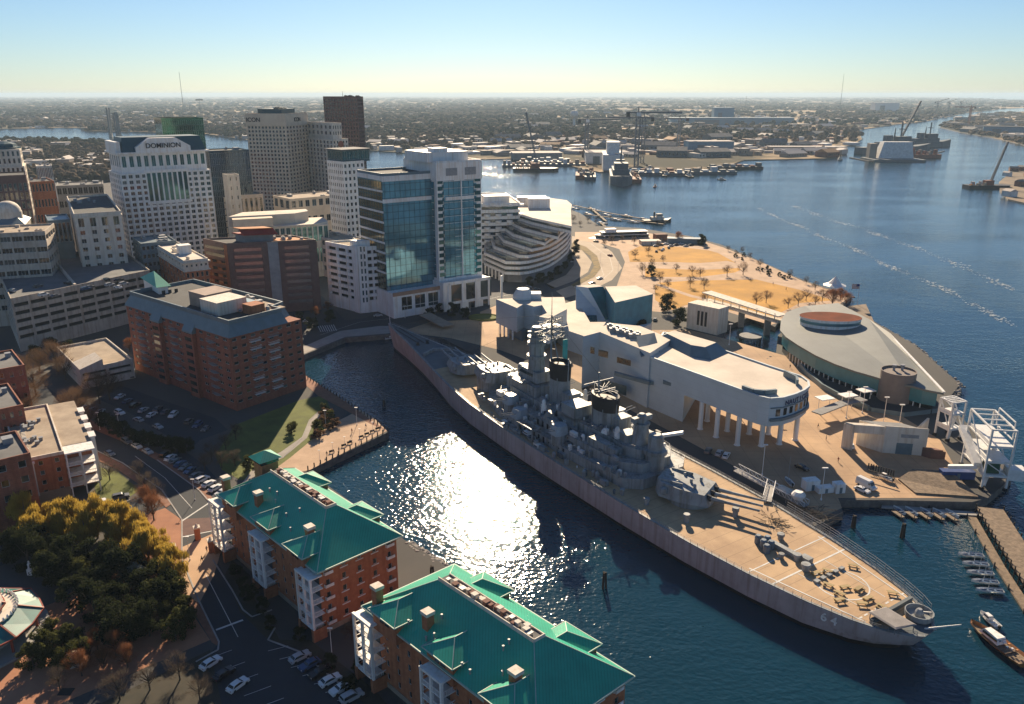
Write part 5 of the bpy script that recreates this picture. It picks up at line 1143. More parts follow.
# aft director cone and post
m_ = MB(); m_.lathe((92.5, 0, 13.6), [(3.7, 0), (2.0, 8.8), (2.6, 9.0), (2.6, 9.6)], 16); part('aft_director_cone', m_, M['navy'], smooth=True)
m_ = MB(); m_.bar((92.5, -3.6, 24.4), (92.5, 3.6, 24.4), 1.6, 1.5); m_.lathe((92.5, 0, 23.2), [(1.6, 0), (1.5, 2.2), (.8, 2.8)], 10); part('aft_main_director', m_, M['navy'])
m_ = MB(); m_.lathe((86.0, 0, 10.7), [(2.9, 0), (2.9, 4.8), (3.6, 5), (3.6, 6.2), (2.4, 6.3), (2.2, 10.4), (1.5, 11)], 14); part('secondary_director_post', m_, M['navy'], smooth=True)
m_ = MB(); m_.bar((87.5, -4, 19.6), (82.5, -7.5, 21.6), 1.3, .8); m_.bar((87.0, -3.6, 12), (87.2, -3.8, 19.6), .7, .7); part('boat_crane', m_, M['whitesteel'])
m_ = MB(); m_.box(88.3, 90.4, -4.4, -3.6, 13.8, 20.5); part('dark_louvre_tower', m_, M['black'])
# 5-inch twin mounts
def mount5(x, y, z, yaw):
    tf = lambda u, v, w: (x + math.cos(yaw) * u - math.sin(yaw) * v, y + math.sin(yaw) * u + math.cos(yaw) * v, z + w)
    m_ = MB(tf); m_.lathe((0, 0, -3.4), [(2.5, 0), (2.5, 3.4)], 14); b_ = part('secondary_barbette', m_, M['navy'], smooth=True)
    m_ = MB(tf); m_.prism([(2.6, -2.1), (2.6, 2.1), (1, 2.6), (-2.2, 2.4), (-2.9, 1.3), (-2.9, -1.3), (-2.2, -2.4), (1, -2.6)], 0, 3.0, top=[(1.6, -1.6), (1.6, 1.6), (.6, 2.1), (-1.9, 1.9), (-2.4, 1.1), (-2.4, -1.1), (-1.9, -1.9), (.6, -2.1)]); part('secondary_gunhouse', m_, mat('pale_blue_grey_paint', (.36, .41, .44), .45), smooth=False)
    for v in (-.8, .8):
        m_ = MB(tf); m_.tube((2, v, 1.6), (7, v, 2.1), .16, .11, 8); part('secondary_gun_barrel', m_, M['navy'])
for x in (148, 139.5, 117):
    lvl = 13.6 if x != 139.5 else 11.6
    for sd_ in (1, -1): mount5(x, sd_ * (12.6 if x != 148 else 10.5), lvl, sd_ * (math.pi / 2 - .05))
# missile box launchers, boat bay, close-in guns and other boxes
def boxpart(name, x, y, z, l, w, h, a=0, m='navy', tilt=0):
    f = lambda u, v, q: (x + math.cos(a) * u * math.cos(tilt) - math.sin(a) * v, y + math.sin(a) * u * math.cos(tilt) + math.cos(a) * v, z + q + math.sin(tilt) * (u + l / 2))
    mb = MB(f); mb.box(-l / 2, l / 2, -w / 2, w / 2, 0, h); mb.box(-l / 2 - .1, -l / 2 + .3, -w / 2 - .1, w / 2 + .1, -.1, h + .1); mb.box(l / 2 - .3, l / 2 + .1, -w / 2 - .1, w / 2 + .1, -.1, h + .1)
    return part(name, mb, M[m])
boxpart('missile_launcher', 127.5, 7.6, 14, 7.5, 2.6, 2.2, 2.3, tilt=.12); boxpart('missile_launcher', 124, 10.2, 13.7, 7, 2.6, 2.2, 2.9)
boxpart('missile_launcher', 127.5, -7.6, 14, 7.5, 2.6, 2.2, -2.3); boxpart('missile_launcher', 124, -10, 13.7, 7, 2.6, 2.2, -2.9)
boxpart('missile_launcher', 101, 8.2, 13.7, 8, 3.0, 2.4, .05); boxpart('missile_launcher', 101, -8.2, 13.7, 8, 3.0, 2.4, -.05); boxpart('missile_launcher', 96, 7.8, 13.7, 5, 3, 2, 0.1)
for x, y, l, w, h, z in ((119, 4, 7, 7, 4.6, 16.6), (120, 2, 9, 11, 4.2, 13.6), (118, -6, 6, 5, 4, 13.6), (153, 9, 4, 3, 2.2, 10.7), (158, 7, 4, 3.6, 2.6, 10.7), (104, -2, 4, 5, 4, 16.6), (96, 2, 4, 4, 2.4, 16.6), (127, 0, 4, 5, 5, 16.6), (143, 7.5, 3, 2, 2, 13.6)):
    m_ = MB(); m_.box(x - l / 2, x + l / 2, y - w / 2, y + w / 2, z, z + h); m_.box(x - l / 2 - .2, x + l / 2 + .2, y - w / 2 - .2, y + w / 2 + .2, z + h, z + h + .2); part('deck_box_house', m_, M['navy'])
def ciws(x, y, z):
    m_ = MB(); m_.lathe((x, y, z), [(.9, 0), (.9, 1.6), (.7, 1.7), (.75, 3.0), (.45, 3.6), (.1, 3.8)], 10); m_.bar((x, y, z + 1.4), (x + 1.6, y, z + 1.5), .25); part('close_in_gun', m_, M['white'], smooth=True)
for x, y in ((130.5, 8.8), (130.5, -8.8), (98, 4.6), (100, -4.6)): ciws(x, y, 16.2 if x > 120 else 17)
m_ = MB(); m_.box(126, 135, 12.8, 13.6, 11.6, 12.4); m_.box(126, 126.6, 12.8, 16.6, 11.6, 12.2); m_.box(134.4, 135, 12.8, 16.6, 11.6, 12.2); m_.box(126, 126.5, 16.2, 16.7, 8, 12.2); m_.box(134.5, 135, 16.2, 16.7, 8, 12.2); m_.box(126, 135, 16.2, 16.7, 11.8, 12.4); part('boat_davit', m_, M['navy'])
for z0, hw, xa, xb in ((8.4, 14.02, 112, 148), (11.6, 11.02, 114, 146)):
    x = xa
    while x < xb:
        m_ = MB(); m_.box(x, x + (.9 if int(x) % 3 else .4), hw, hw + .06, z0 + (0 if int(x) % 3 else .8), z0 + (1.9 if int(x) % 3 else 1.3)); part('deckhouse_door', m_, M['black']); x += 2.7
rr = random.Random(12)
for i in range(300):
    lv_ = rr.choice([(7.6, 84, 168, 14.3, 17.4), (10.7, 86, 166, 11.2, 13.6), (13.6, 90, 158, 6.5, 10.5), (16.6, 96, 150, 1, 5.5)])
    x = rr.uniform(lv_[1], lv_[2]); y = rr.uniform(lv_[3], lv_[4]) * rr.choice([1, 1, 1, -1]); s_ = rr.uniform(.4, 1.5); z = lv_[0]
    if lv_[0] < 8 and abs(y) > hb(x)[0] - 1.2: continue
    m_ = MB()
    if i % 3 == 0: m_.lathe((x, y, z), [(s_ * .5, 0), (s_ * .5, s_ * 1.2), (s_ * .3, s_ * 1.5)], 8)
    elif i % 3 == 1: m_.box(x - s_, x + s_, y - s_ * .5, y + s_ * .5, z, z + s_ * 1.1)
    else: m_.box(x - s_ * .4, x + s_ * .4, y - s_ * .4, y + s_ * .4, z, z + s_ * 1.6); m_.bar((x, y, z + s_), (x + rr.uniform(-2, 2), y + rr.uniform(-1, 1), z + s_ * 2), .12)
    part('deck_fitting', m_, rr.choice([M['navy'], M['navy'], M['steel'], M['white'], M['deckgrey']]))
# forecastle gear
m_ = MB()
for y in (-1.2, 1.2):
    m_.lathe((236, y * 2, 10.3), [(1.0, 0), (.6, .5), (.6, 1.2), (1.0, 1.5)], 12)
    for i in range(30): m_.box(237 + i * .85, 237.6 + i * .85, y - .2, y + .2, hb(237 + i * .85)[1] + .02, hb(237 + i * .85)[1] + .25)
part('anchor_chain', m_, M['black'])
m_ = MB(); m_.prism([(222, -7), (226, 0), (222, 7), (221, 7), (225, 0), (221, -7)], 9.9, 11.2); part('breakwater', m_, M['navy'])
m_ = MB(); m_.tube((269.5, 0, 11.6), (270.5, 0, 18), .15, .08, 6); part('jackstaff', m_, M['whitesteel'])
# ship's boat in the davits: rests on the ship, a thing of its own
def small_boat(L, Wd, m_hull, m_in, name='small_boat', cabin=False, outboard=True):
    root = empty(name, (0, 0, 0)); h = MB(); stn = [(0, .42, .75), (.15, .48, .72), (.5, .5, .7), (.75, .4, .78), (.92, .18, .88), (1, .015, .95)]
    v = []; 
    for t, w, z in stn: v += [(t * L, w * Wd, z), (t * L, w * Wd * .7, .1 + t * .12), (t * L, 0, -.12 + .3 * t * t), (t * L, -w * Wd * .7, .1 + t * .12), (t * L, -w * Wd, z)]
    f = [(i * 5 + j, (i + 1) * 5 + j, (i + 1) * 5 + j + 1, i * 5 + j + 1) for i in range(len(stn) - 1) for j in range(4)] + [(0, 1, 2, 3, 4)]
    h.add(v, f); ins = [(t * L, w * Wd * .82, .35) for t, w, z in stn]
    n_ = len(stn); b0 = len(h.v); h.v += [(t * L, w * Wd * .8, .34) for t, w, z in stn] + [(t * L, -w * Wd * .8, .34) for t, w, z in stn]
    for i in range(n_ - 1): h.f.append([b0 + i, b0 + i + 1, b0 + n_ + i + 1, b0 + n_ + i]); h.m.append(1)
    for i in range(n_ - 1):
        for sd_ in (0, 4): a, c = i * 5 + sd_, (i + 1) * 5 + sd_; o_ = 0 if sd_ == 0 else n_; h.f.append([a, c, b0 + o_ + i + 1, b0 + o_ + i]); h.m.append(0)
    h.build('hull', [m_hull, m_in], root)
    s_ = MB(); s_.box(L * .25, L * .33, -Wd * .36, Wd * .36, .5, .58); s_.build('thwart', m_in, root); s_ = MB(); s_.box(L * .52, L * .6, -Wd * .36, Wd * .36, .5, .58); s_.build('thwart', m_in, root)
    if outboard: s_ = MB(); s_.box(-.5, .0, -.22, .22, .5, 1.15); s_.box(-.3, -.15, -.08, .08, -.3, .5); s_.build('outboard_motor', M['black'], root)
    if cabin:
        s_ = MB(); s_.prism([(L * .42, -Wd * .3), (L * .78, -Wd * .22), (L * .78, Wd * .22), (L * .42, Wd * .3)], .6, 1.55, top=[(L * .45, -Wd * .24), (L * .7, -Wd * .18), (L * .7, Wd * .18), (L * .45, Wd * .24)]); s_.build('cabin', M['white'], root)
        s_ = MB(); s_.box(L * .44, L * .7, -Wd * .285, Wd * .285, 1.0, 1.3); s_.build('cabin_window', M['glassdark'], root)
    return root
bt = small_boat(9.5, 3.0, M['navy'], M['deckgrey'], 'motor_launch', True); bt.location = (SM @ Vector((125.6, 15.2, 8.3))); bt.rotation_euler = (0, 0, SHIPROT)
tag(bt, 'grey motor launch hanging in the davits on the battleship port side', 'launch')
# ------------------------------------------------------------------ long white ship-like museum wing
def xy(z, *pts): return [tuple(P(a, b_, z).to_2d()) for a, b_ in pts]
mus = empty('museum_building', (*P(740, 420).to_2d(), 0), 0, 'long white ship shaped museum hall standing on round pillars beside the battleship', 'museum')
MO = Vector(mus.location)
def mpart(name, mb, m, smooth=False, root=None, parent=None):
    root = root or mus; mb.tf = lambda x, y, z: (x - root.location.x, y - root.location.y, z); return mb.build(name, m, parent or root, smooth)
ZR, ZB = 22.5, 13.0
prow = [(759, 397), (770, 399.5), (783, 398.5), (795, 395), (804, 391), (809, 387), (808, 382), (801, 377)]
out_ = xy(ZR, (647, 356.5), (700, 375.5), *prow, (770, 367), (729.5, 353), (690, 340), (664, 333))
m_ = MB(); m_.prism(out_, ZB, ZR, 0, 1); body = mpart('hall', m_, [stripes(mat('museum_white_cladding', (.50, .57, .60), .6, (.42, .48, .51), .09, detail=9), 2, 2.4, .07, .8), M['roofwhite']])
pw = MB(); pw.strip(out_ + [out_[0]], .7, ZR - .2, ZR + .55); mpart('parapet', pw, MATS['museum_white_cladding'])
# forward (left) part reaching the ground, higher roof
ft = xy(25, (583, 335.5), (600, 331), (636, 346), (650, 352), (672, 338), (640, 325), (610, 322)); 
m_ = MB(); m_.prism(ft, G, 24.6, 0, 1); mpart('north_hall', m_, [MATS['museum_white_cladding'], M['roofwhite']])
low = [out_[0], tuple((Vector(out_[0]) * .25 + Vector(out_[1]) * .75)), tuple((Vector(out_[-3]) * .35 + Vector(out_[-2]) * .65)), out_[-1]]
m_ = MB(); m_.prism([tuple(p) for p in low], G, ZB); mpart('lower_hall', m_, MATS['museum_white_cladding'])
# hvac and sloped roof features
m_ = MB(); a = xy(ZR, (636, 347), (654, 343.5), (660, 352), (641, 357)); m_.prism(a, ZR, [27, 27, ZR + .2, ZR + .2]); mpart('sloped_roof_light', m_, M['bluegrey'])
rr = random.Random(3)
for i in range(9):
    p = P(610 + i * 3.4, 327.5 + i * 1.0 + (i % 2) * 2.5, 25); m_ = MB(); s_ = rr.uniform(1, 2.2); m_.box(p.x - s_, p.x + s_, p.y - 1, p.y + 1, 24.6, 26.4); m_.lathe((p.x, p.y, 26.4), [(.7, 0), (.7, .4)], 10); mpart('roof_unit', m_, M['steel'])
a = xy(ZR, (654, 339), (665, 334), (700, 344.5), (729, 353), (712, 360.5), (690, 357)); b0 = xy(27, (660, 331.5), (667, 329.5), (697, 330.5), (705, 338.5), (694, 340.5), (688, 337))
m_ = MB(); m_.prism(a, ZR + .05, 26.0, 0, 1, top=[tuple(Vector(p).lerp(Vector(sum((Vector(q) for q in a), Vector((0, 0))) / 6), .35)) for p in a]); mpart('roof_monitor', m_, [M['bluegrey'], M['roofwhite']])
# curved louvre blades on the prow, screen wall on the roof
cp = [Vector(p) for p in xy(ZR, (741, 392), (752, 396), (763, 397), (775, 396))]
m_ = MB(); m_.strip([tuple(p + Vector((1, 2))) for p in cp], 1.0, ZR, ZR + 1.7); mpart('roof_screen', m_, M['bluegrey'])
cp = [Vector(p) for p in xy(ZR, (784, 376), (790, 379), (796, 382), (797, 386))]
m_ = MB(); m_.strip([tuple(p) for p in cp], .8, ZR, ZR + 2.2); mpart('roof_screen', m_, M['bluegrey'])
pr = [Vector(p) for p in xy(ZR, *prow)]
cen = sum(pr, Vector((0, 0))) / len(pr)
L_ = [0]
for a, b_ in zip(pr, pr[1:]): L_.append(L_[-1] + (b_ - a).length)
def on(t):
    t = max(0, min(L_[-1] - 1e-3, t))
    for i in range(len(pr) - 1):
        if L_[i] <= t <= L_[i + 1]:
            d = (pr[i + 1] - pr[i]).normalized(); return pr[i] + d * (t - L_[i]), d
tot = L_[-1]
def outn(d): n_ = Vector((d.y, -d.x)); return n_
for k in range(7):
    t = tot * (.20 + k * .085); p, d = on(t); n_ = outn(d)
    m_ = MB(); q = [p - d * .75 + n_ * .12, p + d * .75 + n_ * .12, p + d * .75 + n_ * .02, p - d * .75 + n_ * .02]; m_.prism([tuple(x) for x in q], 16.4, 18.8); mpart('window', m_, M['glassdark'])
for zz, hh, off in ((14.9, .9, .9), (19.2, .35, .35)):
    pts = [on(tot * (.12 + .058 * k)) for k in range(15)]; m_ = MB(); m_.strip([tuple(p + outn(d) * off * .5) for p, d in pts], off, zz, zz + hh); mpart('balcony_band', m_, M['bluegrey'])
m_ = MB()
for k in range(4):
    p, d = on(tot * (.70 + k * .05)); n_ = outn(d); m_.prism([tuple(p - d * .6 + n_ * .15), tuple(p + d * .6 + n_ * .15), tuple(p + d * .6), tuple(p - d * .6)], 15.9, 19)
mpart('entrance_glass', m_, M['glassnavy'])
for i, ch in enumerate('NAUTICUS'):
    t = tot * (.295 + i * .052); p, d = on(t); n_ = outn(d); q = p + n_ * .25
    text_mesh(ch, 2.3, .08, mat('navy_lettering', (.02, .05, .14), .6), mus, (q.x - MO.x, q.y - MO.y, 20.6), (math.pi / 2, 0, math.atan2(d.y, d.x)), 'lettering')
# wall details on the long face
fa, fb = Vector(out_[0]), Vector(out_[1]); fe = Vector(out_[2])
def facept(t, z): d = (fe - fa).normalized(); return fa + d * t, d
for t, w, z0, z1 in ((-16, 5, 19, 21.5), (-9.5, 5.5, 18, 20.6), (-20.5, 1.5, 19.4, 21.5)):
    p, d = facept(t, 0); n_ = outn(d); 
q0, q1 = Vector(ft[0]), Vector(ft[3]); dd = (q1 - q0).normalized(); nn = Vector((dd.y, -dd.x)) 
for t, w, z0, z1, mm in ((4, 2, 18.5, 21.2, 'glassdark'), (8, 4.6, 18.3, 21, 'glassdark'), (17, 6.4, 17.5, 19.8, 'glassbrown'), (10, 12, 5, 9, 'glassdark')):
    p = q0 + dd * t + nn * .02; m_ = MB(); m_.prism([tuple(p), tuple(p + nn * .12), tuple(p + dd * w + nn * .12), tuple(p + dd * w)], z0, z1); mpart('window', m_, M[mm])
for t, w, z in ((16, 18, 12.5), (38, 17, 14.5)):
    p = q0 + dd * t; m_ = MB(); v = [p, p + nn * 1.5 + dd * 1, p + nn * 1.5 + dd * (w - 1), p + dd * w]; m_.prism([tuple(x) for x in v], z, z + 1.3); mpart('projecting_ledge', m_, M['bluegrey'])
ss = [(694, 440), (720, 447), (745, 452), (770, 458), (706, 428), (735, 434), (779, 447), (795, 441), (760, 440), (748, 446)]
pil = [(700, 432), (716, 440), (737, 448), (761, 449), (779, 447), (795, 443), (727, 434), (749, 437), (768, 437), (707, 424)]
for a, b_ in pil:
    p = P(a, b_ - 3, G); m_ = MB(); m_.lathe((p.x, p.y, G), [(1.15, 0), (1.0, .3), (.85, .4), (.85, ZB - G)], 16); mpart('pillar', m_, M['white'], smooth=True)
# ---- north museum block with folded roof
nb = empty('museum_building', (*P(530, 330).to_2d(), 0), 0, 'white angular museum block with folded roof left of the dark glass wedge', 'museum')
zn = 19.5
out2 = xy(zn, (496, 299), (517, 308), (524, 303.5), (534, 306.5), (542, 305), (547, 313), (539, 316.5), (549, 318.5), (567, 309), (564, 297), (528, 297.5))
m_ = MB(); m_.prism(out2, 7.2, zn, 0, 1); mpart('hall', m_, [MATS['museum_white_cladding'], M['roofwhite']], root=nb)
cx = sum((Vector(p) for p in out2), Vector((0, 0))) / len(out2)
m_ = MB(); m_.prism([tuple(cx + (Vector(p) - cx) * .72) for p in out2], G, 7.2); mpart('ground_storey', m_, M['bluegrey'], root=nb)
p = P(523, 297, zn); m_ = MB(); m_.lathe((p.x, p.y - 2, zn), [(5.2, 0), (5.2, 1.2), (3.2, 4.8)], 8); m_.box(p.x + 3, p.x + 9, p.y - 4, p.y + 2, zn, zn + 2.6); mpart('roof_pavilion', m_, MATS['museum_white_cladding'], root=nb)
for k in range(4): 
    pa, pb = Vector(out2[0]), Vector(out2[1]); q = pa.lerp(pb, .2 + k * .2); m_ = MB(); m_.box(q.x - .4, q.x + .4, q.y - .4, q.y + .4, G, 7.2); mpart('column', m_, M['white'], root=nb)
# ---- wedge with dark glass slope
wg = empty('museum_building', (*P(600, 325).to_2d(), 0), 0, 'white wedge building with a steep dark teal glass slope and pale roof', 'museum')
zw = 21
A1, A2, A3 = P(576, 286, zw), P(588, 287.6, zw), P(603, 286.4, zw); A4 = P(594, 284, zw); B1, B2 = P(606, 321, 7), P(621, 317, 7)
R1, R2, R3, R4 = P(605, 286.6, zw), P(636, 285.4, zw), P(653, 294, zw), P(615, 302.5, zw)
def solid(top, zb): 
    m_ = MB(); m_.prism([(p.x, p.y) for p in top], zb, [p.z for p in top], 0, 1); return m_
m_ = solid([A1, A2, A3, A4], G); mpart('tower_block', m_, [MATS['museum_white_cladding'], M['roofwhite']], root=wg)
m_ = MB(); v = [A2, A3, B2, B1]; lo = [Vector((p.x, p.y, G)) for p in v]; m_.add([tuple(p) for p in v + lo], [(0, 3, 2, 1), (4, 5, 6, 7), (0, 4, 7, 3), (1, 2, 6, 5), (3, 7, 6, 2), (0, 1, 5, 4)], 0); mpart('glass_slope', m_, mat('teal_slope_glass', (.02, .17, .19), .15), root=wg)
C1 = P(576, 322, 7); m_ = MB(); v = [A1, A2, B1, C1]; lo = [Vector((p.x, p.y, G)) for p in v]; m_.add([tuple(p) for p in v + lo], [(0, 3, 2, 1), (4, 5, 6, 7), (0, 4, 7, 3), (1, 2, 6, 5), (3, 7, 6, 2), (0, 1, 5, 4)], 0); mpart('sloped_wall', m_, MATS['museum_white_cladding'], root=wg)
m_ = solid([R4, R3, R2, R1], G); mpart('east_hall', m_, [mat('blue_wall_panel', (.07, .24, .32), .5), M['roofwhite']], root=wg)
m_ = MB(); D1_ = P(653, 316, 6); v = [B1, B2, R4, R3, P(653, 325, G + .5), P(628, 334, 5)]
b3 = [B1.to_2d(), P(629, 333, 8).to_2d(), P(652, 322, 8).to_2d(), R4.to_2d(), B2.to_2d()]
m_.prism([tuple(p) for p in b3], G, 7.5, 0, 0); mpart('link_hall', m_, [MATS['museum_white_cladding']], root=wg)
m_ = MB(); m_.prism(xy(12, (549, 317), (566, 303), (577, 300), (590, 322), (606, 322), (600, 331), (584, 336), (566, 330)), G, 12, 0, 1); mpart('low_link', m_, [MATS['museum_white_cladding'], M['roofwhite']], root=wg)
p = P(592, 319, 9); m_ = MB(); m_.prism([(p.x - 2.5, p.y - 1.5), (p.x + 2.5, p.y - 1.5), (p.x + 2.5, p.y + 2), (p.x - 2.5, p.y + 2)], 7, [8, 8, 10.4, 10.4]); mpart('skylight', m_, M['glassteal'], root=wg)
# ---- cruise terminal with curved grey roof and red oval drum
ct = empty('cruise_terminal', (*P(860, 380).to_2d(), 0), 0, 'teal glass cruise terminal under a sweeping grey metal roof with a red oval drum', 'terminal building')
zc = 12.5
roof = [(780, 330), (781, 320), (786, 312.5), (794, 309), (805, 306), (838, 306), (868, 322), (889, 336), (916, 364), (944, 393), (928, 390), (913, 386), (895, 383), (876, 377), (855, 371), (835, 364), (815, 355), (798, 345), (786, 337)]
ro = xy(zc, *roof); cc_ = sum((Vector(p) for p in ro), Vector((0, 0))) / len(ro)
zr_ = [zc + (1.6 if i in (5, 6, 7) else 0) for i in range(len(ro))]
m_ = MB(); m_.prism(ro, [z_ - .8 for z_ in zr_], zr_); mpart('roof', m_, stripes(mat('grey_seamed_roof', (.15, .165, .155), .6, (.11, .12, .115), .05), 0, 4, .12, .8), root=ct)
wl_ = [tuple(cc_ + (Vector(p) - cc_) * .95) for p in ro]
m_ = MB(); m_.prism(wl_, 6.0, zc - .8); mpart('upper_wall', m_, mat('teal_panel', (.05, .21, .25), .3, (.04, .17, .2), .3), root=ct)
m_ = MB(); m_.prism([tuple(cc_ + (Vector(p) - cc_) * .93) for p in ro], G, 6.0); mpart('ground_glass', m_, M['glassdark'], root=ct)
for k in range(10, 18):
    a, b_ = Vector(wl_[k]), Vector(wl_[k + 1]); d = (b_ - a); n_ = int(d.length / 2.5)
    for j in range(n_): q = a + d * j / n_; m_ = MB(); m_.box(q.x - .15, q.x + .15, q.y - .15, q.y + .15, G, 6); mpart('mullion', m_, M['white'], root=ct)
ov = P(830, 321, 14.5).to_2d(); axd = (P(861, 319, 14.5) - P(798, 317, 14.5)).to_2d(); ra = axd.length / 2; u_ = axd.normalized(); v_ = Vector((-u_.y, u_.x)); rb_ = ra * .62
def oval(s, n=40): return [tuple(ov + u_ * math.cos(6.2832 * i / n) * ra * s + v_ * math.sin(6.2832 * i / n) * rb_ * s) for i in range(n)]
m_ = MB(); m_.prism(oval(.94), 9, 16.2); mpart('oval_drum', m_, M['white'], root=ct)
m_ = MB(); m_.prism(oval(.97), 16.2, 16.7, 1, 0); mpart('oval_roof', m_, [mat('terracotta_red_roof', (.20, .055, .025), .95, (.12, .035, .018), .12, spec=.1), M['white']], root=ct)
m_ = MB(); m_.prism(oval(.955), 14.0, 15.4); mpart('clerestory_window', m_, M['glassblue'], root=ct)
p = P(893, 405, G); q = P(893, 385, 12)
m_ = MB(); cxy = P(895, 404, G).to_2d() + Vector((0, 1)); m_.lathe((cxy.x, cxy.y, G), [(6.4, 0), (6.4, 13.5), (6.1, 13.5), (6.1, 12.8)], 28); mpart('drum_tower', m_, mat('taupe_cladding', (.20, .165, .145), .7, (.165, .135, .12), .4), root=ct, smooth=True)
for dx in (-1, 2.2): m_ = MB(); m_.lathe((cxy.x + dx, cxy.y + 2, G + 12.8), [(.5, 0), (.5, 1.6), (.9, 1.8), (.9, 2.3)], 8); mpart('roof_vent', m_, M['steel'], root=ct)
m_ = MB(); e0, e1 = Vector(ro[7]), Vector(ro[9]); m_.bar((*e0, zc + 1), (*e1, zc + .3), .9, .5); mpart('roof_edge', m_, M['white'], root=ct)
# low curved terrace wall in front
def wallthing(name, label, cat, pts, w, h, m, base=G):
    mb = MB(); q = g(*pts); mb.strip([tuple(p) for p in q], w, base, base + h); o = mb.build(name, m); return tag(o, label, cat)
wallthing('terrace_wall', 'long curved blue grey terrace wall in front of the cruise terminal', 'wall', [(796, 362), (806, 375), (822, 389), (842, 400), (868, 411)], .8, 2.2, M['bluegrey'])
tp_ = xy(G + 2.0, (800, 361), (812, 374), (828, 386), (848, 396), (872, 406), (930, 408), (940, 425), (925, 418), (886, 420)); 
o = land('raised_terrace', xy(G + 2.0, (800, 358), (811, 372), (828, 386), (848, 396), (872, 407), (905, 412), (938, 408), (936, 398), (880, 385), (830, 365)), G, G + 1.8, [M['asphalt'], M['bluegrey']])
# white block below the terminal
b = btri('service_building', 'low white service building with roller door below the cruise terminal', 'building', (886, 428), (848, 417), (929, 431), 11.5)
w = b.mb(); w.box(0, b.W, 0, b.D * .7, G, b.z1); w.box(0, b.W, 0, .4, b.z1, b.z1 + .7); b.part('wall', w, M['offwhite'])
w = b.mb(); w.box(.4, b.W - .3, .5, b.D * .7 - .3, b.z1 + .0, b.z1 + .1); b.part('roof', w, M['greyconc'])
w = b.mb(); w.box(4, 9, -.12, -.02, G, G + 4); b.part('roller_door', w, M['bluegrey']); w = b.mb(); w.box(5, 10.5, -.1, -.02, G + 6, G + 7.2); b.part('sign_panel', w, M['steel'])
w = b.mb(); w.box(12, 15.6, -3, -.2, G, G + 3.2); w.box(15.8, 17, -2.5, -.2, G, G + 2.6); b.part('shed', w, M['farbrick'])
w = b.mb(); w.box(-10, -.3, 0, 3, G + 6.5, b.z1 + .4); w.box(-10.4, -9.6, 0, 3, G, b.z1); b.part('gate_beam', w, M['offwhite'])
w = b.mb(); w.prism([(b.W, b.D * .3), (b.W + 6, b.D * .5), (b.W + 6, b.D * .55), (b.W, b.D * .35)], G, [b.z1 - 1, b.z1 + 3, b.z1 + 3, b.z1 - 1]); b.part('screen_wall', w, M['offwhite'])
# entrance canopies between museum and terminal
for i, (a, b_) in enumerate(((846, 409), (864, 404), (823, 412))):
    p = P(a, b_, G); r_ = empty('entrance_canopy', (p.x, p.y, G), R(20), ['white flat canopy on posts left of the service building', 'white flat canopy beside the drum tower walkway', 'small white canopy near the museum prow'][i], 'canopy', 'white canopies by the terminal walkway')
    m_ = MB(); m_.box(-3, 3, -2.2, 2.2, 5.6, 5.9); m_.build('canopy_top', M['white'], r_)
    for sx in (-2.5, 2.5): m_ = MB(); m_.tube((sx, 0, 0), (sx, 0, 5.6), .14, .14, 6); m_.build('post', M['white'], r_)
o = wallthing('covered_walkway', 'dark ramped walkway roof running from the prow to the terminal steps', 'walkway', [(815, 424), (840, 414), (862, 409)], 4, .4, M['greyconc'], G + 4)
mb = MB(); q = g((815, 424), (840, 414), (862, 409))
# ---- white gate house and bridge at the park
b = btri('bridge_house', 'white slotted gatehouse at the park footbridge', 'gatehouse', (719, 309), (688, 302.5), (729, 306), 16)
w = b.mb(); w.box(0, b.W, 0, b.D, G, b.z1); b.part('wall', w, M['offwhite'])
for k in range(3): w = b.mb(); w.box(-.1, -.01, b.D * .35 + k * 2.2, b.D * .35 + 1.3 + k * 2.2, G + 3, b.z1 - 3); b.part('slot_window', w, M['black'])
br = empty('footbridge', (*P(750, 318).to_2d(), 0), 0, 'long flat footbridge with railings from the gatehouse to the terminal', 'bridge')
zb = 9.0; a, b2_ = P(706, 300, zb), P(782, 322, zb)
def brp(name, mb, m): mb.tf = lambda x, y, z: (x - br.location.x, y - br.location.y, z); return mb.build(name, m, br)
m_ = MB(); m_.bar(a, b2_, 6, .8); brp('deck', m_, M['offwhite']); m_ = MB(); m_.bar(a + Vector((0, 0, 4.6)), b2_ + Vector((0, 0, 3.2)), 7, .5); brp('canopy', m_, M['offwhite'])
d = (b2_ - a); n_ = d.to_2d().normalized(); nx = Vector((-n_.y, n_.x, 0)) * 2.9
for s_ in (-1, 1):
    m_ = MB(); m_.bar(a + nx * s_ + Vector((0, 0, 1.4)), b2_ + nx * s_ + Vector((0, 0, 1.4)), .12)
    for k in range(40): q = a + d * k / 40 + nx * s_; m_.bar(q + Vector((0, 0, .4)), q + Vector((0, 0, 1.4)), .09)
    brp('railing', m_, M['steel'])
for k in range(9):
    q = a + d * (k + .5) / 9; m_ = MB(); m_.bar(q - nx * .8 + Vector((0, 0, .4)), q - nx * .8 + Vector((0, 0, 4.2)), .35); brp('post', m_, M['offwhite'])
    if k % 3 == 1: m_ = MB(); m_.bar(Vector((q.x, q.y, -1)), q, 1.6, 3); brp('bridge_pier', m_, M['greyconc'])
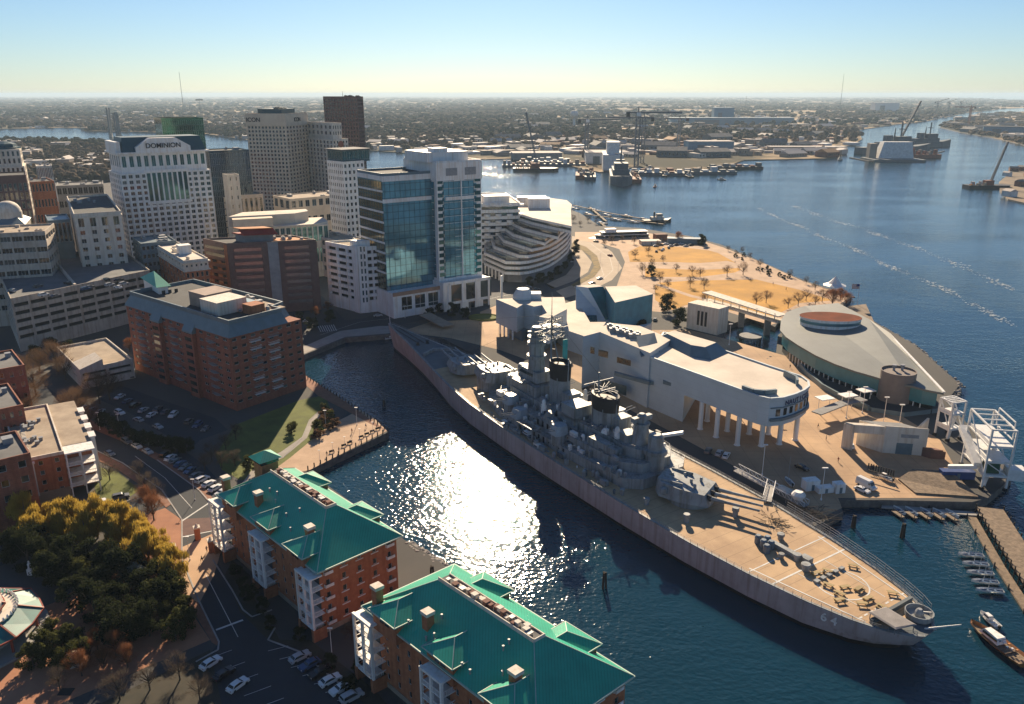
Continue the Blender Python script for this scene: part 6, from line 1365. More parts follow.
# timber dolphin in the inlet
p = P(750, 342, 0); r_ = empty('pile_dolphin', (p.x, p.y, 0), 0, 'round timber pile dolphin in the small inlet', 'dolphin')
m_ = MB(); m_.lathe((0, 0, 2.4), [(5.5, 0), (5.5, 1)], 14); m_.build('cap', M['greyconc'], r_)
for i in range(16): a_ = 6.28 * i / 16; m_ = MB(); m_.tube((5 * math.cos(a_), 5 * math.sin(a_), -1.5), (5 * math.cos(a_), 5 * math.sin(a_), 3.2), .3, .26, 6); m_.build('pile', M['pile'], r_)
# ---- white steel boarding gantries
def gantry(name, label, c0, w, dpt, h, rz, levels, m):
    r_ = empty(name, (c0.x, c0.y, G), rz, label, 'gantry'); t = .55
    for x in (0, w):
        for y in (0, dpt): m_ = MB(); m_.bar((x, y, 0), (x, y, h), t); m_.build('leg', m, r_); m_ = MB(); m_.lathe((x, y, 0), [(.8, 0), (.8, .9)], 8); m_.build('bogie', M['black'], r_)
    m_ = MB()
    for z in levels:
        for a, b_ in (((0, 0), (w, 0)), ((w, 0), (w, dpt)), ((w, dpt), (0, dpt)), ((0, dpt), (0, 0))): m_.bar((*a, z), (*b_, z), .45)
    for k in range(1, 4): m_.bar((0, dpt * k / 4, h), (w, dpt * k / 4, h), .35)
    m_.bar((0, 0, levels[0]), (0, dpt, levels[-1]), .3); m_.bar((w, 0, levels[0]), (w, dpt, levels[-1]), .3); m_.bar((0, 0, levels[1]), (w, 0, levels[0]), .25)
    m_.build('frame', m, r_)
    for z in levels[:-1]: m_ = MB(); m_.box(0, w, 0, dpt, z + .25, z + .4); m_.box(0, .08, 0, dpt, z + .4, z + 1.4); m_.box(0, w, 0, .08, z + .4, z + 1.4) if False else None; m_.build('platform', M['whitesteel'], r_)
    m_ = MB(); m_.bar((.6, .6, 1), (w - .6, dpt * .5, levels[1]), 1.2, .5); m_.bar((w - .6, dpt * .5, levels[1]), (.6, dpt - .6, levels[2] if len(levels) > 2 else h), 1.2, .5); m_.build('stair', m, r_)
    return r_
ga = P(981, 489, G); gb_ = P(1006, 492, G)
r_ = gantry('boarding_gantry', 'tall white steel boarding gantry with open box frame on the terminal quay', ga, (gb_ - ga).length, 17, 19.5, math.atan2(gb_.y - ga.y, gb_.x - ga.x) + .12, (4.5, 9, 14, 19.5), M['whitesteel'])
m_ = MB(); m_.box(1, 4.5, 1, 5, 5, 8.6); m_.build('green_cabin', mat('dark_green_paint', (.02, .09, .05), .6), r_); m_ = MB(); m_.box((gb_ - ga).length, (gb_ - ga).length + 5, 0, 4, 3.4, 7); m_.build('end_cabin', M['whitesteel'], r_)
m_ = MB(); m_.bar((-.5, 20, 12), (-1, 3, 6.5), 2.2, 1.8); m_.bar((-1, 3, 6), (-8, 6, 4), 1.4, 1.0); m_.build('gangway', M['whitesteel'], r_)
m_ = MB(); 
for z in (16, 19.5, 21.5): m_.bar(((gb_ - ga).length, 2, z), ((gb_ - ga).length, 14, z), .3)
m_.bar(((gb_ - ga).length, 2, 16), ((gb_ - ga).length, 2, 21.5), .3); m_.bar(((gb_ - ga).length, 14, 16), ((gb_ - ga).length, 14, 21.5), .3); m_.build('upper_frame', M['whitesteel'], r_)
gc = P(947, 441, G); gantry('boarding_gantry', 'smaller white steel stair tower with roofed top beside the terminal roof tip', gc, 5.5, 5.5, 14, .3, (4, 9.5, 14), M['whitesteel'])
# ------------------------------------------------------------------ trees
def leafmat(name, c, c2):
    m = mat(name, c, .9, c2, .35, contrast=(.3, .7), spec=.15); n = m.node_tree; b = n.nodes['Principled BSDF']
    if not any(l.to_node.type == 'MIX_SHADER' for l in n.links):
        t = n.nodes.new('ShaderNodeBsdfTranslucent'); mx = n.nodes.new('ShaderNodeMixShader'); mx.inputs[0].default_value = .45
        n.links.new(b.inputs['Base Color'].links[0].from_socket, t.inputs[0]); n.links.new(b.outputs[0], mx.inputs[1]); n.links.new(t.outputs[0], mx.inputs[2]); n.links.new(mx.outputs[0], n.nodes['Material Output'].inputs[0])
    return m
M['bark'] = mat('bark', (.075, .055, .04), .95)
M['barkpale'] = mat('pale_bark', (.20, .165, .13), .95)
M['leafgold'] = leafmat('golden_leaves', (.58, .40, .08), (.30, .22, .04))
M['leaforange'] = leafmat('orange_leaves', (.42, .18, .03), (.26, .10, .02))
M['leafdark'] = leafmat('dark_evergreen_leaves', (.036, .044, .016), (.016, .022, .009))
M['leafolive'] = leafmat('olive_leaves', (.10, .105, .03), (.05, .055, .018))
M['twig'] = leafmat('brown_twigs', (.19, .115, .065), (.10, .062, .038))
M['twiggrey'] = leafmat('grey_twigs', (.13, .10, .075), (.07, .055, .042))
M['twigred'] = leafmat('russet_twigs', (.26, .115, .055), (.15, .065, .035))
def crown(rng, n, clumps, rad, h0, h1, ls, kind):
    """many leaf or twig faces spread in clumps through an uneven crown"""
    cen = []
    for i in range(clumps):
        a = rng.uniform(0, 6.283); q = rng.uniform(0, 1) ** .5; t = rng.uniform(0, 1)
        w = math.sin(math.pi * (.18 + .74 * t)) ** .8
        cen.append((math.cos(a) * q * rad * w, math.sin(a) * q * rad * w, h0 + t * (h1 - h0), rad * rng.uniform(.22, .42)))
    cen = np.array(cen); idx = rng.integers(0, clumps, n)
    d = rng.normal(size=(n, 3)); d /= np.linalg.norm(d, axis=1)[:, None]
    r = rng.uniform(0, 1, n) ** .45
    c = cen[idx, :3] + d * (cen[idx, 3] * r)[:, None] * np.array([1, 1, .8])
    if kind == 'leaf':
        u = rng.normal(size=(n, 3)); u /= np.linalg.norm(u, axis=1)[:, None]; v = np.cross(u, rng.normal(size=(n, 3))); v /= np.linalg.norm(v, axis=1)[:, None]
        s = ls * rng.uniform(.5, 1.2, n)[:, None]; V = np.stack([c - u * s, c + v * s * .6, c + u * s, c - v * s * .6], 1).reshape(-1, 3)
    elif kind == 'twig':
        out = c - np.array([0, 0, h0 * .6]); out /= np.linalg.norm(out, axis=1)[:, None]
        u = out + rng.normal(size=(n, 3)) * .45; u /= np.linalg.norm(u, axis=1)[:, None]; v = np.cross(u, rng.normal(size=(n, 3))); v /= np.linalg.norm(v, axis=1)[:, None]
        L = ls * rng.uniform(.6, 1.5, n)[:, None]; w = .028 * ls * rng.uniform(.7, 1.4, n)[:, None]; V = np.stack([c - u * L - v * w, c - u * L + v * w, c + u * L + v * w * .4, c + u * L - v * w * .4], 1).reshape(-1, 3)
    else:  # plume
        u = np.stack([rng.normal(size=n) * .28, rng.normal(size=n) * .28, np.ones(n)], 1); u /= np.linalg.norm(u, axis=1)[:, None]; v = np.cross(u, rng.normal(size=(n, 3))); v /= np.linalg.norm(v, axis=1)[:, None]
        L = ls * rng.uniform(.8, 1.8, n)[:, None]; w = .14 * ls; V = np.stack([c - u * L, c + v * w, c + u * L, c - v * w], 1).reshape(-1, 3)
    F = np.arange(n * 4).reshape(-1, 4); return V, F
def tree_proto(name, kind, seed, h, rad, n, ls, mleaf, mbark, clumps=26, h0=.3):
    rng = np.random.default_rng(seed); r = random.Random(seed); root = empty(name, (0, 0, 0))
    mb = MB(); tw = h * .022 + .06
    mb.tube((0, 0, -.3), (0, 0, h * .38), tw, tw * .7, 7)
    for i in range(11 if kind == 'twig' else 6):
        a = r.uniform(0, 6.28); z = h * r.uniform(.22, .5); L = rad * r.uniform(.5, .85); e = Vector((math.cos(a) * L, math.sin(a) * L, z + h * r.uniform(.22, .42)))
        mid = Vector((math.cos(a) * L * .45, math.sin(a) * L * .45, z + h * .10)); mb.tube((0, 0, z * .9), mid, tw * .45, tw * .32, 5); mb.tube(mid, e, tw * .32, tw * .08, 5)
        if kind == 'twig':
            for j in range(4): a2 = a + r.uniform(-1.1, 1.1); q = mid.lerp(e, r.uniform(.1, .8)); mb.tube(q, q + Vector((math.cos(a2), math.sin(a2), r.uniform(.6, 1.3))) * rad * .35, tw * .16, tw * .04, 4)
    mb.tube((0, 0, h * .37), (r.uniform(-.3, .3), r.uniform(-.3, .3), h * .86), tw * .7, tw * .1, 6)
    mb.build('trunk', mbark, root)
    V, F = crown(rng, n, clumps, rad, h * h0, h * .96, ls, kind); npmesh('crown', V, F, mleaf, root)
    return root
PRO = {
 'twig': [tree_proto('bare_tree', 'twig', 1 + i, 9, 4.2, 1500, .55, M['twig'], M['bark'], 30) for i in range(2)],
 'twiggrey': [tree_proto('bare_tree', 'twig', 11 + i, 8, 3.6, 1300, .55, M['twiggrey'], M['bark'], 26) for i in range(2)],
 'twigred': [tree_proto('bare_tree', 'twig', 21 + i, 8, 3.6, 2300, .6, M['twigred'], M['bark'], 26) for i in range(1)],
 'bigtwig': [tree_proto('bare_tree', 'twig', 31 + i, 13, 6.5, 4200, .6, M['twig'], M['bark'], 46) for i in range(2)],
 'gold': [tree_proto('bamboo_clump', 'plume', 41 + i, 9.5, 3.4, 3600, .55, M['leafgold'], M['barkpale'], 34, .25) for i in range(2)],
 'orange': [tree_proto('autumn_tree', 'leaf', 51, 9, 4.2, 3200, .32, M['leaforange'], M['bark'], 34)],
 'dark': [tree_proto('evergreen_tree', 'leaf', 61 + i, 8.5, 3.8, 4200, .30, M['leafdark'], M['bark'], 36, .1) for i in range(2)],
 'olive': [tree_proto('evergreen_tree', 'leaf', 71 + i, 7.5, 3.4, 3600, .28, M['leafolive'], M['bark'], 32, .1) for i in range(2)],
 'shrub': [tree_proto('shrub', 'leaf', 81, 2.2, 1.6, 900, .22, M['leafdark'], M['bark'], 12, .05)],
 'shrubbrown': [tree_proto('shrub', 'leaf', 83, 2.2, 1.6, 900, .22, M['twig'], M['bark'], 12, .05)],
 'whiteshrub': [tree_proto('flowering_tree', 'leaf', 85, 8, 3.0, 2600, .26, mat('pale_blossom', (.42, .42, .36), .8, (.12, .13, .07), .9), M['bark'], 28, .15)],
}
USED = {}
rt = random.Random(99)
def tree(kind, p, s=1.0, label=None, group=None, cat=None, z=G):
    lst = PRO[kind]; i = rt.randrange(len(lst)); src = lst[i]; key = (kind, i)
    o = src if key not in USED else copy_tree(src); USED[key] = 1
    o.location = (p[0], p[1], z); o.rotation_euler = (0, 0, rt.uniform(0, 6.28)); k = s * rt.uniform(.9, 1.1); o.scale = (k, k, k * rt.uniform(.9, 1.1))
    o['label'] = label; o['category'] = cat or {'shrub': 'shrub', 'bamboo_clump': 'bamboo'}.get(src.name.split('.')[0], 'tree')
    if group: o['group'] = group
    return o
def row(kind, pts, where, group, s=1.0, adj='bare winter tree', z=G, cat=None):
    for i, (a, b_) in enumerate(pts):
        p = P(a, b_, z); tree(kind, p, s * rt.uniform(.85, 1.15), f'{adj}, {ORL[i] if i < 30 else "last"} {where}', group, cat, z)
row('twig', [(692, 275), (700, 277), (727, 276), (743, 275), (766, 303), (705, 304), (788, 308), (798, 306), (806, 301), (815, 306), (822, 302), (756, 305)], 'from the left on the park lawn', 'bare trees in the riverside park', .85)
row('twiggrey', [(652, 268), (660, 283), (663, 262), (676, 272), (642, 274), (655, 292), (668, 288), (635, 258), (648, 254), (658, 248), (690, 287), (672, 300), (704, 289)], 'in the loose row along the park road', 'grey bare trees by the park road', .8)
row('twigred', [(678, 242), (832, 306), (840, 301), (846, 306)], 'from the left among the russet trees by the water', 'russet trees at the river edge', 1.1, 'russet bare tree')
row('dark', [(701, 245), (667, 312), (651, 276)], 'from the left among the round evergreens in the park', 'evergreens in the park', 1.0, 'dark round evergreen')
row('dark', [(679, 326), (641, 333)], 'from the right beside the wedge museum car park', 'evergreens by the museum car park', .9, 'dark evergreen')
row('twiggrey', [(728, 251), (736, 256), (742, 253), (750, 259), (760, 267), (790, 277), (806, 284), (815, 290), (834, 298)], 'from the left on the riverside walk', 'small trees along the river edge', .62, 'small dark bare tree')
row('shrub', [(735, 257), (742, 260), (744, 256), (758, 270), (762, 271), (767, 269), (770, 272), (779, 276), (784, 279), (789, 278), (768, 275)], 'from the left along the river path', 'dark shrubs on the river path', 1.1, 'low dark shrub')
row('orange', [(14, 218), (24, 214), (46, 216), (54, 212), (62, 216), (52, 254), (60, 262), (68, 250), (50, 268), (64, 275)], 'from the left among the orange trees between the downtown blocks', 'orange trees between the downtown blocks', 1.25, 'orange autumn tree')
row('bigtwig', [(22, 385), (36, 395), (30, 410), (58, 372), (66, 380), (73, 421), (82, 414), (100, 404), (110, 400), (40, 372), (90, 425), (20, 425)], 'from the far left in the grove by the ramp garage', 'large bare trees by the ramp garage', .95, 'large brown bare tree')
row('twiggrey', [(226, 450), (212, 462), (222, 468), (205, 470), (236, 440), (235, 466), (155, 506), (146, 492), (110, 480), (140, 478)], 'from the right along the shaded street', 'bare trees along the shaded street', .9, 'pale bare street tree')
row('twigred', [(154, 520), (148, 512)], 'beside the brick crossing', 'russet trees at the brick crossing', 1.0, 'russet twiggy street tree')
row('dark', [(106, 428), (114, 433), (122, 438), (131, 440), (140, 445), (149, 446), (158, 447), (167, 449), (176, 452), (186, 454)], 'from the left in the hedge below the tower car park', 'dark evergreens between road and car park', .7, 'dark bushy evergreen')
row('olive', [(248, 470), (258, 474), (292, 433), (324, 412), (331, 420), (318, 432)], 'from the left around the garden lawn', 'olive shrubs of the quay garden', .6, 'olive green bush')
row('shrubbrown', [(322, 424), (329, 430), (326, 417), (334, 426), (316, 438)], 'from the left in the quay garden bed', 'brown shrubs of the quay garden', 1.5, 'brown leafless bush')
row('dark', [(440, 313), (452, 316), (465, 318), (430, 318)], 'from the left on the plaza before the blue towers', 'evergreens on the harbour plaza', .7, 'dark evergreen')
row('twigred', [(402, 306), (414, 307), (424, 303)], 'from the left before the white parking garage', 'russet trees at the white garage', .75, 'russet street tree')
row('dark', [(530, 286), (540, 284), (550, 280), (558, 275), (565, 269), (571, 262), (575, 255), (577, 247)], 'from the left in the curved bed of the terraced office', 'evergreens curving round the terraced office', .75, 'dark evergreen bush')
row('twiggrey', [(573, 222), (580, 226), (588, 222), (596, 224), (604, 246), (612, 243), (622, 241), (634, 244)], 'from the left near the excursion ferry', 'bare trees near the ferry', .8, 'grey bare tree')
# grove at the lower left
gb_ = [(28, 532), (42, 536), (56, 531), (70, 536), (84, 532), (98, 538), (112, 534), (124, 541), (136, 545), (146, 553), (158, 560), (150, 566), (60, 545), (88, 546), (116, 550), (36, 548), (166, 572), (140, 570), (176, 584)]
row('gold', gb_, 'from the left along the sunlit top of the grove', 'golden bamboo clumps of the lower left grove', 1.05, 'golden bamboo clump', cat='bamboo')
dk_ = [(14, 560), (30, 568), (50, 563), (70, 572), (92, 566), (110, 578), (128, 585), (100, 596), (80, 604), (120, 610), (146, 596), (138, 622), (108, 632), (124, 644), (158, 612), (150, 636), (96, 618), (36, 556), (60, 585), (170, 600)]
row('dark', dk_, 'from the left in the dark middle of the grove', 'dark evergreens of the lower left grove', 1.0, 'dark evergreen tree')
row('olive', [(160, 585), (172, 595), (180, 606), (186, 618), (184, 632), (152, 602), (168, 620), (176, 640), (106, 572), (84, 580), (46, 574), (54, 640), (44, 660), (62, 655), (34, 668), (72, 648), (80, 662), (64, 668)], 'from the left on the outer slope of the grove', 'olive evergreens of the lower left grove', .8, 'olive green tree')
row('twigred', [(90, 660), (104, 668), (116, 656), (128, 668), (82, 676), (98, 650)], 'from the left at the foot of the grove', 'russet shrubs at the foot of the grove', .75, 'russet shrub')
row('whiteshrub', [(132, 578), (138, 588)], 'from the left in the grove', 'pale flowering trees in the grove', .8, 'pale flowering tree')
row('dark', [(250, 600), (262, 612), (270, 628), (236, 575), (300, 640), (330, 668), (350, 690), (360, 672), (228, 552), (244, 590)], 'from the left in the beds before the condominiums', 'dark shrubs before the condominiums', .42, 'dark shrub')
row('twiggrey', [(370, 590), (395, 620), (352, 640), (150, 690), (180, 680), (120, 700), (200, 700), (60, 690)], 'from the left in the shaded corner gardens', 'bare trees of the shaded gardens', .7, 'thin bare tree')
row('dark', [(330, 322), (312, 330), (300, 322), (70, 358), (52, 350), (36, 360), (92, 355), (36, 178), (78, 206), (88, 210), (94, 214)], 'from the left between the garages and towers', 'dark street evergreens downtown', .8, 'dark street evergreen')
row('twigred', [(328, 312), (316, 318), (130, 352), (48, 352)], 'from the left between the downtown garages', 'russet street trees downtown', .8, 'russet street tree')
# ------------------------------------------------------------------ cars
def car_proto(kind):
    L, Wd, hh = {'sedan': (4.7, 1.85, 1.42), 'suv': (4.8, 1.95, 1.75), 'van': (6.4, 2.1, 2.6)}[kind]
    root = empty('parked_car' if kind != 'van' else 'panel_van', (0, 0, 0))
    prof = {'sedan': [(0, .45), (.02, .85), (.20, .98), (.30, 1.0), (.74, 1.0), (.97, .86), (1, .5), (1, .3), (0, .3)],
            'suv': [(0, .45), (.01, 1.05), (.06, 1.1), (.72, 1.1), (.97, .95), (1, .5), (1, .35), (0, .35)],
            'van': [(0, .45), (0, 1.5), (.74, 1.5), (.86, 1.2), (.99, 1.0), (1, .5), (1, .35), (0, .35)]}[kind]
    cab = {'sedan': [(.10, .98), (.22, 1.38), (.30, hh), (.52, hh), (.60, 1.34), (.72, 1.0)], 'suv': [(.03, 1.1), (.06, hh - .08), (.12, hh), (.56, hh), (.62, hh - .1), (.74, 1.1)],
           'van': [(0, 1.5), (0.01, hh - .08), (.04, hh), (.70, hh), (.76, hh - .2), (.86, 1.2)]}[kind]
    def ext(mb, pr, w0, w1, zt, m=None):
        n = len(pr); v = []
        for sgn in (-1, 1):
            for x, z in pr: k = max(0, min(1, (z - 1.0) / max(.1, zt - 1.0))); w = w0 + (w1 - w0) * k; v.append((x * L - L / 2, sgn * w / 2, z))
        mb.add(v, [tuple(range(n)), tuple(reversed(range(n, 2 * n)))] + [((i + 1) % n, i, n + i, n + (i + 1) % n) for i in range(n)], m)
    mb = MB(); ext(mb, prof, Wd, Wd, 99); ext(mb, cab, Wd * .94, Wd * .74, hh)
    body = mb.build('body', M['white'], root); body.material_slots[0].link = 'OBJECT'
    g_ = MB(); zg = 1.05 if kind != 'van' else 1.55
    if kind != 'van':
        gp = [(x, z) for x, z in cab]; n = len(gp)
        cx = sum(x for x, z in gp) / n
        gl = [((x - cx) * .90 + cx, z * .90 + (1.0 if kind == 'sedan' else 1.12) * .10 + .02) for x, z in gp]
        v = []; 
        for sgn in (-1, 1):
            b0 = []
            for x, z in gl: k = (z - 1.0) / (hh - 1.0); w = (Wd * .94 + (Wd * .74 - Wd * .94) * k) / 2 + .012; b0.append((x * L - L / 2, sgn * w, z))
            g_.add(b0, [tuple(range(n)) if sgn < 0 else tuple(reversed(range(n)))])
        for (i, j) in ((0, 1), (n - 2, n - 1)) if kind == 'suv' else ((0, 1), (n - 2, n - 1)):
            (xa, za), (xb, zb_) = cab[i], cab[j]; q = []
            dx, dz = (zb_ - za), -(xb - xa) * L; nl = math.hypot(dx, dz) or 1; ox, oz = -dx / nl * .015, -dz / nl * .015
            if i: ox, oz = -dx / nl * .015, -dz / nl * .015
            for t, sg in ((.12, -1), (.12, 1), (.9, 1), (.9, -1)):
                x = xa + (xb - xa) * t; z = za + (zb_ - za) * t; k = max(0, (z - 1.0) / (hh - 1.0)); w = (Wd * .94 + (Wd * .74 - Wd * .94) * k) / 2 * .9; q.append((x * L - L / 2 + (-.02 if i == 0 else .02), sg * w, z + .02))
            g_.add(q, [(0, 1, 2, 3)])
    else:
        (xa, za), (xb, zb_) = cab[-2], cab[-1]
        q = [((xa + (xb - xa) * t) * L - L / 2 + .03, s_ * Wd * .38, za + (zb_ - za) * t + .02) for t, s_ in ((.1, -1), (.1, 1), (.9, 1), (.9, -1))]; g_.add(q, [(0, 1, 2, 3)])
        for s_ in (-1, 1): g_.box(L * .2, L * .3, s_ * Wd * .475 - .01, s_ * Wd * .475 + .01, 1.55, 2.1)
    g_.build('car_glass', M['glassdark'], root)
    for sx in (-.31, .31):
        for sy in (-1, 1): w = MB(); w.tube((sx * L, sy * (Wd / 2 - .2), .33), (sx * L, sy * (Wd / 2 + .01), .33), .34, .34, 12); w.build('wheel', M['cargrey'], root)
    for s_ in (-1, 1):
        w = MB(); w.box(L / 2 - .03, L / 2 + .02, s_ * Wd * .36 - .16, s_ * Wd * .36 + .16, .62, .78); w.build('headlight', M['white'], root)
        w = MB(); w.box(-L / 2 - .02, -L / 2 + .03, s_ * Wd * .38 - .14, s_ * Wd * .38 + .14, .7, .86); w.build('tail_light', M['redroof'], root)
    return root
PAINT = {k: mat(k + '_car_paint', c, .3, tuple(x * .95 for x in c), .1) for k, c in {'white': (.68, .68, .67), 'silver': (.38, .39, .40), 'grey': (.12, .125, .13), 'black': (.015, .015, .018), 'blue': (.03, .07, .16), 'red': (.25, .02, .02), 'tan': (.28, .22, .15)}.items()}
CARP = {k: car_proto(k) for k in ('sedan', 'suv', 'van')}; CU = {}
def car(p, ang, colr, kind, label, group=None, z=G, cat='car'):
    src = CARP[kind]; o = src if kind not in CU else copy_tree(src); CU[kind] = 1
    o.location = (p[0], p[1], z + .02); o.rotation_euler = (0, 0, ang)
    for c in kids(o):
        if c.name.startswith('body'): c.material_slots[0].material = PAINT[colr]
    o['label'] = label; o['category'] = 'van' if kind == 'van' else cat
    if group: o['group'] = group
    return o
rc = random.Random(21)
def carrow(p0, p1, n, ang, where, group, z=G, cols=('black', 'grey', 'silver', 'blue', 'white'), skip=(), off=None):
    a, b_ = P(*p0, z), P(*p1, z)
    k = 0
    for i in range(n):
        if i in skip: continue
        p = a.lerp(b_, i / max(1, n - 1)); c = rc.choice(cols); kd = rc.choice(['sedan', 'sedan', 'suv'])
        car(p, ang + rc.uniform(-.04, .04) + (math.pi if rc.random() < .5 else 0), c, kd, f'{c} {kd}, {ORL[k]} {where}', group, z); k += 1
def dang(p0, p1, z=G): a, b_ = P(*p0, z), P(*p1, z); return math.atan2(b_.y - a.y, b_.x - a.x)
car(P(211, 665), dang((205, 669), (219, 660)), 'white', 'sedan', 'white sedan parked at the left side of the condominium lane', 'cars in the condominium lane')
car(P(238, 687), dang((231, 692), (246, 681)), 'white', 'sedan', 'white sedan at the left of the condominium lane by the bottom edge', 'cars in the condominium lane')
car(P(224, 676), dang((218, 680), (231, 671)), 'black', 'sedan', 'black sedan between the two white sedans in the condominium lane', 'cars in the condominium lane')
carrow((300, 659), (352, 699), 6, dang((296, 662), (310, 655)), 'from the left in the shaded bays right of the condominium lane', 'cars in the condominium bays', cols=('white', 'silver', 'grey', 'blue', 'black'))
car(P(137, 447.5), dang((131, 444), (142, 450.5)), 'white', 'sedan', 'white sedan parked left of its twin at the kerb of the curving street', 'cars at the kerb of the curving street')
car(P(148, 453), dang((142, 449), (154, 456)), 'silver', 'sedan', 'silver sedan parked at the right end of the kerb row', 'cars at the kerb of the curving street')
car(P(127, 443), dang((121, 440), (132, 446)), 'grey', 'suv', 'grey suv parked at the left end of the kerb row', 'cars at the kerb of the curving street')
car(P(84, 443), dang((78, 440), (90, 445)), 'white', 'sedan', 'white sedan at the corner below the gravel roof apartments')
car(P(110, 455), dang((104, 452), (116, 459)), 'grey', 'sedan', 'dark grey sedan driving up the curving street')
carrow((166, 456), (190, 472), 6, dang((160, 460), (173, 452)), 'from the left in the angled bays beside the curving street', 'cars in the angled bays', cols=('blue', 'silver', 'grey', 'black', 'white'))
carrow((196, 477), (222, 494), 5, dang((190, 480), (203, 473)), 'from the left in the lower angled bays by the hedge', 'cars in the lower angled bays')
car(P(121, 498.5), dang((114, 500), (128, 497)), 'grey', 'suv', 'grey suv parked by the white balconies', 'cars by the white balconies'); car(P(98, 504), dang((90, 506), (105, 502)), 'white', 'suv', 'white suv parked by the white balconies', 'cars by the white balconies')
car(P(116, 523), dang((112, 527), (119, 519)), 'white', 'sedan', 'white sedan standing below the golden bamboo street'); car(P(105, 524), dang((101, 527), (108, 520)), 'silver', 'sedan', 'silver sedan beside the white one below the street')
carrow((120, 398), (152, 416), 5, dang((116, 402), (128, 396)), 'from the left in the upper row of the tower car park', 'cars in the upper tower car park', cols=('silver', 'black', 'white', 'blue'))
carrow((158, 410), (206, 430), 7, dang((150, 414), (164, 404)), 'from the left against the brick tower wall', 'cars against the brick tower', skip=(3,))
carrow((120, 414), (158, 428), 3, dang((114, 411), (128, 417)), 'from the left in the middle of the tower car park', 'cars in the middle of the tower car park', cols=('silver', 'white'))
carrow((78, 407), (100, 413), 4, dang((74, 409), (82, 405)), 'from the left under the large bare trees', 'cars under the bare trees'); 
carrow((112, 381), (132, 377), 3, dang((112, 386), (112, 377)), 'from the left beside the ramp garage', 'cars beside the ramp garage')
zd_ = DECK.z1 + .08
for i, (a, b_, c) in enumerate(((12, 292, 'silver'), (38, 287, 'grey'), (44, 296, 'white'), (68, 284, 'black'), (86, 290, 'blue'), (90, 288, 'grey'), (106, 281, 'black'), (119, 281, 'black'), (110, 286, 'silver'), (118, 288, 'white'), (124, 285, 'silver'), (56, 297, 'grey'))):
    car(P(a, b_, zd_), DECK.angF + (0 if i % 3 else math.pi / 2), c, 'sedan' if i % 2 else 'suv', f'{c} car, {ORL[i]} counted from the left on the roof of the big beige garage', 'cars on the big garage roof', zd_)
for i, (a, b_, c) in enumerate(((708, 452, 'grey'), (719, 454.5, 'silver'), (726, 457, 'white'))):
    car(P(a, b_), dang((a - 3, b_ + 5), (a + 3, b_ - 5)), c, 'sedan', f'{c} sedan under the museum pillars by the gangway', 'cars under the museum')
car(P(850, 447), R(80), 'white', 'suv', 'white pickup sized car on the sunlit quay by the service building'); car(P(802, 469), dang((795, 466), (808, 472)), 'black', 'sedan', 'black sedan on the shaded quay below the pillars')
car(P(866, 487), dang((857, 481), (880, 492)), 'white', 'van', 'long white van parked at the quay edge by the dinghies')
car(P(862, 491.5), dang((856, 489), (868, 494)), 'white', 'sedan', 'small white car in front of the long van')
car(P(307, 322), R(10), 'white', 'sedan', 'white car on the bridge road by the white garage'); car(P(378, 316.5), R(20), 'silver', 'sedan', 'silver car on the harbour road before the blue office')
for i, (a, b_) in enumerate(((430, 305), (437, 303), (444, 302), (452, 301), (520, 290), (528, 288), (536, 290))): car(P(a, b_), R(25), ['black', 'silver', 'grey', 'white'][i % 4], 'sedan', f'{["black", "silver", "grey", "white"][i % 4]} car, {ORL[i]} from the left on the road past the blue towers', 'cars on the harbour road')
for i in range(10): car(P(636 + i * 3.4 + (i % 2) * 2, 318 + i * .5 if i < 6 else 252 - (i - 6) * 1.2), R(60 + i * 3), ['white', 'grey', 'black', 'silver'][i % 4], 'sedan', f'{["white", "grey", "black", "silver"][i % 4]} car, {ORL[i]} from the left in the park side lots', 'cars in the park lots')
for i in range(8): car(P(656 + i * 5, 246.5 - (i % 3)), R(10 + i * 3), ['silver', 'black', 'white'][i % 3], 'sedan', f'{["silver", "black", "white"][i % 3]} car, {ORL[i]} from the left behind the ferry landing', 'cars at the ferry landing')
for i, (a, b_) in enumerate(((596, 242), (610, 256), (600, 279), (578, 288), (592, 284), (572, 262))): car(P(a, b_), R([150, 120, 40, 20, 200, 80][i]), ['black', 'red', 'white', 'silver', 'black', 'white'][i], 'sedan', f'{["black", "red", "white", "silver", "black", "white"][i]} car, {ORL[i]} along the bend of the riverside road', 'cars on the riverside road')
# ------------------------------------------------------------------ marina, boats, piers
def pier(name, label, cat, pts, w, z, m, pilestep=4, group=None, thick=.5, railing=False):
    q = [P(a, b_, z) for a, b_ in pts]; r_ = empty(name, (q[0].x, q[0].y, 0), 0, label, cat, group); f = lambda x, y, zz: (x - q[0].x, y - q[0].y, zz)
    mb = MB(f)
    for a, b_ in zip(q, q[1:]): mb.bar(a - Vector((0, 0, thick / 2)), b_ - Vector((0, 0, thick / 2)), w, thick)
    mb.build('deck', m, r_)
    k = 0
    for a, b_ in zip(q, q[1:]):
        d = b_ - a; n = max(1, int(d.length / pilestep)); nx = Vector((-d.y, d.x, 0)).normalized() * (w / 2 + .1)
        for i in range(n + 1):
            for s_ in (-1, 1):
                if k > 90: break
                p = a + d * i / n + nx * s_; mb = MB(f); mb.tube((p.x, p.y, -1.5), (p.x, p.y, z + .9), .2, .18, 6); mb.build('pile', M['pile'], r_); k += 1
    return r_
pier('timber_pier', 'broad sunlit timber pier on dark piles at the right edge', 'pier', [(990, 508), (1010, 540), (1045, 592)], 7, 2.6, M['timber'], 3)
pier('floating_dock', 'narrow pale floating dock with sailing boats along its left side', 'dock', [(972, 517), (1000, 566), (1030, 612)], 2.4, .6, M['timber'], 8)
pier('floating_dock', 'long grey gangway dock below the dinghy ramp', 'dock', [(880, 505), (930, 510), (980, 514)], 2.2, .7, M['concrete'], 8)
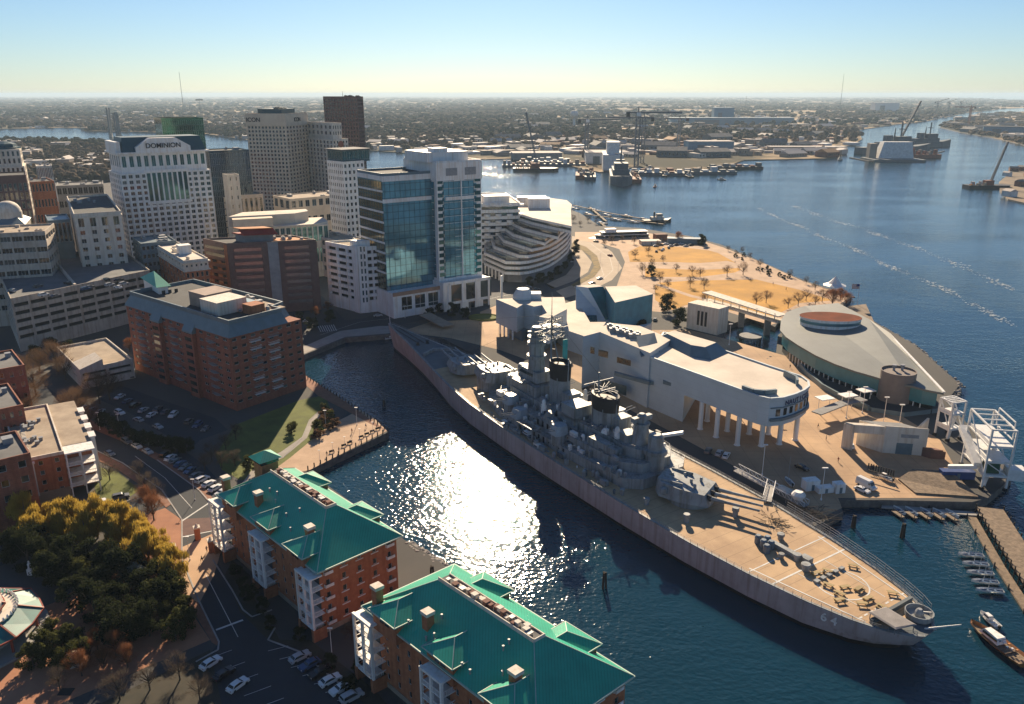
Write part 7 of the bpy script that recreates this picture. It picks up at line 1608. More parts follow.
M['fibre'] = mat('white_fibreglass', (.72, .72, .70), .35); M['bluecover'] = mat('blue_tarp', (.04, .10, .20), .7)
DG = small_boat(4.6, 1.8, M['fibre'], M['bluecover'], 'dinghy', False, False); ddu = 0
for i, a in enumerate((904, 916, 931, 944, 957)):
    p = P(a, 516 + i * .8, 0); o = DG if ddu == 0 else copy_tree(DG); ddu = 1
    o.location = (p.x, p.y, .25); o.rotation_euler = (0, 0, R(105)); tag(o, f'white dinghy with blue cover, {ORL[i]} from the left at the grey gangway dock', 'dinghy', 'white dinghies at the grey gangway dock')
for i, a in enumerate((898, 911, 924, 938, 951)):
    p = P(a, 515 + i * .8, .4); o = MB(); o.box(-.6, .6, -2, 2, 0, .4); o.box(-.75, -.6, -2, 2, .1, .45); o.tube((-.5, -1.8, -1), (-.5, -1.8, 1.4), .12, .12, 6); q = o.build('finger_float', M['timber']); q.location = p; q.rotation_euler = (0, 0, R(15)); tag(q, f'tan finger float, {ORL[i]} from the left between the dinghies', 'dock', 'finger floats between the dinghies')
SBt = small_boat(6.4, 1.9, M['fibre'], M['bluecover'], 'sailing_boat', False, False)
m_ = MB(); m_.tube((3.6, 0, .4), (3.6, 0, 8.2), .06, .04, 6); m_.build('mast', M['whitesteel'], SBt); m_ = MB(); m_.tube((3.6, 0, 1.3), (.6, 0, 1.2), .13, .1, 6); m_.build('boom', M['bluecover'], SBt)
su = 0
for i, (a, b_) in enumerate(((983, 558), (988, 567), (993, 576), (998, 585), (1003, 594))):
    p = P(a, b_, 0); o = SBt if su == 0 else copy_tree(SBt); su = 1; o.location = (p.x, p.y, .25); o.rotation_euler = (0, 0, R(172)); tag(o, f'slim white sailing boat, {ORD[i]} counted down from the top of the right floating dock', 'sailing boat', 'sailing boats along the right floating dock')
o = small_boat(6.0, 2.3, M['fibre'], M['fibre'], 'motor_boat', True); p = P(998, 630, 0); o.location = (p.x, p.y, .2); o.rotation_euler = (0, 0, R(98)); tag(o, 'small white motor boat with outboard lying left of the wooden boat', 'motor boat')
o = small_boat(15, 4.6, mat('varnished_wood', (.38, .16, .05), .4), M['timber'], 'wooden_boat', True, False); p = P(1025, 668, 0); o.location = (p.x, p.y, .3); o.scale = (1, 1, 1.5); o.rotation_euler = (0, 0, R(105)); tag(o, 'large varnished wooden boat cut by the right edge', 'wooden boat')
for i in range(9): m_ = MB(); m_.box(3 + i * .7, 3.4 + i * .7, -1 + (i % 3) * .6, -.5 + (i % 3) * .6, .95, 1.2); m_.build('cargo_bundle', [M['orangeroof'], M['fibre'], M['bluecover']][i % 3], o)
o = small_boat(5.2, 2.0, M['fibre'], M['steel'], 'motor_boat', True); p = P(892, 483, G); o.location = (p.x, p.y, G + .5); o.rotation_euler = (0, 0, R(120)); tag(o, 'small white boat standing ashore beside the timber ramp', 'motor boat')
o = small_boat(5.2, 2.0, M['fibre'], M['steel'], 'sailing_boat', False); p = P(792, 488, G); o.location = (p.x, p.y, G + .5); o.rotation_euler = (0, 0, R(95)); tag(o, 'white sailing dinghy with bare mast parked on the shaded quay', 'sailing boat'); m_ = MB(); m_.tube((3.2, 0, .4), (3.2, 0, 8.6), .06, .04, 6); m_.build('mast', M['steel'], o)
# quay furniture near the stern
def boxthing(name, label, cat, p, w, d, h, rz, m, group=None, z=G, parts=None):
    r_ = empty(name, (p[0], p[1], z), rz, label, cat, group); mb = MB(); mb.box(-w / 2, w / 2, -d / 2, d / 2, .12, h); mb.build('body', m, r_)
    mb = MB(); mb.box(-w / 2 - .06, w / 2 + .06, -d / 2 - .06, d / 2 + .06, h, h + .12); mb.build('lid', m, r_)
    mb = MB(); mb.box(-.45, .45, -d / 2 - .05, -d / 2 - .01, .2, min(h - .2, 2.1)); mb.build('door', M['bluegrey'], r_)
    return r_
boxthing('storage_container', 'tall white storage box at the left of the quay edge boxes', 'container', P(810, 489), 4.5, 3, 3.2, .2, M['white'], 'white boxes at the quay edge')
boxthing('storage_container', 'low white storage box in the middle of the quay edge boxes', 'container', P(824, 492), 5, 2.4, 1.8, .2, M['white'], 'white boxes at the quay edge')
boxthing('storage_container', 'white storage box at the right of the quay edge boxes', 'container', P(838, 492), 3, 2.6, 3.0, .2, M['white'], 'white boxes at the quay edge')
boxthing('storage_container', 'long blue shipping container by the timber ramp', 'container', P(956, 478), 10, 2.6, 2.6, -.05, mat('deep_blue_paint', (.02, .06, .22), .5))
o = MB(); o.prism([tuple(p) for p in g((898, 480), (912, 474), (950, 476), (978, 498), (915, 494))], G, [G + .5, G + 1.8, G + 1.8, G + .5, G + .5]); tag(o.build('timber_ramp', M['timber']), 'sunlit timber ramp deck sloping toward the dinghies', 'ramp')
o = MB(); 
for k in range(11): p = P(868, 470).lerp(P(893, 477), k / 10); o.box(p.x - .15, p.x + .15, p.y - .15, p.y + .15, G, G + 2.4)
o.bar(P(868, 470, G + 2.4), P(893, 477, G + 2.4), .3); o.bar(P(868, 470, G + 1.2), P(893, 477, G + 1.2), .3); tag(o.build('timber_rack', M['pile']), 'dark timber rack standing on the quay left of the ramp', 'rack')
# boarding ramps between ship and quay
def truss(name, label, a, b_, w, m):
    r_ = empty(name, tuple(a), 0, label, 'gangway'); f = lambda x, y, z: (x - a.x, y - a.y, z - a.z); d = b_ - a; nx = Vector((-d.y, d.x, 0)).normalized() * w / 2
    mb = MB(f); mb.bar(a, b_, w, .2); mb.build('deck', M['concrete'], r_)
    for s_ in (-1, 1):
        mb = MB(f); mb.bar(a + nx * s_ + Vector((0, 0, 1.6)), b_ + nx * s_ + Vector((0, 0, 1.6)), .16); n = max(3, int(d.length / 2))
        for k in range(n): p, q = a + d * k / n + nx * s_, a + d * (k + 1) / n + nx * s_; mb.bar(p, q + Vector((0, 0, 1.6)), .1); mb.bar(p, p + Vector((0, 0, 1.6)), .1)
        mb.build('railing', m, r_)
    return r_
def S3(s, t, z): q = SW(s, t); return Vector((q.x, q.y, z))
truss('gangway', 'covered boarding gangway from the quay to the battleship starboard deck', S3(66, -29, 5.5), S3(57, -16, 7.8), 2.4, M['whitesteel'])
truss('gangway', 'long low gangway truss beside the rope pile at the quay corner', S3(54, -30, 3.4), S3(78, -27, 6.0), 2.6, M['whitesteel'])
o = MB(); rr = random.Random(8); base = S3(50, -28, G)
for i in range(60): p = base + Vector((rr.gauss(0, 2.6), rr.gauss(0, 2.2), rr.uniform(0, 2.2))); q = p + Vector((rr.gauss(0, 2), rr.gauss(0, 2), rr.uniform(-.8, .8))); o.bar(p, q, .12)
tag(o.build('net_pile', M['pile']), 'tangled dark pile of nets and frames on the quay by the gun muzzles', 'net pile')
for i, s_ in enumerate((62, 57)):
    p = S3(s_, -30, G); r_ = empty('satellite_dish' if i else 'awning', tuple(p), SHIPROT, ['cream awning tent on the quay beside the aft turret', 'pale round dish cover on the quay beside the gangway'][i], ['awning', 'dish'][i]); m_ = MB()
    if i: m_.lathe((0, 0, 1.4), [(.3, 0), (1.6, .8), (2.1, 2.0), (1.2, 3.0)], 12); m_.build('shell', M['white'], r_); m_ = MB(); m_.tube((0, 0, 0), (0, 0, 1.5), .3, .3, 8); m_.build('stand', M['steel'], r_)
    else: m_.prism([(-2.5, -2), (2.5, -2), (2.5, 2), (-2.5, 2)], 2.8, 3.6, top=[(-.6, -.4), (.6, -.4), (.6, .4), (-.6, .4)]); m_.build('canopy', M['offwhite'], r_); m_ = MB(); [m_.bar((x, y, 0), (x, y, 2.8), .12) for x in (-2.3, 2.3) for y in (-1.8, 1.8)]; m_.build('frame', M['steel'], r_)
# lamp posts
LP = empty('street_lamp', (0, 0, 0)); m_ = MB(); m_.tube((0, 0, 0), (0, 0, 9), .12, .07, 8); m_.lathe((0, 0, 0), [(.28, 0), (.25, .5)], 8); m_.build('post', M['white'], LP); m_ = MB(); m_.box(-.75, .75, -.22, .22, 8.95, 9.2); m_.build('lamp_head', M['white'], LP); lu = 0
def lamp(a, b_, label, group, s=1.0, z=G):
    global lu; p = P(a, b_, z); o = LP if lu == 0 else copy_tree(LP); lu = 1; o.location = p; o.scale = (s, s, s); tag(o, label, 'street lamp', group); return o
for i, (a, b_) in enumerate(((762, 475), (821, 500), (740, 418), (846, 418), (862, 413), (883, 424), (898, 432), (765, 408), (729, 345))):
    lamp(a, b_, f'tall white lamp post, {ORL[i]} ' + ['beside the aft gun muzzles', 'by the white storage boxes', 'behind the museum roof', 'before the terminal wall', 'beside the canopy', 'on the raised terrace left', 'on the raised terrace right', 'on the walkway behind the museum prow', 'at the inlet edge'][i], 'white lamp posts on the museum quay', 1.15)
for i, (a, b_) in enumerate(((333, 455), (320, 463), (345, 449), (360, 441), (373, 434))): lamp(a, b_, f'slim lamp, {ORL[i]} from the left of the lit boardwalk', 'lamps on the boardwalk', .5)
for i, (a, b_) in enumerate(((326, 428), (357, 425), (332, 655), (195, 500), (100, 430), (120, 432), (600, 262), (618, 272), (604, 245), (660, 345), (405, 318), (470, 312), (190, 560), (170, 580))): lamp(a, b_, f'slim street lamp, {ORL[i]} ' + ['in the quay garden', 'on the brick boardwalk', 'in the condominium bed', 'beside the angled bays', 'at the hedge end', 'by the tower car park', 'inside the road bend', 'on the outer road bend', 'at the top of the bend', 'behind the north museum hall', 'at the ship bow plaza', 'before the blue tower', 'on the lit apron', 'at the plaza corner'][i], 'slim street lamps', .75)
# brick gate pillars on the lit apron
for i, (a, b_) in enumerate(((198, 539), (174, 558), (212, 552))):
    p = P(a, b_); r_ = empty('gate_pillar', tuple(p), .5, f'brick gate pillar with pale cap, {ORL[i]} from the ' + ['middle of the lit apron', 'left kerb of the apron', 'condominium side of the apron'][i], 'pillar', 'brick gate pillars'); m_ = MB(); m_.box(-.7, .7, -.7, .7, 0, 3.4); m_.build('shaft', M['brick3'], r_); m_ = MB(); m_.box(-.85, .85, -.85, .85, 3.4, 3.8); m_.lathe((0, 0, 3.8), [(.5, 0), (.3, .6), (.05, .9)], 8); m_.build('cap', M['offwhite'], r_)
# benches and piles along the boardwalk
q = [P(a, b_, G) for a, b_ in ((308, 470), (388, 431), (343, 400), (300, 374))]
pu = None; k = 0
for a, b_ in zip(q, q[1:]):
    d = b_ - a; n = int(d.length / 2.6)
    for i in range(n):
        p = a + d * i / n
        if pu is None: m_ = MB(); m_.tube((0, 0, -3.5), (0, 0, 1.3), .24, .2, 7); m_.lathe((0, 0, 1.3), [(.24, 0), (.05, .25)], 7); pu = m_.build('mooring_pile', M['pile']); o = pu
        else: o = pu.copy(); col.objects.link(o)
        o.location = (p.x, p.y, G); k += 1; tag(o, 'dark timber pile standing in the row along the boardwalk edge', 'mooring pile', 'piles along the boardwalk edge')
bq = None
for i in range(9):
    p = P(332, 453).lerp(P(378, 430), i / 8) + Vector((0, 0, .07))
    if i in (1, 4): continue
    if bq is None:
        bq = empty('park_bench', (0, 0, 0)); m_ = MB(); m_.box(-.9, .9, -.25, .25, .42, .5); m_.build('seat', M['pile'], bq); m_ = MB(); m_.box(-.9, .9, .22, .3, .5, .95); m_.build('backrest', M['pile'], bq)
        for s_ in (-.75, .75): m_ = MB(); m_.box(s_ - .05, s_ + .05, -.22, .22, 0, .42); m_.build('leg', M['pile'], bq)
        o = bq
    else: o = copy_tree(bq)
    o.location = p; o.rotation_euler = (0, 0, R(35)); tag(o, f'dark bench on the lit boardwalk, {ORL[i]} from the left', 'bench', 'benches on the boardwalk')
# mooring piles in the water
for i, (a, b_, h) in enumerate(((432, 580, 4), (604, 588, 4.5), (853, 528, 4), (902, 538, 4.5), (384, 407, 3))):
    p = P(a, b_, 0); m_ = MB()
    for j in range(3): m_.tube((math.cos(j * 2.1) * .6, math.sin(j * 2.1) * .6, -2), (math.cos(j * 2.1) * .3, math.sin(j * 2.1) * .3, h), .28, .24, 7)
    o = m_.build('mooring_dolphin', M['pile']); o.location = p; tag(o, ['dark pile cluster in the glitter between the condominiums', 'dark pile cluster in the glitter right of the near condominium', 'dark pile off the quay corner', 'dark pile in the marina basin', 'dark pile off the boardwalk tip'][i], 'pile cluster')
p = P(385, 340, 0); o = small_boat(5, 2, M['fibre'], M['fibre'], 'motor_boat', True); o.location = (p.x, p.y, .2); o.rotation_euler = (0, 0, R(20)); tag(o, 'white motor boat moored below the bridge at the head of the basin', 'motor boat')
# people: one continuous body each
def person_proto(seed, walk):
    r = random.Random(seed); sk = [((0, 0, .95), .15), ((0, 0, 1.2), .14), ((0, 0, 1.42), .15), ((0, 0, 1.54), .06), ((0, 0, 1.68), .10), ((0, 0, 1.76), .08),
      ((.02, .2, 1.42), .065), ((.0 - walk, .27, 1.15), .05), ((.1 - walk, .28, .88), .038), ((.02, -.2, 1.42), .065), ((.0 + walk, -.27, 1.15), .05), ((.1 + walk, -.28, .88), .038),
      ((walk, .09, .9), .1), ((walk * 1.6, .1, .5), .07), ((walk * 1.2, .1, .06), .05), ((walk * 1.2 + .14, .1, .04), .04), ((-walk, -.09, .9), .1), ((-walk * 1.4, -.1, .5), .07), ((-walk * 1.9, -.1, .08), .05), ((-walk * 1.9 + .14, -.1, .05), .04)]
    ed = [(0, 1), (1, 2), (2, 3), (3, 4), (4, 5), (2, 6), (6, 7), (7, 8), (2, 9), (9, 10), (10, 11), (0, 12), (12, 13), (13, 14), (14, 15), (0, 16), (16, 17), (17, 18), (18, 19)]
    me = bpy.data.meshes.new('person'); me.from_pydata([v for v, _ in sk], ed, []); o = bpy.data.objects.new('person', me); col.objects.link(o)
    md = o.modifiers.new('skin', 'SKIN'); 
    for i, (v, rad) in enumerate(sk): me.skin_vertices[0].data[i].radius = (rad, rad)
    me.skin_vertices[0].data[0].use_root = True
    sb = o.modifiers.new('sub', 'SUBSURF'); sb.levels = 1; sb.render_levels = 1
    dg = bpy.context.evaluated_depsgraph_get(); m2 = bpy.data.meshes.new_from_object(o.evaluated_get(dg)); bpy.data.objects.remove(o)
    m2.materials.clear()
    for mm in (mat('dark_trousers', (.03, .035, .05), .9), mat(['dark_coat', 'red_coat', 'blue_coat', 'pale_coat'][seed % 4], [(.03, .03, .03), (.30, .04, .03), (.04, .08, .2), (.35, .32, .28)][seed % 4], .9), M['skin']): m2.materials.append(mm)
    for p in m2.polygons: z = p.center.z; p.material_index = 2 if z > 1.52 else (1 if z > .92 else 0)
    o = bpy.data.objects.new('person', m2); col.objects.link(o); hm = MB(); hm.dome((-.02, 0, 1.72), .115, .12, 10); adopt(hm.build('hair', M['bark']), o); return o
PP_ = [person_proto(i, [.16, .12, .18, .05][i]) for i in range(4)]; pu_ = {}
spots = [(x_, y_, G, 'strolling ' + w_) for x_, y_, w_ in ((690, 279, 'on the path at the left lawn edge'), (662, 279, 'on the park path near the parking'), (773, 285, 'on the riverside bend of the path'), (786, 290, 'by the lower riverside path'), (815, 295, 'near the park point'), (760, 273, 'on the river walk by the shrubs'), (735, 263, 'on the upper river walk'), (826, 440, 'on the sunlit quay left of the service building'), (818, 428, 'on the sunlit quay behind the museum prow'), (838, 462, 'in the middle of the sunlit quay'), (872, 470, 'beside the dark timber rack'), (775, 372, 'between the museum and the inlet'), (790, 368, 'at the terrace wall end'), (480, 325, 'on the plaza by the oval planter'), (905, 452, 'on the shaded quay before the roller door'))] + [(339, 452, G, 'walking on the lit boardwalk by the lamps'), (327, 456, G, 'standing on the lit boardwalk near the garden'), (352, 433, G, 'walking in the middle of the boardwalk'), (366, 428, G, 'standing near the boardwalk tip'), (207, 552, G, 'standing on the lit apron by the pillars'),
         (202, 562, G, 'walking on the lit apron'), (700, 272, G, 'walking on the park path between the lawns'), (727, 278, G, 'walking on the park path right of the lawn trees'), (750, 281, G, 'standing on the broad park path'), (862, 491, G, 'standing beside the long white van')]
for i, (a, b_, z, wtx) in enumerate(spots):
    k = i % 4; wtx = wtx
    o = PP_[k] if k not in pu_ else copy_tree(PP_[k]); pu_[k] = 1; o.location = P(a, b_, z + .06); o.rotation_euler = (0, 0, rc.uniform(0, 6.28)); tag(o, ['person in dark coat', 'person in red coat', 'person in blue coat', 'person in pale coat'][k] + ' ' + wtx, 'person')
# pavilion with curled green roofs, lower left
pg = empty('garden_pavilion', (*P(0, 640).to_2d(), 0), 0, 'round garden pavilion with red edged green glazed roofs in the lower left corner', 'pavilion')
PO = Vector(pg.location); pc = P(-22, 640, G)
def pgp(nm, mb, m, par=None): mb.tf = lambda x, y, z: (x - PO.x, y - PO.y, z); return mb.build(nm, m, par or pg)
M['glazed'] = mat('green_glazed_tile', (.02, .17, .15), .35, (.015, .11, .10), .5); M['rededge'] = mat('red_eave_paint', (.30, .055, .03), .6)
for tier, (r0, r1, z0, z1) in enumerate(((13.5, 8.8, G + 4.4, G + 6.6), (6.5, .4, G + 7.6, G + 11))):
    n = 8; rf = []; 
    for k in range(n):
        a0, a1 = 6.2832 * (k + .1) / n + .3, 6.2832 * (k + 1.1) / n + .3
        c = lambda r, a, z: (pc.x + r * math.cos(a), pc.y + r * math.sin(a), z)
        mb = MB(); mb.add([c(r0, a0, z0 + .35), c(r0 * .955, (a0 + a1) / 2, z0), c(r0, a1, z0 + .35), c(r1, a1, z1), c(r1, a0, z1)], [(0, 1, 2, 3, 4)]); mb.add([c(r0, a0, z0 + .15), c(r0 * .955, (a0 + a1) / 2, z0 - .2), c(r0, a1, z0 + .15), c(r1, a1, z1 - .25), c(r1, a0, z1 - .25)], [(4, 3, 2, 1, 0)]); ro_ = pgp('roof_panel', mb, M['glazed'])
        mb = MB(); mb.bar(c(r0, a0, z0 + .4), c(r1, a0, z1 + .1), .35, .3); mb.bar(c(r0, a0, z0 + .25), c(r0 * .955, (a0 + a1) / 2, z0 - .1), .3, .35); mb.bar(c(r0 * .955, (a0 + a1) / 2, z0 - .1), c(r0, a1, z0 + .25), .3, .35); pgp('roof_rib', mb, M['rededge'], ro_)
        mb = MB(); mb.tube(c(r0 * .86, a0, G), c(r0 * .86, a0, z0 + .5), .28, .28, 8); pgp('column', mb, M['rededge'])
mb = MB(); mb.lathe((pc.x, pc.y, G), [(8.2, 0), (8.2, 6.6), (6, 6.8), (6, 8.6)], 24); pgp('inner_wall', mb, M['offwhite'])
mb = MB(); mb.lathe((pc.x, pc.y, G), [(14, 0), (14, .5)], 24); pgp('base', mb, M['concrete'])
for k in range(48): a = 6.2832 * k / 48; mb = MB(); mb.lathe((pc.x + 8.6 * math.cos(a), pc.y + 8.6 * math.sin(a), G + 6.6), [(.25, 0), (.3, .4), (.12, .9)], 6); pgp('finial', mb, M['white'])
# statue / small shrine in the plaza
p = P(76, 664); r_ = empty('stone_shrine', tuple(p), .6, 'small pale stone shrine with peaked roof on the terracotta plaza', 'shrine'); m_ = MB(); m_.box(-1.2, 1.2, -1.2, 1.2, 0, .5); m_.build('plinth', M['concrete'], r_); m_ = MB(); m_.box(-.7, .7, -.7, .7, .5, 2.2); m_.build('body', M['orangeroof'], r_); m_ = MB(); m_.prism([(-1.4, -1.4), (1.4, -1.4), (1.4, 1.4), (-1.4, 1.4)], 2.2, 3.2, top=[(-.2, -.2), (.2, -.2), (.2, .2), (-.2, .2)]); m_.build('roof', M['offwhite'], r_)
for i, (a, b_) in enumerate(((121, 624), (31, 574))):
    p = P(a, b_); r_ = empty('garden_statue', (p.x, p.y, G), 0, ['white stone statue on a plinth inside the dark grove', 'white stone statue at the upper edge of the grove'][i], 'statue', 'white statues in the grove'); m_ = MB(); m_.box(-.6, .6, -.6, .6, 0, 1.6); m_.build('plinth', M['white'], r_); m_ = MB(); m_.lathe((0, 0, 1.6), [(.5, 0), (.38, .7), (.45, 1.3), (.18, 1.7), (.24, 1.95), (.1, 2.2)], 10); m_.build('figure', M['white'], r_, True)
o = MB(); p = P(66, 692); o.box(p.x - 1.3, p.x + 1.3, p.y - 1, p.y + 1, G + .03, G + .12); tag(o.build('ground_grate', M['black']), 'black square grate set in the terracotta plaza', 'grate')

# ------------------------------------------------------------------ ferry landing, park edge, flagpole
fy = empty('excursion_ferry', (*P(600, 240).to_2d(), 0), 0, 'long white excursion ferry with blue window bands at the park landing', 'ferry')
a, b_ = P(588, 240, 1), P(648, 238, 1); d = (b_ - a).normalized(); nx = Vector((-d.y, d.x, 0))
def fyp(nm, u0, u1, w, z0, z1, m, taper=0):
    mb = MB(lambda x, y, z: (x - fy.location.x, y - fy.location.y, z)); L = (b_ - a).length; q = []
    for u, v in ((u0 - 0, 0), (u0 + .10 if taper else u0, -w / 2), (u1, -w / 2), (u1, w / 2), (u0 + .10 if taper else u0, w / 2)): q.append((a + d * u * L + nx * v).to_2d())
    if not taper: q = q[1:]
    mb.prism([tuple(x) for x in q], z0, z1); return mb.build(nm, m, fy)
fyp('hull', 0, 1, 10, -.5, 2.6, M['white'], 1); fyp('main_deck_windows', .12, .98, 9, 2.6, 4.8, M['glassnavy'], 1); fyp('upper_deck', .10, .98, 9.4, 4.8, 5.3, M['white'], 1); fyp('saloon_windows', .22, .95, 8, 5.3, 7.2, M['glassnavy']); fyp('top_deck', .2, .97, 8.6, 7.2, 7.6, M['white']); fyp('wheelhouse', .28, .45, 6, 7.6, 10, M['white'])
for i, pts in enumerate((((573, 205), (610, 213), (665, 222)), ((585, 214), (625, 219), (664, 224)), ((600, 222), (612, 232), (616, 236)), ((590, 207), (598, 214), (606, 221)))):
    pier('marina_pier', f'thin marina pier, {ORL[i]} from the back in the park marina', 'pier', pts, 2.4, 1.4, M['timber'], 14, 'piers of the park marina')
MY = small_boat(13, 4.2, M['fibre'], M['fibre'], 'moored_yacht', True, False); m_ = MB(); m_.tube((6, 0, .6), (6, 0, 16), .1, .06, 6); m_.build('mast', M['steel'], MY); mu = 0
for i, (a_, b2_) in enumerate(((580, 209), (592, 215), (600, 211), (612, 216), (622, 221), (632, 217), (640, 223), (650, 220), (608, 224), (584, 219), (574, 211))):
    o = MY if mu == 0 else copy_tree(MY); mu = 1; p = P(a_, b2_, 0); o.location = (p.x, p.y, .3); o.rotation_euler = (0, 0, R(160 + rt.uniform(-30, 30))); tag(o, f'white masted yacht, {ORL[i]} from the left in the park marina', 'yacht', 'yachts in the park marina')
def tug(p, rz, s, label, mh, group=None, name='tugboat'):
    r_ = empty(name, (p.x, p.y, 0), rz, label, 'tugboat', group); m_ = MB(); m_.prism([(-12 * s, -4 * s), (9 * s, -4 * s), (14 * s, 0), (9 * s, 4 * s), (-12 * s, 4 * s)], -.5, [2 * s, 2 * s, 3.4 * s, 2 * s, 2 * s]); m_.build('hull', mh, r_)
    m_ = MB(); m_.box(-5 * s, 6 * s, -2.6 * s, 2.6 * s, 2 * s, 4.6 * s); m_.build('deckhouse', M['offwhite'], r_); m_ = MB(); m_.box(0, 5 * s, -2 * s, 2 * s, 4.6 * s, 7.2 * s); m_.build('wheelhouse', M['offwhite'], r_); m_ = MB(); m_.box(.2 * s, 5.1 * s, -2.05 * s, 2.05 * s, 5.8 * s, 6.7 * s); m_.build('wheelhouse_window', M['glassdark'], r_)
    m_ = MB(); m_.tube((-2 * s, 0, 4.6 * s), (-2 * s, 0, 9 * s), .8 * s, .7 * s, 8); m_.build('funnel', M['black'], r_); return r_
tug(P(656, 222, 0), .2, 1.1, 'dark tugboat at the tip of the park marina', M['black'])
fp = P(857, 306, G); r_ = empty('flagpole', (fp.x, fp.y, G), 0, 'tall flagpole flying a red, white and blue striped flag behind the terminal', 'flagpole'); m_ = MB(); m_.tube((0, 0, 0), (0, 0, 13), .16, .08, 6); m_.build('pole', M['white'], r_)
fl = empty('flag', (fp.x, fp.y, G), 0, 'striped flag with a blue corner flying from the terminal flagpole', 'flag')
m_ = MB()
for k in range(13): m_.box(-4.4, -.1, -.03, .03, 10 + k * .21, 10.2 + k * .21, k % 2)
m_.build('stripes', [M['redroof'], M['white']], fl); m_ = MB(); m_.box(-1.9, -.09, -.05, .05, 11.3, 12.74); m_.build('canton', mat('flag_blue', (.02, .03, .15), .8), fl)
dk_o = MB(); p0 = P(862, 319, 3.2); dk_o.prism([tuple(P(a_, b2_, 3.2).to_2d()) for a_, b2_ in ((848, 306), (866, 304), (876, 326), (856, 330))], -1, 3.2); tag(dk_o.build('landing_stage', M['timber']), 'square timber landing stage behind the red oval drum', 'landing stage')
dm = empty('pavilion_tent', (*P(834, 290).to_2d(), G), 0, 'white peaked tent pavilion at the park point', 'tent'); m_ = MB(); m_.lathe((0, 0, 0), [(7, 3), (4, 4.2), (1, 7.4), (.1, 8.6)], 8); m_.build('canopy', M['white'], dm); m_ = MB(); [m_.tube((6.6 * math.cos(k * .785), 6.6 * math.sin(k * .785), 0), (6.6 * math.cos(k * .785), 6.6 * math.sin(k * .785), 3.1), .12, .12, 6) for k in range(8)]; m_.build('post', M['white'], dm)
boxthing('park_kiosk', 'long low grey kiosk beside the round evergreen on the park plaza', 'kiosk', P(686, 243), 30, 8, 4, -.15, M['bluegrey']); boxthing('park_kiosk', 'small brown kiosk by the ferry stern', 'kiosk', P(660, 240), 10, 7, 5, .2, M['farbrick']); boxthing('park_kiosk', 'white garden tent roof beside the brown kiosk', 'kiosk', P(650, 244), 16, 9, 3, .1, M['offwhite'])
# ring planter and bow plaza pieces
for i, (a_, b2_, rr_) in enumerate(((484, 318, 6), (566, 322, 3))):
    p = P(a_, b2_); m_ = MB(); m_.lathe((p.x, p.y, G), [(rr_, 0), (rr_, .9), (rr_ - .5, .9), (rr_ - .5, .5)], 24, sx=1.4); tag(m_.build('round_planter', M['lawn_green']), ['oval green planter on the plaza left of the north museum block', 'small round planter beside the north museum block'][i], 'planter')
o = MB(); o.bar(P(425, 314, 6), P(448, 326, 4), 7, .5); o.bar(P(437, 318, G), P(437, 318, 5.2), 1, 1); tag(o.build('plaza_canopy', M['tanstone']), 'sunlit sloping canopy on the plaza ahead of the ship bow', 'canopy')

# ------------------------------------------------------------------ far shipyards, ships, cranes
def Fp(nm, root, mb, m): mb.tf = None; return mb.build(nm, m, root)
def warship(p, rz, L, Wd, hull_m, sup_m, label, white=False):
    r_ = empty('navy_ship', (p.x, p.y, 0), rz, label, 'navy ship'); h = L * .07
    m_ = MB(); m_.prism([(-L / 2, -Wd * .45), (L * .25, -Wd / 2), (L * .42, -Wd * .25), (L / 2, 0), (L * .42, Wd * .25), (L * .25, Wd / 2), (-L / 2, Wd * .45)], -1, [h, h, h * 1.2, h * 1.35, h * 1.2, h, h]); m_.build('hull', hull_m, r_)
    m_ = MB(); m_.box(-L * .25, L * .2, -Wd * .38, Wd * .38, h, h * 1.7); m_.build('superstructure', sup_m, r_); m_ = MB(); m_.box(-L * .02, L * .17, -Wd * .32, Wd * .32, h * 1.7, h * 2.5); m_.build('bridge', sup_m, r_)
    m_ = MB(); m_.box(-L * .16, -L * .08, -Wd * .2, Wd * .2, h * 1.7, h * 2.7); m_.build('funnel', sup_m, r_); m_ = MB(); m_.bar((L * .06, 0, h * 2.5), (L * .06, 0, h * 4.6), L * .012); m_.bar((L * .06, -Wd * .3, h * 3.6), (L * .06, Wd * .3, h * 3.6), L * .008); m_.tube((-L * .03, 0, h * 1.7), (-L * .03, 0, h * 3.8), L * .012, L * .004, 6); m_.build('mast', sup_m, r_); return r_
M['farnavy'] = mat('distant_grey_hull', (.10, .13, .145), .7)
p = at(622, 186, P(622, 186, 0).y); warship(P(620, 181, 0), R(-95), 150, 30, M['farnavy'], M['farnavy'], 'dark grey navy ship bow on at the shipyard across the harbour')
m_ = MB(); q = P(612, 168, 2); bt_ = empty('covered_ship', (q.x, q.y, 0), R(-95), 'dry docked ship wrapped in pale sheeting behind the dark grey ship', 'ship'); m_.box(-45, 45, -16, 16, 2, 26); m_.build('hull', M['farwhite'], bt_); m_ = MB(); m_.box(-20, 20, -10, 10, 26, 44); m_.build('superstructure', M['farwhite'], bt_)
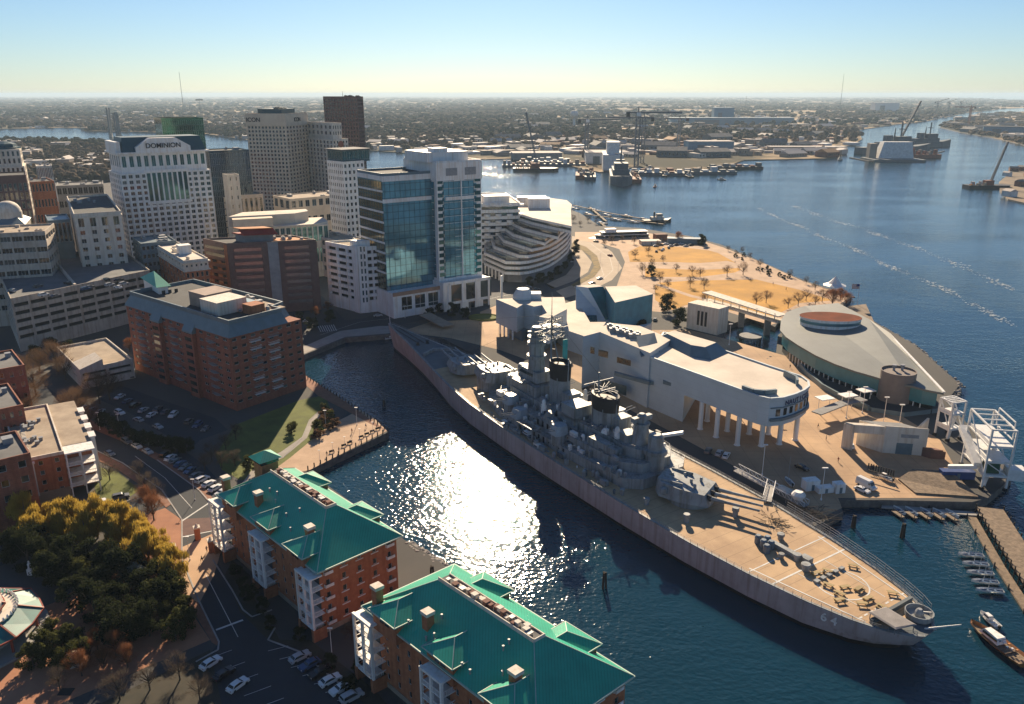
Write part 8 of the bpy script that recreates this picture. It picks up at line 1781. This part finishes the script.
for i, (a_, b2_, L_, m__) in enumerate(((590, 178, 70, 'farnavy'), (581, 177, 60, 'rust'), (634, 180, 80, 'rust'))):
    q = P(a_, b2_, 0); r_ = empty('work_barge', (q.x, q.y, 0), R(-95), ['blue grey barge left of the dark grey navy ship', 'cluttered tan barge at the far left of the shipyard slip', 'cluttered brown barge right of the dark grey navy ship'][i], 'barge', 'barges at the shipyard slip'); m_ = MB(); m_.box(-L_ / 2, L_ / 2, -8, 8, -1, 5); m_.build('hull', M[m__], r_)
    for k in range(9): m_ = MB(); x = -L_ / 2 + L_ * (k + .3) / 9; y = rt.uniform(-6, 3); hh = rt.uniform(2, 8); m_.box(x, x + rt.uniform(3, 6), y, y + rt.uniform(2, 5), 5, 5 + hh); m_.build('deck_cargo', rt.choice([M['fartan'], M['farroof'], M['farnavy'], M['rust']]), r_)
# white covered ship and partner at right
r_ = empty('covered_ship', (*P(893, 160, 0).to_2d(), 0), R(178), 'ship wrapped in white sheeting at the dry dock in mid river', 'ship')
D_ = P(893, 160, 0).y
m_ = MB(); m_.prism([(-32, -14), (34, -14), (34, 14), (-32, 14)], 0, 33, top=[(-27, -9), (24, -9), (24, 9), (-27, 9)]); m_.build('sheeting', M['farwhite'], r_); m_ = MB(); m_.box(-38, 54, -18, 50, -1, 4); m_.build('dock', M['farnavy'], r_); m_ = MB(); m_.box(35, 48, -8, 8, 0, 30); m_.build('scaffold', M['fartan'], r_)
m_ = MB(); m_.box(-2, 4, -14.6, -14.1, 6, 20); m_.build('dark_opening', M['black'], r_)
warship(P(903, 155, 0) + Vector((10, 60, 0)), R(20), 190, 26, M['farnavy'], M['farnavy'], 'dark navy ship with tall masts behind the sheeted ship')
warship(P(925, 147, 0), R(25), 170, 24, M['farnavy'], M['farnavy'], 'second dark navy ship right of the sheeted ship')
q = P(914, 158, 0); r_ = empty('work_barge', (q.x, q.y, 0), .2, 'brown work barge between the two dark navy ships', 'barge'); m_ = MB(); m_.box(-40, 50, -12, 12, -1, 7); m_.build('hull', M['rust'], r_)
for k in range(12): m_ = MB(); x = -38 + k * 7; m_.box(x, x + 5, -8 + (k * 5) % 9, -2 + (k * 5) % 9, 7, 7 + rt.uniform(4, 14)); m_.build('deck_cargo', rt.choice([M['fartan'], M['farnavy'], M['rust']]), r_)
# floating boom
bo = MB(); pts = [P(a_, b2_, 0) for a_, b2_ in ((850, 158), (870, 162), (915, 160), (928, 155.5), (944, 151.5))]
for a1, b1 in zip(pts, pts[1:]): bo.bar(a1 + Vector((0, 0, .6)), b1 + Vector((0, 0, .6)), 3, 2)
tag(bo.build('floating_boom', M['black']), 'dark floating boom around the sheeted ship', 'boom')
def towercrane(p, h, jib, rz, label, tilt=0, m=None, group='tower cranes across the harbour'):
    m = m or M['crane']; r_ = empty('tower_crane', (p.x, p.y, 1), rz, label, 'crane', group); t = h * .022 + 1.0
    m_ = MB()
    for x in (-t, t):
        for y in (-t, t): m_.bar((x, y, 0), (x, y, h), t * .5)
    n = int(h / (t * 3))
    for k in range(n): z0 = h * k / n; z1 = h * (k + 1) / n; m_.bar((-t, -t, z0), (t, -t, z1), t * .25); m_.bar((-t, t, z1), (t, t, z0), t * .25)
    m_.build('mast', m, r_)
    m_ = MB(); ct_, st_ = math.cos(tilt), math.sin(tilt)
    m_.bar((0, 0, h), (jib * ct_, 0, h + jib * st_), t * .9, t * 1.1); m_.bar((0, 0, h), (-jib * .28, 0, h), t, t); m_.bar((0, 0, h), (0, 0, h + h * .10), t * .6); m_.bar((0, 0, h + h * .1), (jib * .7 * ct_, 0, h + jib * .7 * st_ + t), t * .2); m_.bar((0, 0, h + h * .1), (-jib * .27, 0, h), t * .2); m_.build('jib', m, r_)
    m_ = MB(); m_.box(-jib * .28, -jib * .2, -t, t, h - t * 2.4, h); m_.build('counterweight', M['black'], r_); m_ = MB(); m_.box(-t * 1.2, t * 1.2, -t * 2, -t * .5, h - t * 2, h); m_.build('cab', M['white'], r_); return r_
def gtop(a_, b2_, ytop, z0=1.5):
    p = P(a_, b2_, z0); v0 = 352 - ytop
    lo, hi = z0, 600
    for _ in range(40):
        mid = (lo + hi) / 2; fw = p.y * CP + (H - mid) * SP; up = p.y * SP - (H - mid) * CP
        if 352 - F_PX * up / fw > ytop: lo = mid
        else: hi = mid
    return p, lo
for (a_, b2_, yt, jb, rz, tl, lb) in ((636, 168, 113, 70, 0, 0, 'tower crane behind the dark grey navy ship with level jib to the right'), (642, 163, 118, 60, 3.0, 0, 'darker tower crane standing close behind the tallest shipyard crane'), (586, 160, 120, 60, .2, 0, 'slim tower crane left of the shipyard slip'), (678, 150, 119, 70, 3.2, 0, 'tower crane with wide level jib right of the shipyard')):
    p, h_ = gtop(a_, b2_, yt); towercrane(p, h_, jb, rz, lb)
p, h_ = gtop(879, 140, 125); 
def cranebarge(a_, b2_, tipx, tipy, label, s=1.0, hx=None):
    p = P(a_, b2_, 0); r_ = empty('crane_barge', (p.x, p.y, 0), 0, label, 'crane barge'); m_ = MB(); m_.prism([(-28 * s, -9 * s), (24 * s, -9 * s), (30 * s, 0), (24 * s, 9 * s), (-28 * s, 9 * s)], -1, 4 * s); m_.build('hull', M['black'], r_)
    m_ = MB(); m_.box(-5 * s, 6 * s, -4 * s, 4 * s, 4 * s, 10 * s); m_.build('crane_house', M['rust'], r_)
    for k in range(7): m_ = MB(); x = -25 * s + k * 3 * s; m_.box(x, x + 2.2 * s, -6 * s + (k % 3) * 3 * s, -2 * s + (k % 3) * 3 * s, 4 * s, (5.5 + (k * 7) % 4) * s); m_.build('deck_cargo', rt.choice([M['fartan'], M['farroof'], M['orangeroof']]), r_)
    t = at(tipx, tipy, p.y); tip = Vector((t.x - p.x, 0, t.z)); ft_ = Vector((3 * s, 0, 6 * s)); m_ = MB(); d = tip - ft_
    for oy, ox in ((-1, -1), (1, -1), (1, 1), (-1, 1)): m_.bar(ft_ + Vector((ox * .8 * s, oy * 1.2 * s, 0)), tip + Vector((ox * .5 * s, oy * .7 * s, 0)), .8 * s)
    n = 16
    for k in range(n): q0, q1 = ft_ + d * k / n, ft_ + d * (k + 1) / n; m_.bar(q0 + Vector((0, -1 * s, 0)), q1 + Vector((0, 1 * s, 0)), .25 * s)
    m_.bar(tip, Vector((tip.x, 0, tip.z * .55)), .2 * s); m_.bar(tip, Vector((-4 * s, 0, 12 * s)), .22 * s); m_.build('boom', M['crane'], r_); return r_
cranebarge(535, 171, 526, 112, 'crane barge with tall vertical boom at the left of the harbour', 1.25); cranebarge(987, 188, 1008, 142, 'crane barge with inclined boom near the right edge', 1.0); cranebarge(893, 152, 921, 101, 'crane barge with long inclined boom behind the sheeted ship', 1.6)
p, h_ = gtop(968, 130, 106); towercrane(P(968, 127, 1.5), h_ * .9, 60, 3.1, 'brown portal crane on the east bank wharf', 0, M['rust'], 'portal cranes on the east bank')
for i, (a_, b2_) in enumerate(((936, 116), (948, 113), (960, 111))): p, h_ = gtop(a_, b2_, 102); towercrane(p, h_, h_ * .8, .3 * i, f'grey gantry crane, {ORL[i]} from the left in the hazy far shipyard', .3, M['farnavy'], 'cranes of the hazy far shipyard')
for i, (a_, b2_) in enumerate(((648, 170), (666, 176), (689, 177), (700, 172), (722, 180), (655, 187), (840, 160))):
    tug(P(a_, b2_, 0), rt.uniform(0, 3), .5 if i in (4, 5) else 1.0, f'small work boat, {ORL[i]} counted along the shipyard basin', rt.choice([M['black'], M['farnavy'], M['rust']]), 'work boats in the shipyard basin', 'work_boat')
for i, (a_, b2_, L_, w_) in enumerate(((545, 163, 90, 22), (562, 166, 80, 14), (660, 175, 90, 20), (700, 174, 110, 18), (735, 169, 90, 16), (520, 167, 60, 16))):
    q = P(a_, b2_, 0); r_ = empty('work_barge', (q.x, q.y, 0), rt.uniform(-.2, .2), f'moored flat barge with cargo, {ORL[i]} in the line along the shipyard shore', 'barge', 'flat barges along the shipyard shore'); m_ = MB(); m_.box(-L_ / 2, L_ / 2, -w_ / 2, w_ / 2, -1, 4); m_.build('hull', rt.choice([M['black'], M['farnavy']]), r_)
    for k in range(8): m_ = MB(); x = -L_ / 2 + L_ * (k + .2) / 8; m_.box(x, x + L_ / 12, -w_ * .3, w_ * .25, 4, 4 + rt.uniform(1.5, 8)); m_.build('deck_cargo', rt.choice([M['fartan'], M['farroof'], M['farnavy'], M['rust'], M['farwhite']]), r_)
# raised bascule leaves, far left
for i, (a_, b2_, yt) in enumerate(((111, 136, 108), (119, 137, 113))):
    p, h_ = gtop(a_, b2_, yt); r_ = empty('raised_bridge_leaf', (p.x, p.y, 1), R(20 + i * 20), ['taller dark raised bridge leaf above the far left water', 'shorter dark raised bridge leaf right of its twin'][i], 'bridge leaf', 'raised bridge leaves'); m_ = MB(); m_.box(-4, 4, -14, 14, -2, 8); m_.build('pier', M['greyconc'], r_)
    m_ = MB()
    for k in range(2): m_.bar((-3 + k * 6, -9, 0), (-3 + k * 6 + (2 - i * 4), -9, h_), 2.5, 2.5); m_.bar((-3 + k * 6, 9, 0), (-3 + k * 6 + (2 - i * 4), 9, h_), 2.5, 2.5)
    for k in range(9): z = h_ * k / 8; m_.bar((0, -9, z), (0, 9, min(h_, z + h_ / 8)), 1.6)
    m_.build('leaf_truss', M['farnavy'], r_)
    m_ = MB(); m_.box(-1.2, 1.2, -8, 8, 4, h_); m_.build('road_deck', M['crane'], r_)
# water tower
p, h_ = gtop(574, 128, 111); r_ = empty('water_tower', (p.x, p.y, 1), 0, 'pale round water tower above the far woods', 'water tower'); m_ = MB(); m_.lathe((0, 0, 0), [(5, 0), (4, h_ * .55), (14, h_ * .72), (15, h_ * .85), (9, h_)], 14); m_.build('tank', M['farwhite'], r_, True)
# thin radio masts
for i, (a_, b2_, yt) in enumerate(((201, 115, 98), (184, 113, 72), (840, 108, 74), (745, 112, 96))):
    p, h_ = gtop(a_, b2_, yt); m_ = MB(); m_.tube((p.x, p.y, 0), (p.x, p.y, min(h_, 380)), 2.2, .8, 5)
    if i == 0: m_.box(p.x - 20, p.x + 20, p.y - 4, p.y + 4, h_ - 14, h_ - 6)
    tag(m_.build('radio_mast', M['farnavy']), f'thin distant mast on the horizon, {["left with flat top", "very tall beside it", "right of centre", "above the harbour"][i]}', 'mast')
# ---- far buildings
rf_ = random.Random(5); npr = np.random.default_rng(5)
def inpoly(p, poly):
    c = False; n = len(poly); j = n - 1
    for i in range(n):
        a_, b2_ = poly[i], poly[j]
        if (a_[1] > p[1]) != (b2_[1] > p[1]) and p[0] < (b2_[0] - a_[0]) * (p[1] - a_[1]) / (b2_[1] - a_[1]) + a_[0]: c = not c
        j = i
    return c
def farproto(w, d, h, wm, rm, gable):
    m_ = MB(); m_.box(-w / 2, w / 2, -d / 2, d / 2, 0, h, 0)
    if gable: m_.add([(-w / 2 - .4, -d / 2 - .4, h), (w / 2 + .4, -d / 2 - .4, h), (w / 2 + .4, d / 2 + .4, h), (-w / 2 - .4, d / 2 + .4, h), (-w / 2 - .4, 0, h + d * .22), (w / 2 + .4, 0, h + d * .22)], [(0, 1, 5, 4), (2, 3, 4, 5), (0, 4, 3), (1, 2, 5)], 1)
    else: m_.box(-w / 2 - .2, w / 2 + .2, -d / 2 - .2, d / 2 + .2, h, h + .5, 1); m_.box(-w * .2, -w * .05, -d * .1, d * .15, h + .5, h + 2.4, 0)
    nb_ = max(2, int(w / 7))
    for k in range(nb_): u = -w / 2 + w * (k + .5) / nb_; m_.box(u - 1.4, u + 1.4, -d / 2 - .12, -d / 2, h * .35, h * .7, 2)
    o = m_.build('distant_building', [wm, rm, M['glassdark']]); return o
FPs = [('pale warehouse', 'warehouse', farproto(70, 34, 9, M['offwhite'], M['farroof'], False)), ('tan warehouse', 'warehouse', farproto(50, 26, 8, M['fartan'], M['farroof'], True)), ('blue grey shed', 'shed', farproto(60, 30, 12, M['farnavy'], M['roofgrey'], True)),
       ('small brick house', 'house', farproto(16, 11, 6, M['farbrick'], M['roofgrey'], True)), ('small white house', 'house', farproto(15, 10, 6, M['farwhite'], M['farroof'], True)), ('flat pale block', 'block', farproto(34, 22, 13, M['fartan'], M['farroof'], False)), ('orange roofed depot', 'depot', farproto(44, 24, 8, M['farbrick'], mat('far_orange_roof', (.40, .22, .10), .9), True))]
fu = set(); cnt = 0; cand = []
zones = [('on the shipyard shore across the harbour', (500, 835, 128, 158), 95, [0, 1, 2, 5, 6, 1, 2]), ('in the flat suburb beyond the shipyard', (480, 850, 112, 128), 50, [3, 4, 0, 1, 5]), ('beyond the far left river', (0, 480, 112, 127), 40, [3, 4, 0, 1]),
         ('on the hazy upper left shore', (340, 520, 128, 152), 30, [0, 1, 5, 3]), ('on the east bank wharf', (945, 1024, 114, 140), 32, [0, 2, 6, 5, 1]), ('in the right boatyard', (1003, 1030, 170, 202), 7, [3, 4, 3])]
zones += [('in the low district left of the white tower', (0, 100, 142, 172), 26, [3, 5, 0, 1])]
polys = {'on the east bank wharf': far_r, 'in the right boatyard': yard_r, 'in the low district left of the white tower': city}
for wh_, (xa, xb, ya, yb), n, kinds in zones:
    k = 0; tries = 0
    while k < n and tries < 4000:
        tries += 1; a_, b2_ = rf_.uniform(xa, xb), rf_.uniform(ya, yb); p = P(a_, b2_, 1.5)
        if not inpoly((p.x, p.y), [(q[0], q[1]) for q in polys.get(wh_, far_main)]): continue
        q2 = P(a_, b2_ + 1.2, 1.5)
        if not inpoly((q2.x, q2.y), [(q[0], q[1]) for q in polys.get(wh_, far_main)]): continue
        ki = rf_.choice(kinds); lb, ct_, src = FPs[ki]
        o = src if ki not in fu else src.copy()
        if ki in fu: col.objects.link(o)
        fu.add(ki); sc_ = 1.0 if p.y > 1400 else .8; o.location = (p.x, p.y, 1.4 if wh_ != 'in the low district left of the white tower' else G - .1); o.rotation_euler = (0, 0, rf_.choice([.2, .5, -.3, 1.8]) + rf_.uniform(-.1, .1)); o.scale = (sc_ * rf_.uniform(.7, 1.3), sc_ * rf_.uniform(.7, 1.3), rf_.uniform(.7, 1.2)); tag(o, f'{lb} {wh_}', 'house' if ct_ == 'house' else 'building', f'{lb}s {wh_}'); k += 1
for i, o in enumerate([FPs[j][2] for j in range(len(FPs)) if j not in fu]): bpy.data.objects.remove(o)
# large named sheds
def shed(nm, label, a_, b2_, w, d, h, rz, wm, rm):
    p = P(a_, b2_, 1.5); r_ = empty(nm, (p.x, p.y, 1.4), rz, label, 'shed'); m_ = MB(); m_.box(-w / 2, w / 2, -d / 2, d / 2, 0, h); m_.build('wall', wm, r_); m_ = MB(); m_.box(-w / 2 - 1, w / 2 + 1, -d / 2 - 1, d / 2 + 1, h, h + 1); m_.build('roof', rm, r_)
    m_ = MB(); m_.box(-w * .3, -w * .1, -d / 2 - .3, -d / 2, 0, h * .7); m_.build('door', M['farnavy'], r_)
shed('dock_shed', 'long blue shed with pale roof on the shipyard shore', 708, 152, 95, 40, 22, .05, M['farblue'], M['farroof']); shed('dock_shed', 'white dock shed with open front behind the barges', 602, 162, 60, 70, 18, -.05, M['farwhite'], M['farroof']); shed('dock_shed', 'pale terminal shed beside the left crane barge', 536, 159, 90, 50, 12, .1, M['greyconc'], M['farroof'])
shed('dock_shed', 'very long blue shed along the far shore horizon', 730, 124.5, 480, 60, 26, -.06, M['farblue'], M['farblue']); shed('dock_shed', 'tall blue fabrication hall above the long blue shed', 722, 123.5, 80, 60, 62, -.06, M['farblue'], M['farblue']); shed('dock_shed', 'dark blue shed on the east bank wharf', 1005, 134, 120, 50, 22, -.5, M['farblue'], M['roofdark']); shed('dock_shed', 'wide white building on the hazy right shore', 884, 112, 160, 80, 60, 0, M['farwhite'], M['farwhite'])
shed('dock_shed', 'long pale waterfront warehouse left of the sheeted ship', 806, 151, 160, 30, 9, -.02, M['fartan'], M['farroof'])
# remaining far buildings as one mass, woods as one mass
m_ = MB(); k = 0
while k < 2600:
    a_, b2_ = rf_.uniform(-20, 1044), 100 + 55 * rf_.random() ** 1.7; p = P(a_, b2_, 1.5)
    dens = .5 + .5 * math.sin(p.x * .0021 + 1.3) * math.sin(p.y * .0013) 
    if rf_.random() > dens * .9 + .1: continue
    if not inpoly((p.x, p.y), [(q[0], q[1]) for q in far_main]): continue
    w = rf_.uniform(8, 40); d = rf_.uniform(8, 24); h = rf_.uniform(4, 10); ca, sa = math.cos(.4 * int(rf_.random() * 5)), math.sin(.4 * int(rf_.random() * 5))
    if b2_ < 112: w *= 1.6; d *= 1.6
    m_.cur = rf_.choice([0, 0, 1, 2, 3]); b0 = len(m_.v); m_.box(-w / 2, w / 2, -d / 2, d / 2, 0, h); m_.v[b0:] = [(p.x + x * ca - y * sa, p.y + x * sa + y * ca, 1.4 + z) for x, y, z in m_.v[b0:]]; k += 1
tag(m_.build('distant_town', [M['farroof'], M['fartan'], M['farwhite'], M['farbrick']]), kind='stuff')
def woods(name, n, region, poly, hmin, hmax, seed, m, dens_s=.0018, thr=.42, z0=1.5):
    rng = np.random.default_rng(seed); V = []; F = []; xa, xb, ya, yb, pw = region; pl = [(q[0], q[1]) for q in poly]; k = 0; tries = 0
    while k < n and tries < n * 14:
        tries += 1; a_ = rng.uniform(xa, xb); b2_ = ya + (yb - ya) * rng.random() ** pw; p = P(a_, b2_, z0)
        dn = .5 + .25 * math.sin(p.x * dens_s + seed) + .25 * math.sin(p.y * dens_s * 1.7 + p.x * dens_s * .6)
        if dn < thr + rng.uniform(-.15, .15): continue
        if not inpoly((p.x, p.y), pl): continue
        s = (5 + max(0, p.y - 1500) * .0028) * rng.uniform(.7, 1.5); h = rng.uniform(hmin, hmax); b0 = len(V); t = rng.uniform(0, 1.5)
        for rr_, zz in ((.9, .15), (1.0, .6), (.55, .95)):
            for j in range(6): aa = t + j * 1.047; q = rng.uniform(.75, 1.2); V.append((p.x + math.cos(aa) * s * rr_ * q, p.y + math.sin(aa) * s * rr_ * q, z0 + h * zz))
        V.append((p.x, p.y, z0 + h * 1.05))
        for l in range(2):
            for j in range(6): F.append((b0 + l * 6 + j, b0 + l * 6 + (j + 1) % 6, b0 + l * 6 + 6 + (j + 1) % 6, b0 + l * 6 + 6 + j))
        for j in range(6): F.append((b0 + 12 + j, b0 + 12 + (j + 1) % 6, b0 + 18))
        k += 1
    me = bpy.data.meshes.new(name); me.from_pydata(V, [], F); me.materials.append(m); o = bpy.data.objects.new(name, me); col.objects.link(o); tag(o, kind='stuff')
wm1 = mat('distant_bare_woods', (.15, .105, .065), 1, (.065, .052, .032), .012, spec=.05); wm2 = mat('distant_green_woods', (.030, .040, .022), 1, (.014, .020, .012), .012, spec=.05)
woods('distant_woods', 7000, (-60, 1084, 99, 150, 1.5), far_main, 9, 17, 3, wm1, .0016, .36); woods('distant_evergreen_woods', 6000, (-60, 1084, 98, 138, 1.4), far_main, 10, 20, 8, wm2, .0021, .44)
woods('distant_woods', 500, (940, 1040, 112, 145, 1), far_r, 6, 12, 4, wm1, .002, .3); woods('town_trees', 900, (-10, 330, 142, 182, 1.2), city, 7, 13, 6, wm1, .006, .40, G); woods('waterside_trees', 260, (0, 200, 139, 146, 1), city, 8, 14, 9, wm2, .006, .1, G)

# ------------------------------------------------------------------ haze: one closed box round everything, sky outside
hz = MB(); hz.box(-40000, 40000, -3000, 47000, -6, 150); hm = bpy.data.materials.new('haze'); hm.use_nodes = True; n_ = hm.node_tree; n_.nodes.clear()
pv = n_.nodes.new('ShaderNodeVolumePrincipled'); pv.inputs['Color'].default_value = (.62, .82, 1.0, 1); pv.inputs['Density'].default_value = HAZE_DENSITY if 'HAZE_DENSITY' in globals() else .00009; pv.inputs['Anisotropy'].default_value = .1
om = n_.nodes.new('ShaderNodeOutputMaterial'); n_.links.new(pv.outputs[0], om.inputs['Volume']); ho = hz.build('haze', hm); tag(ho, kind='stuff')
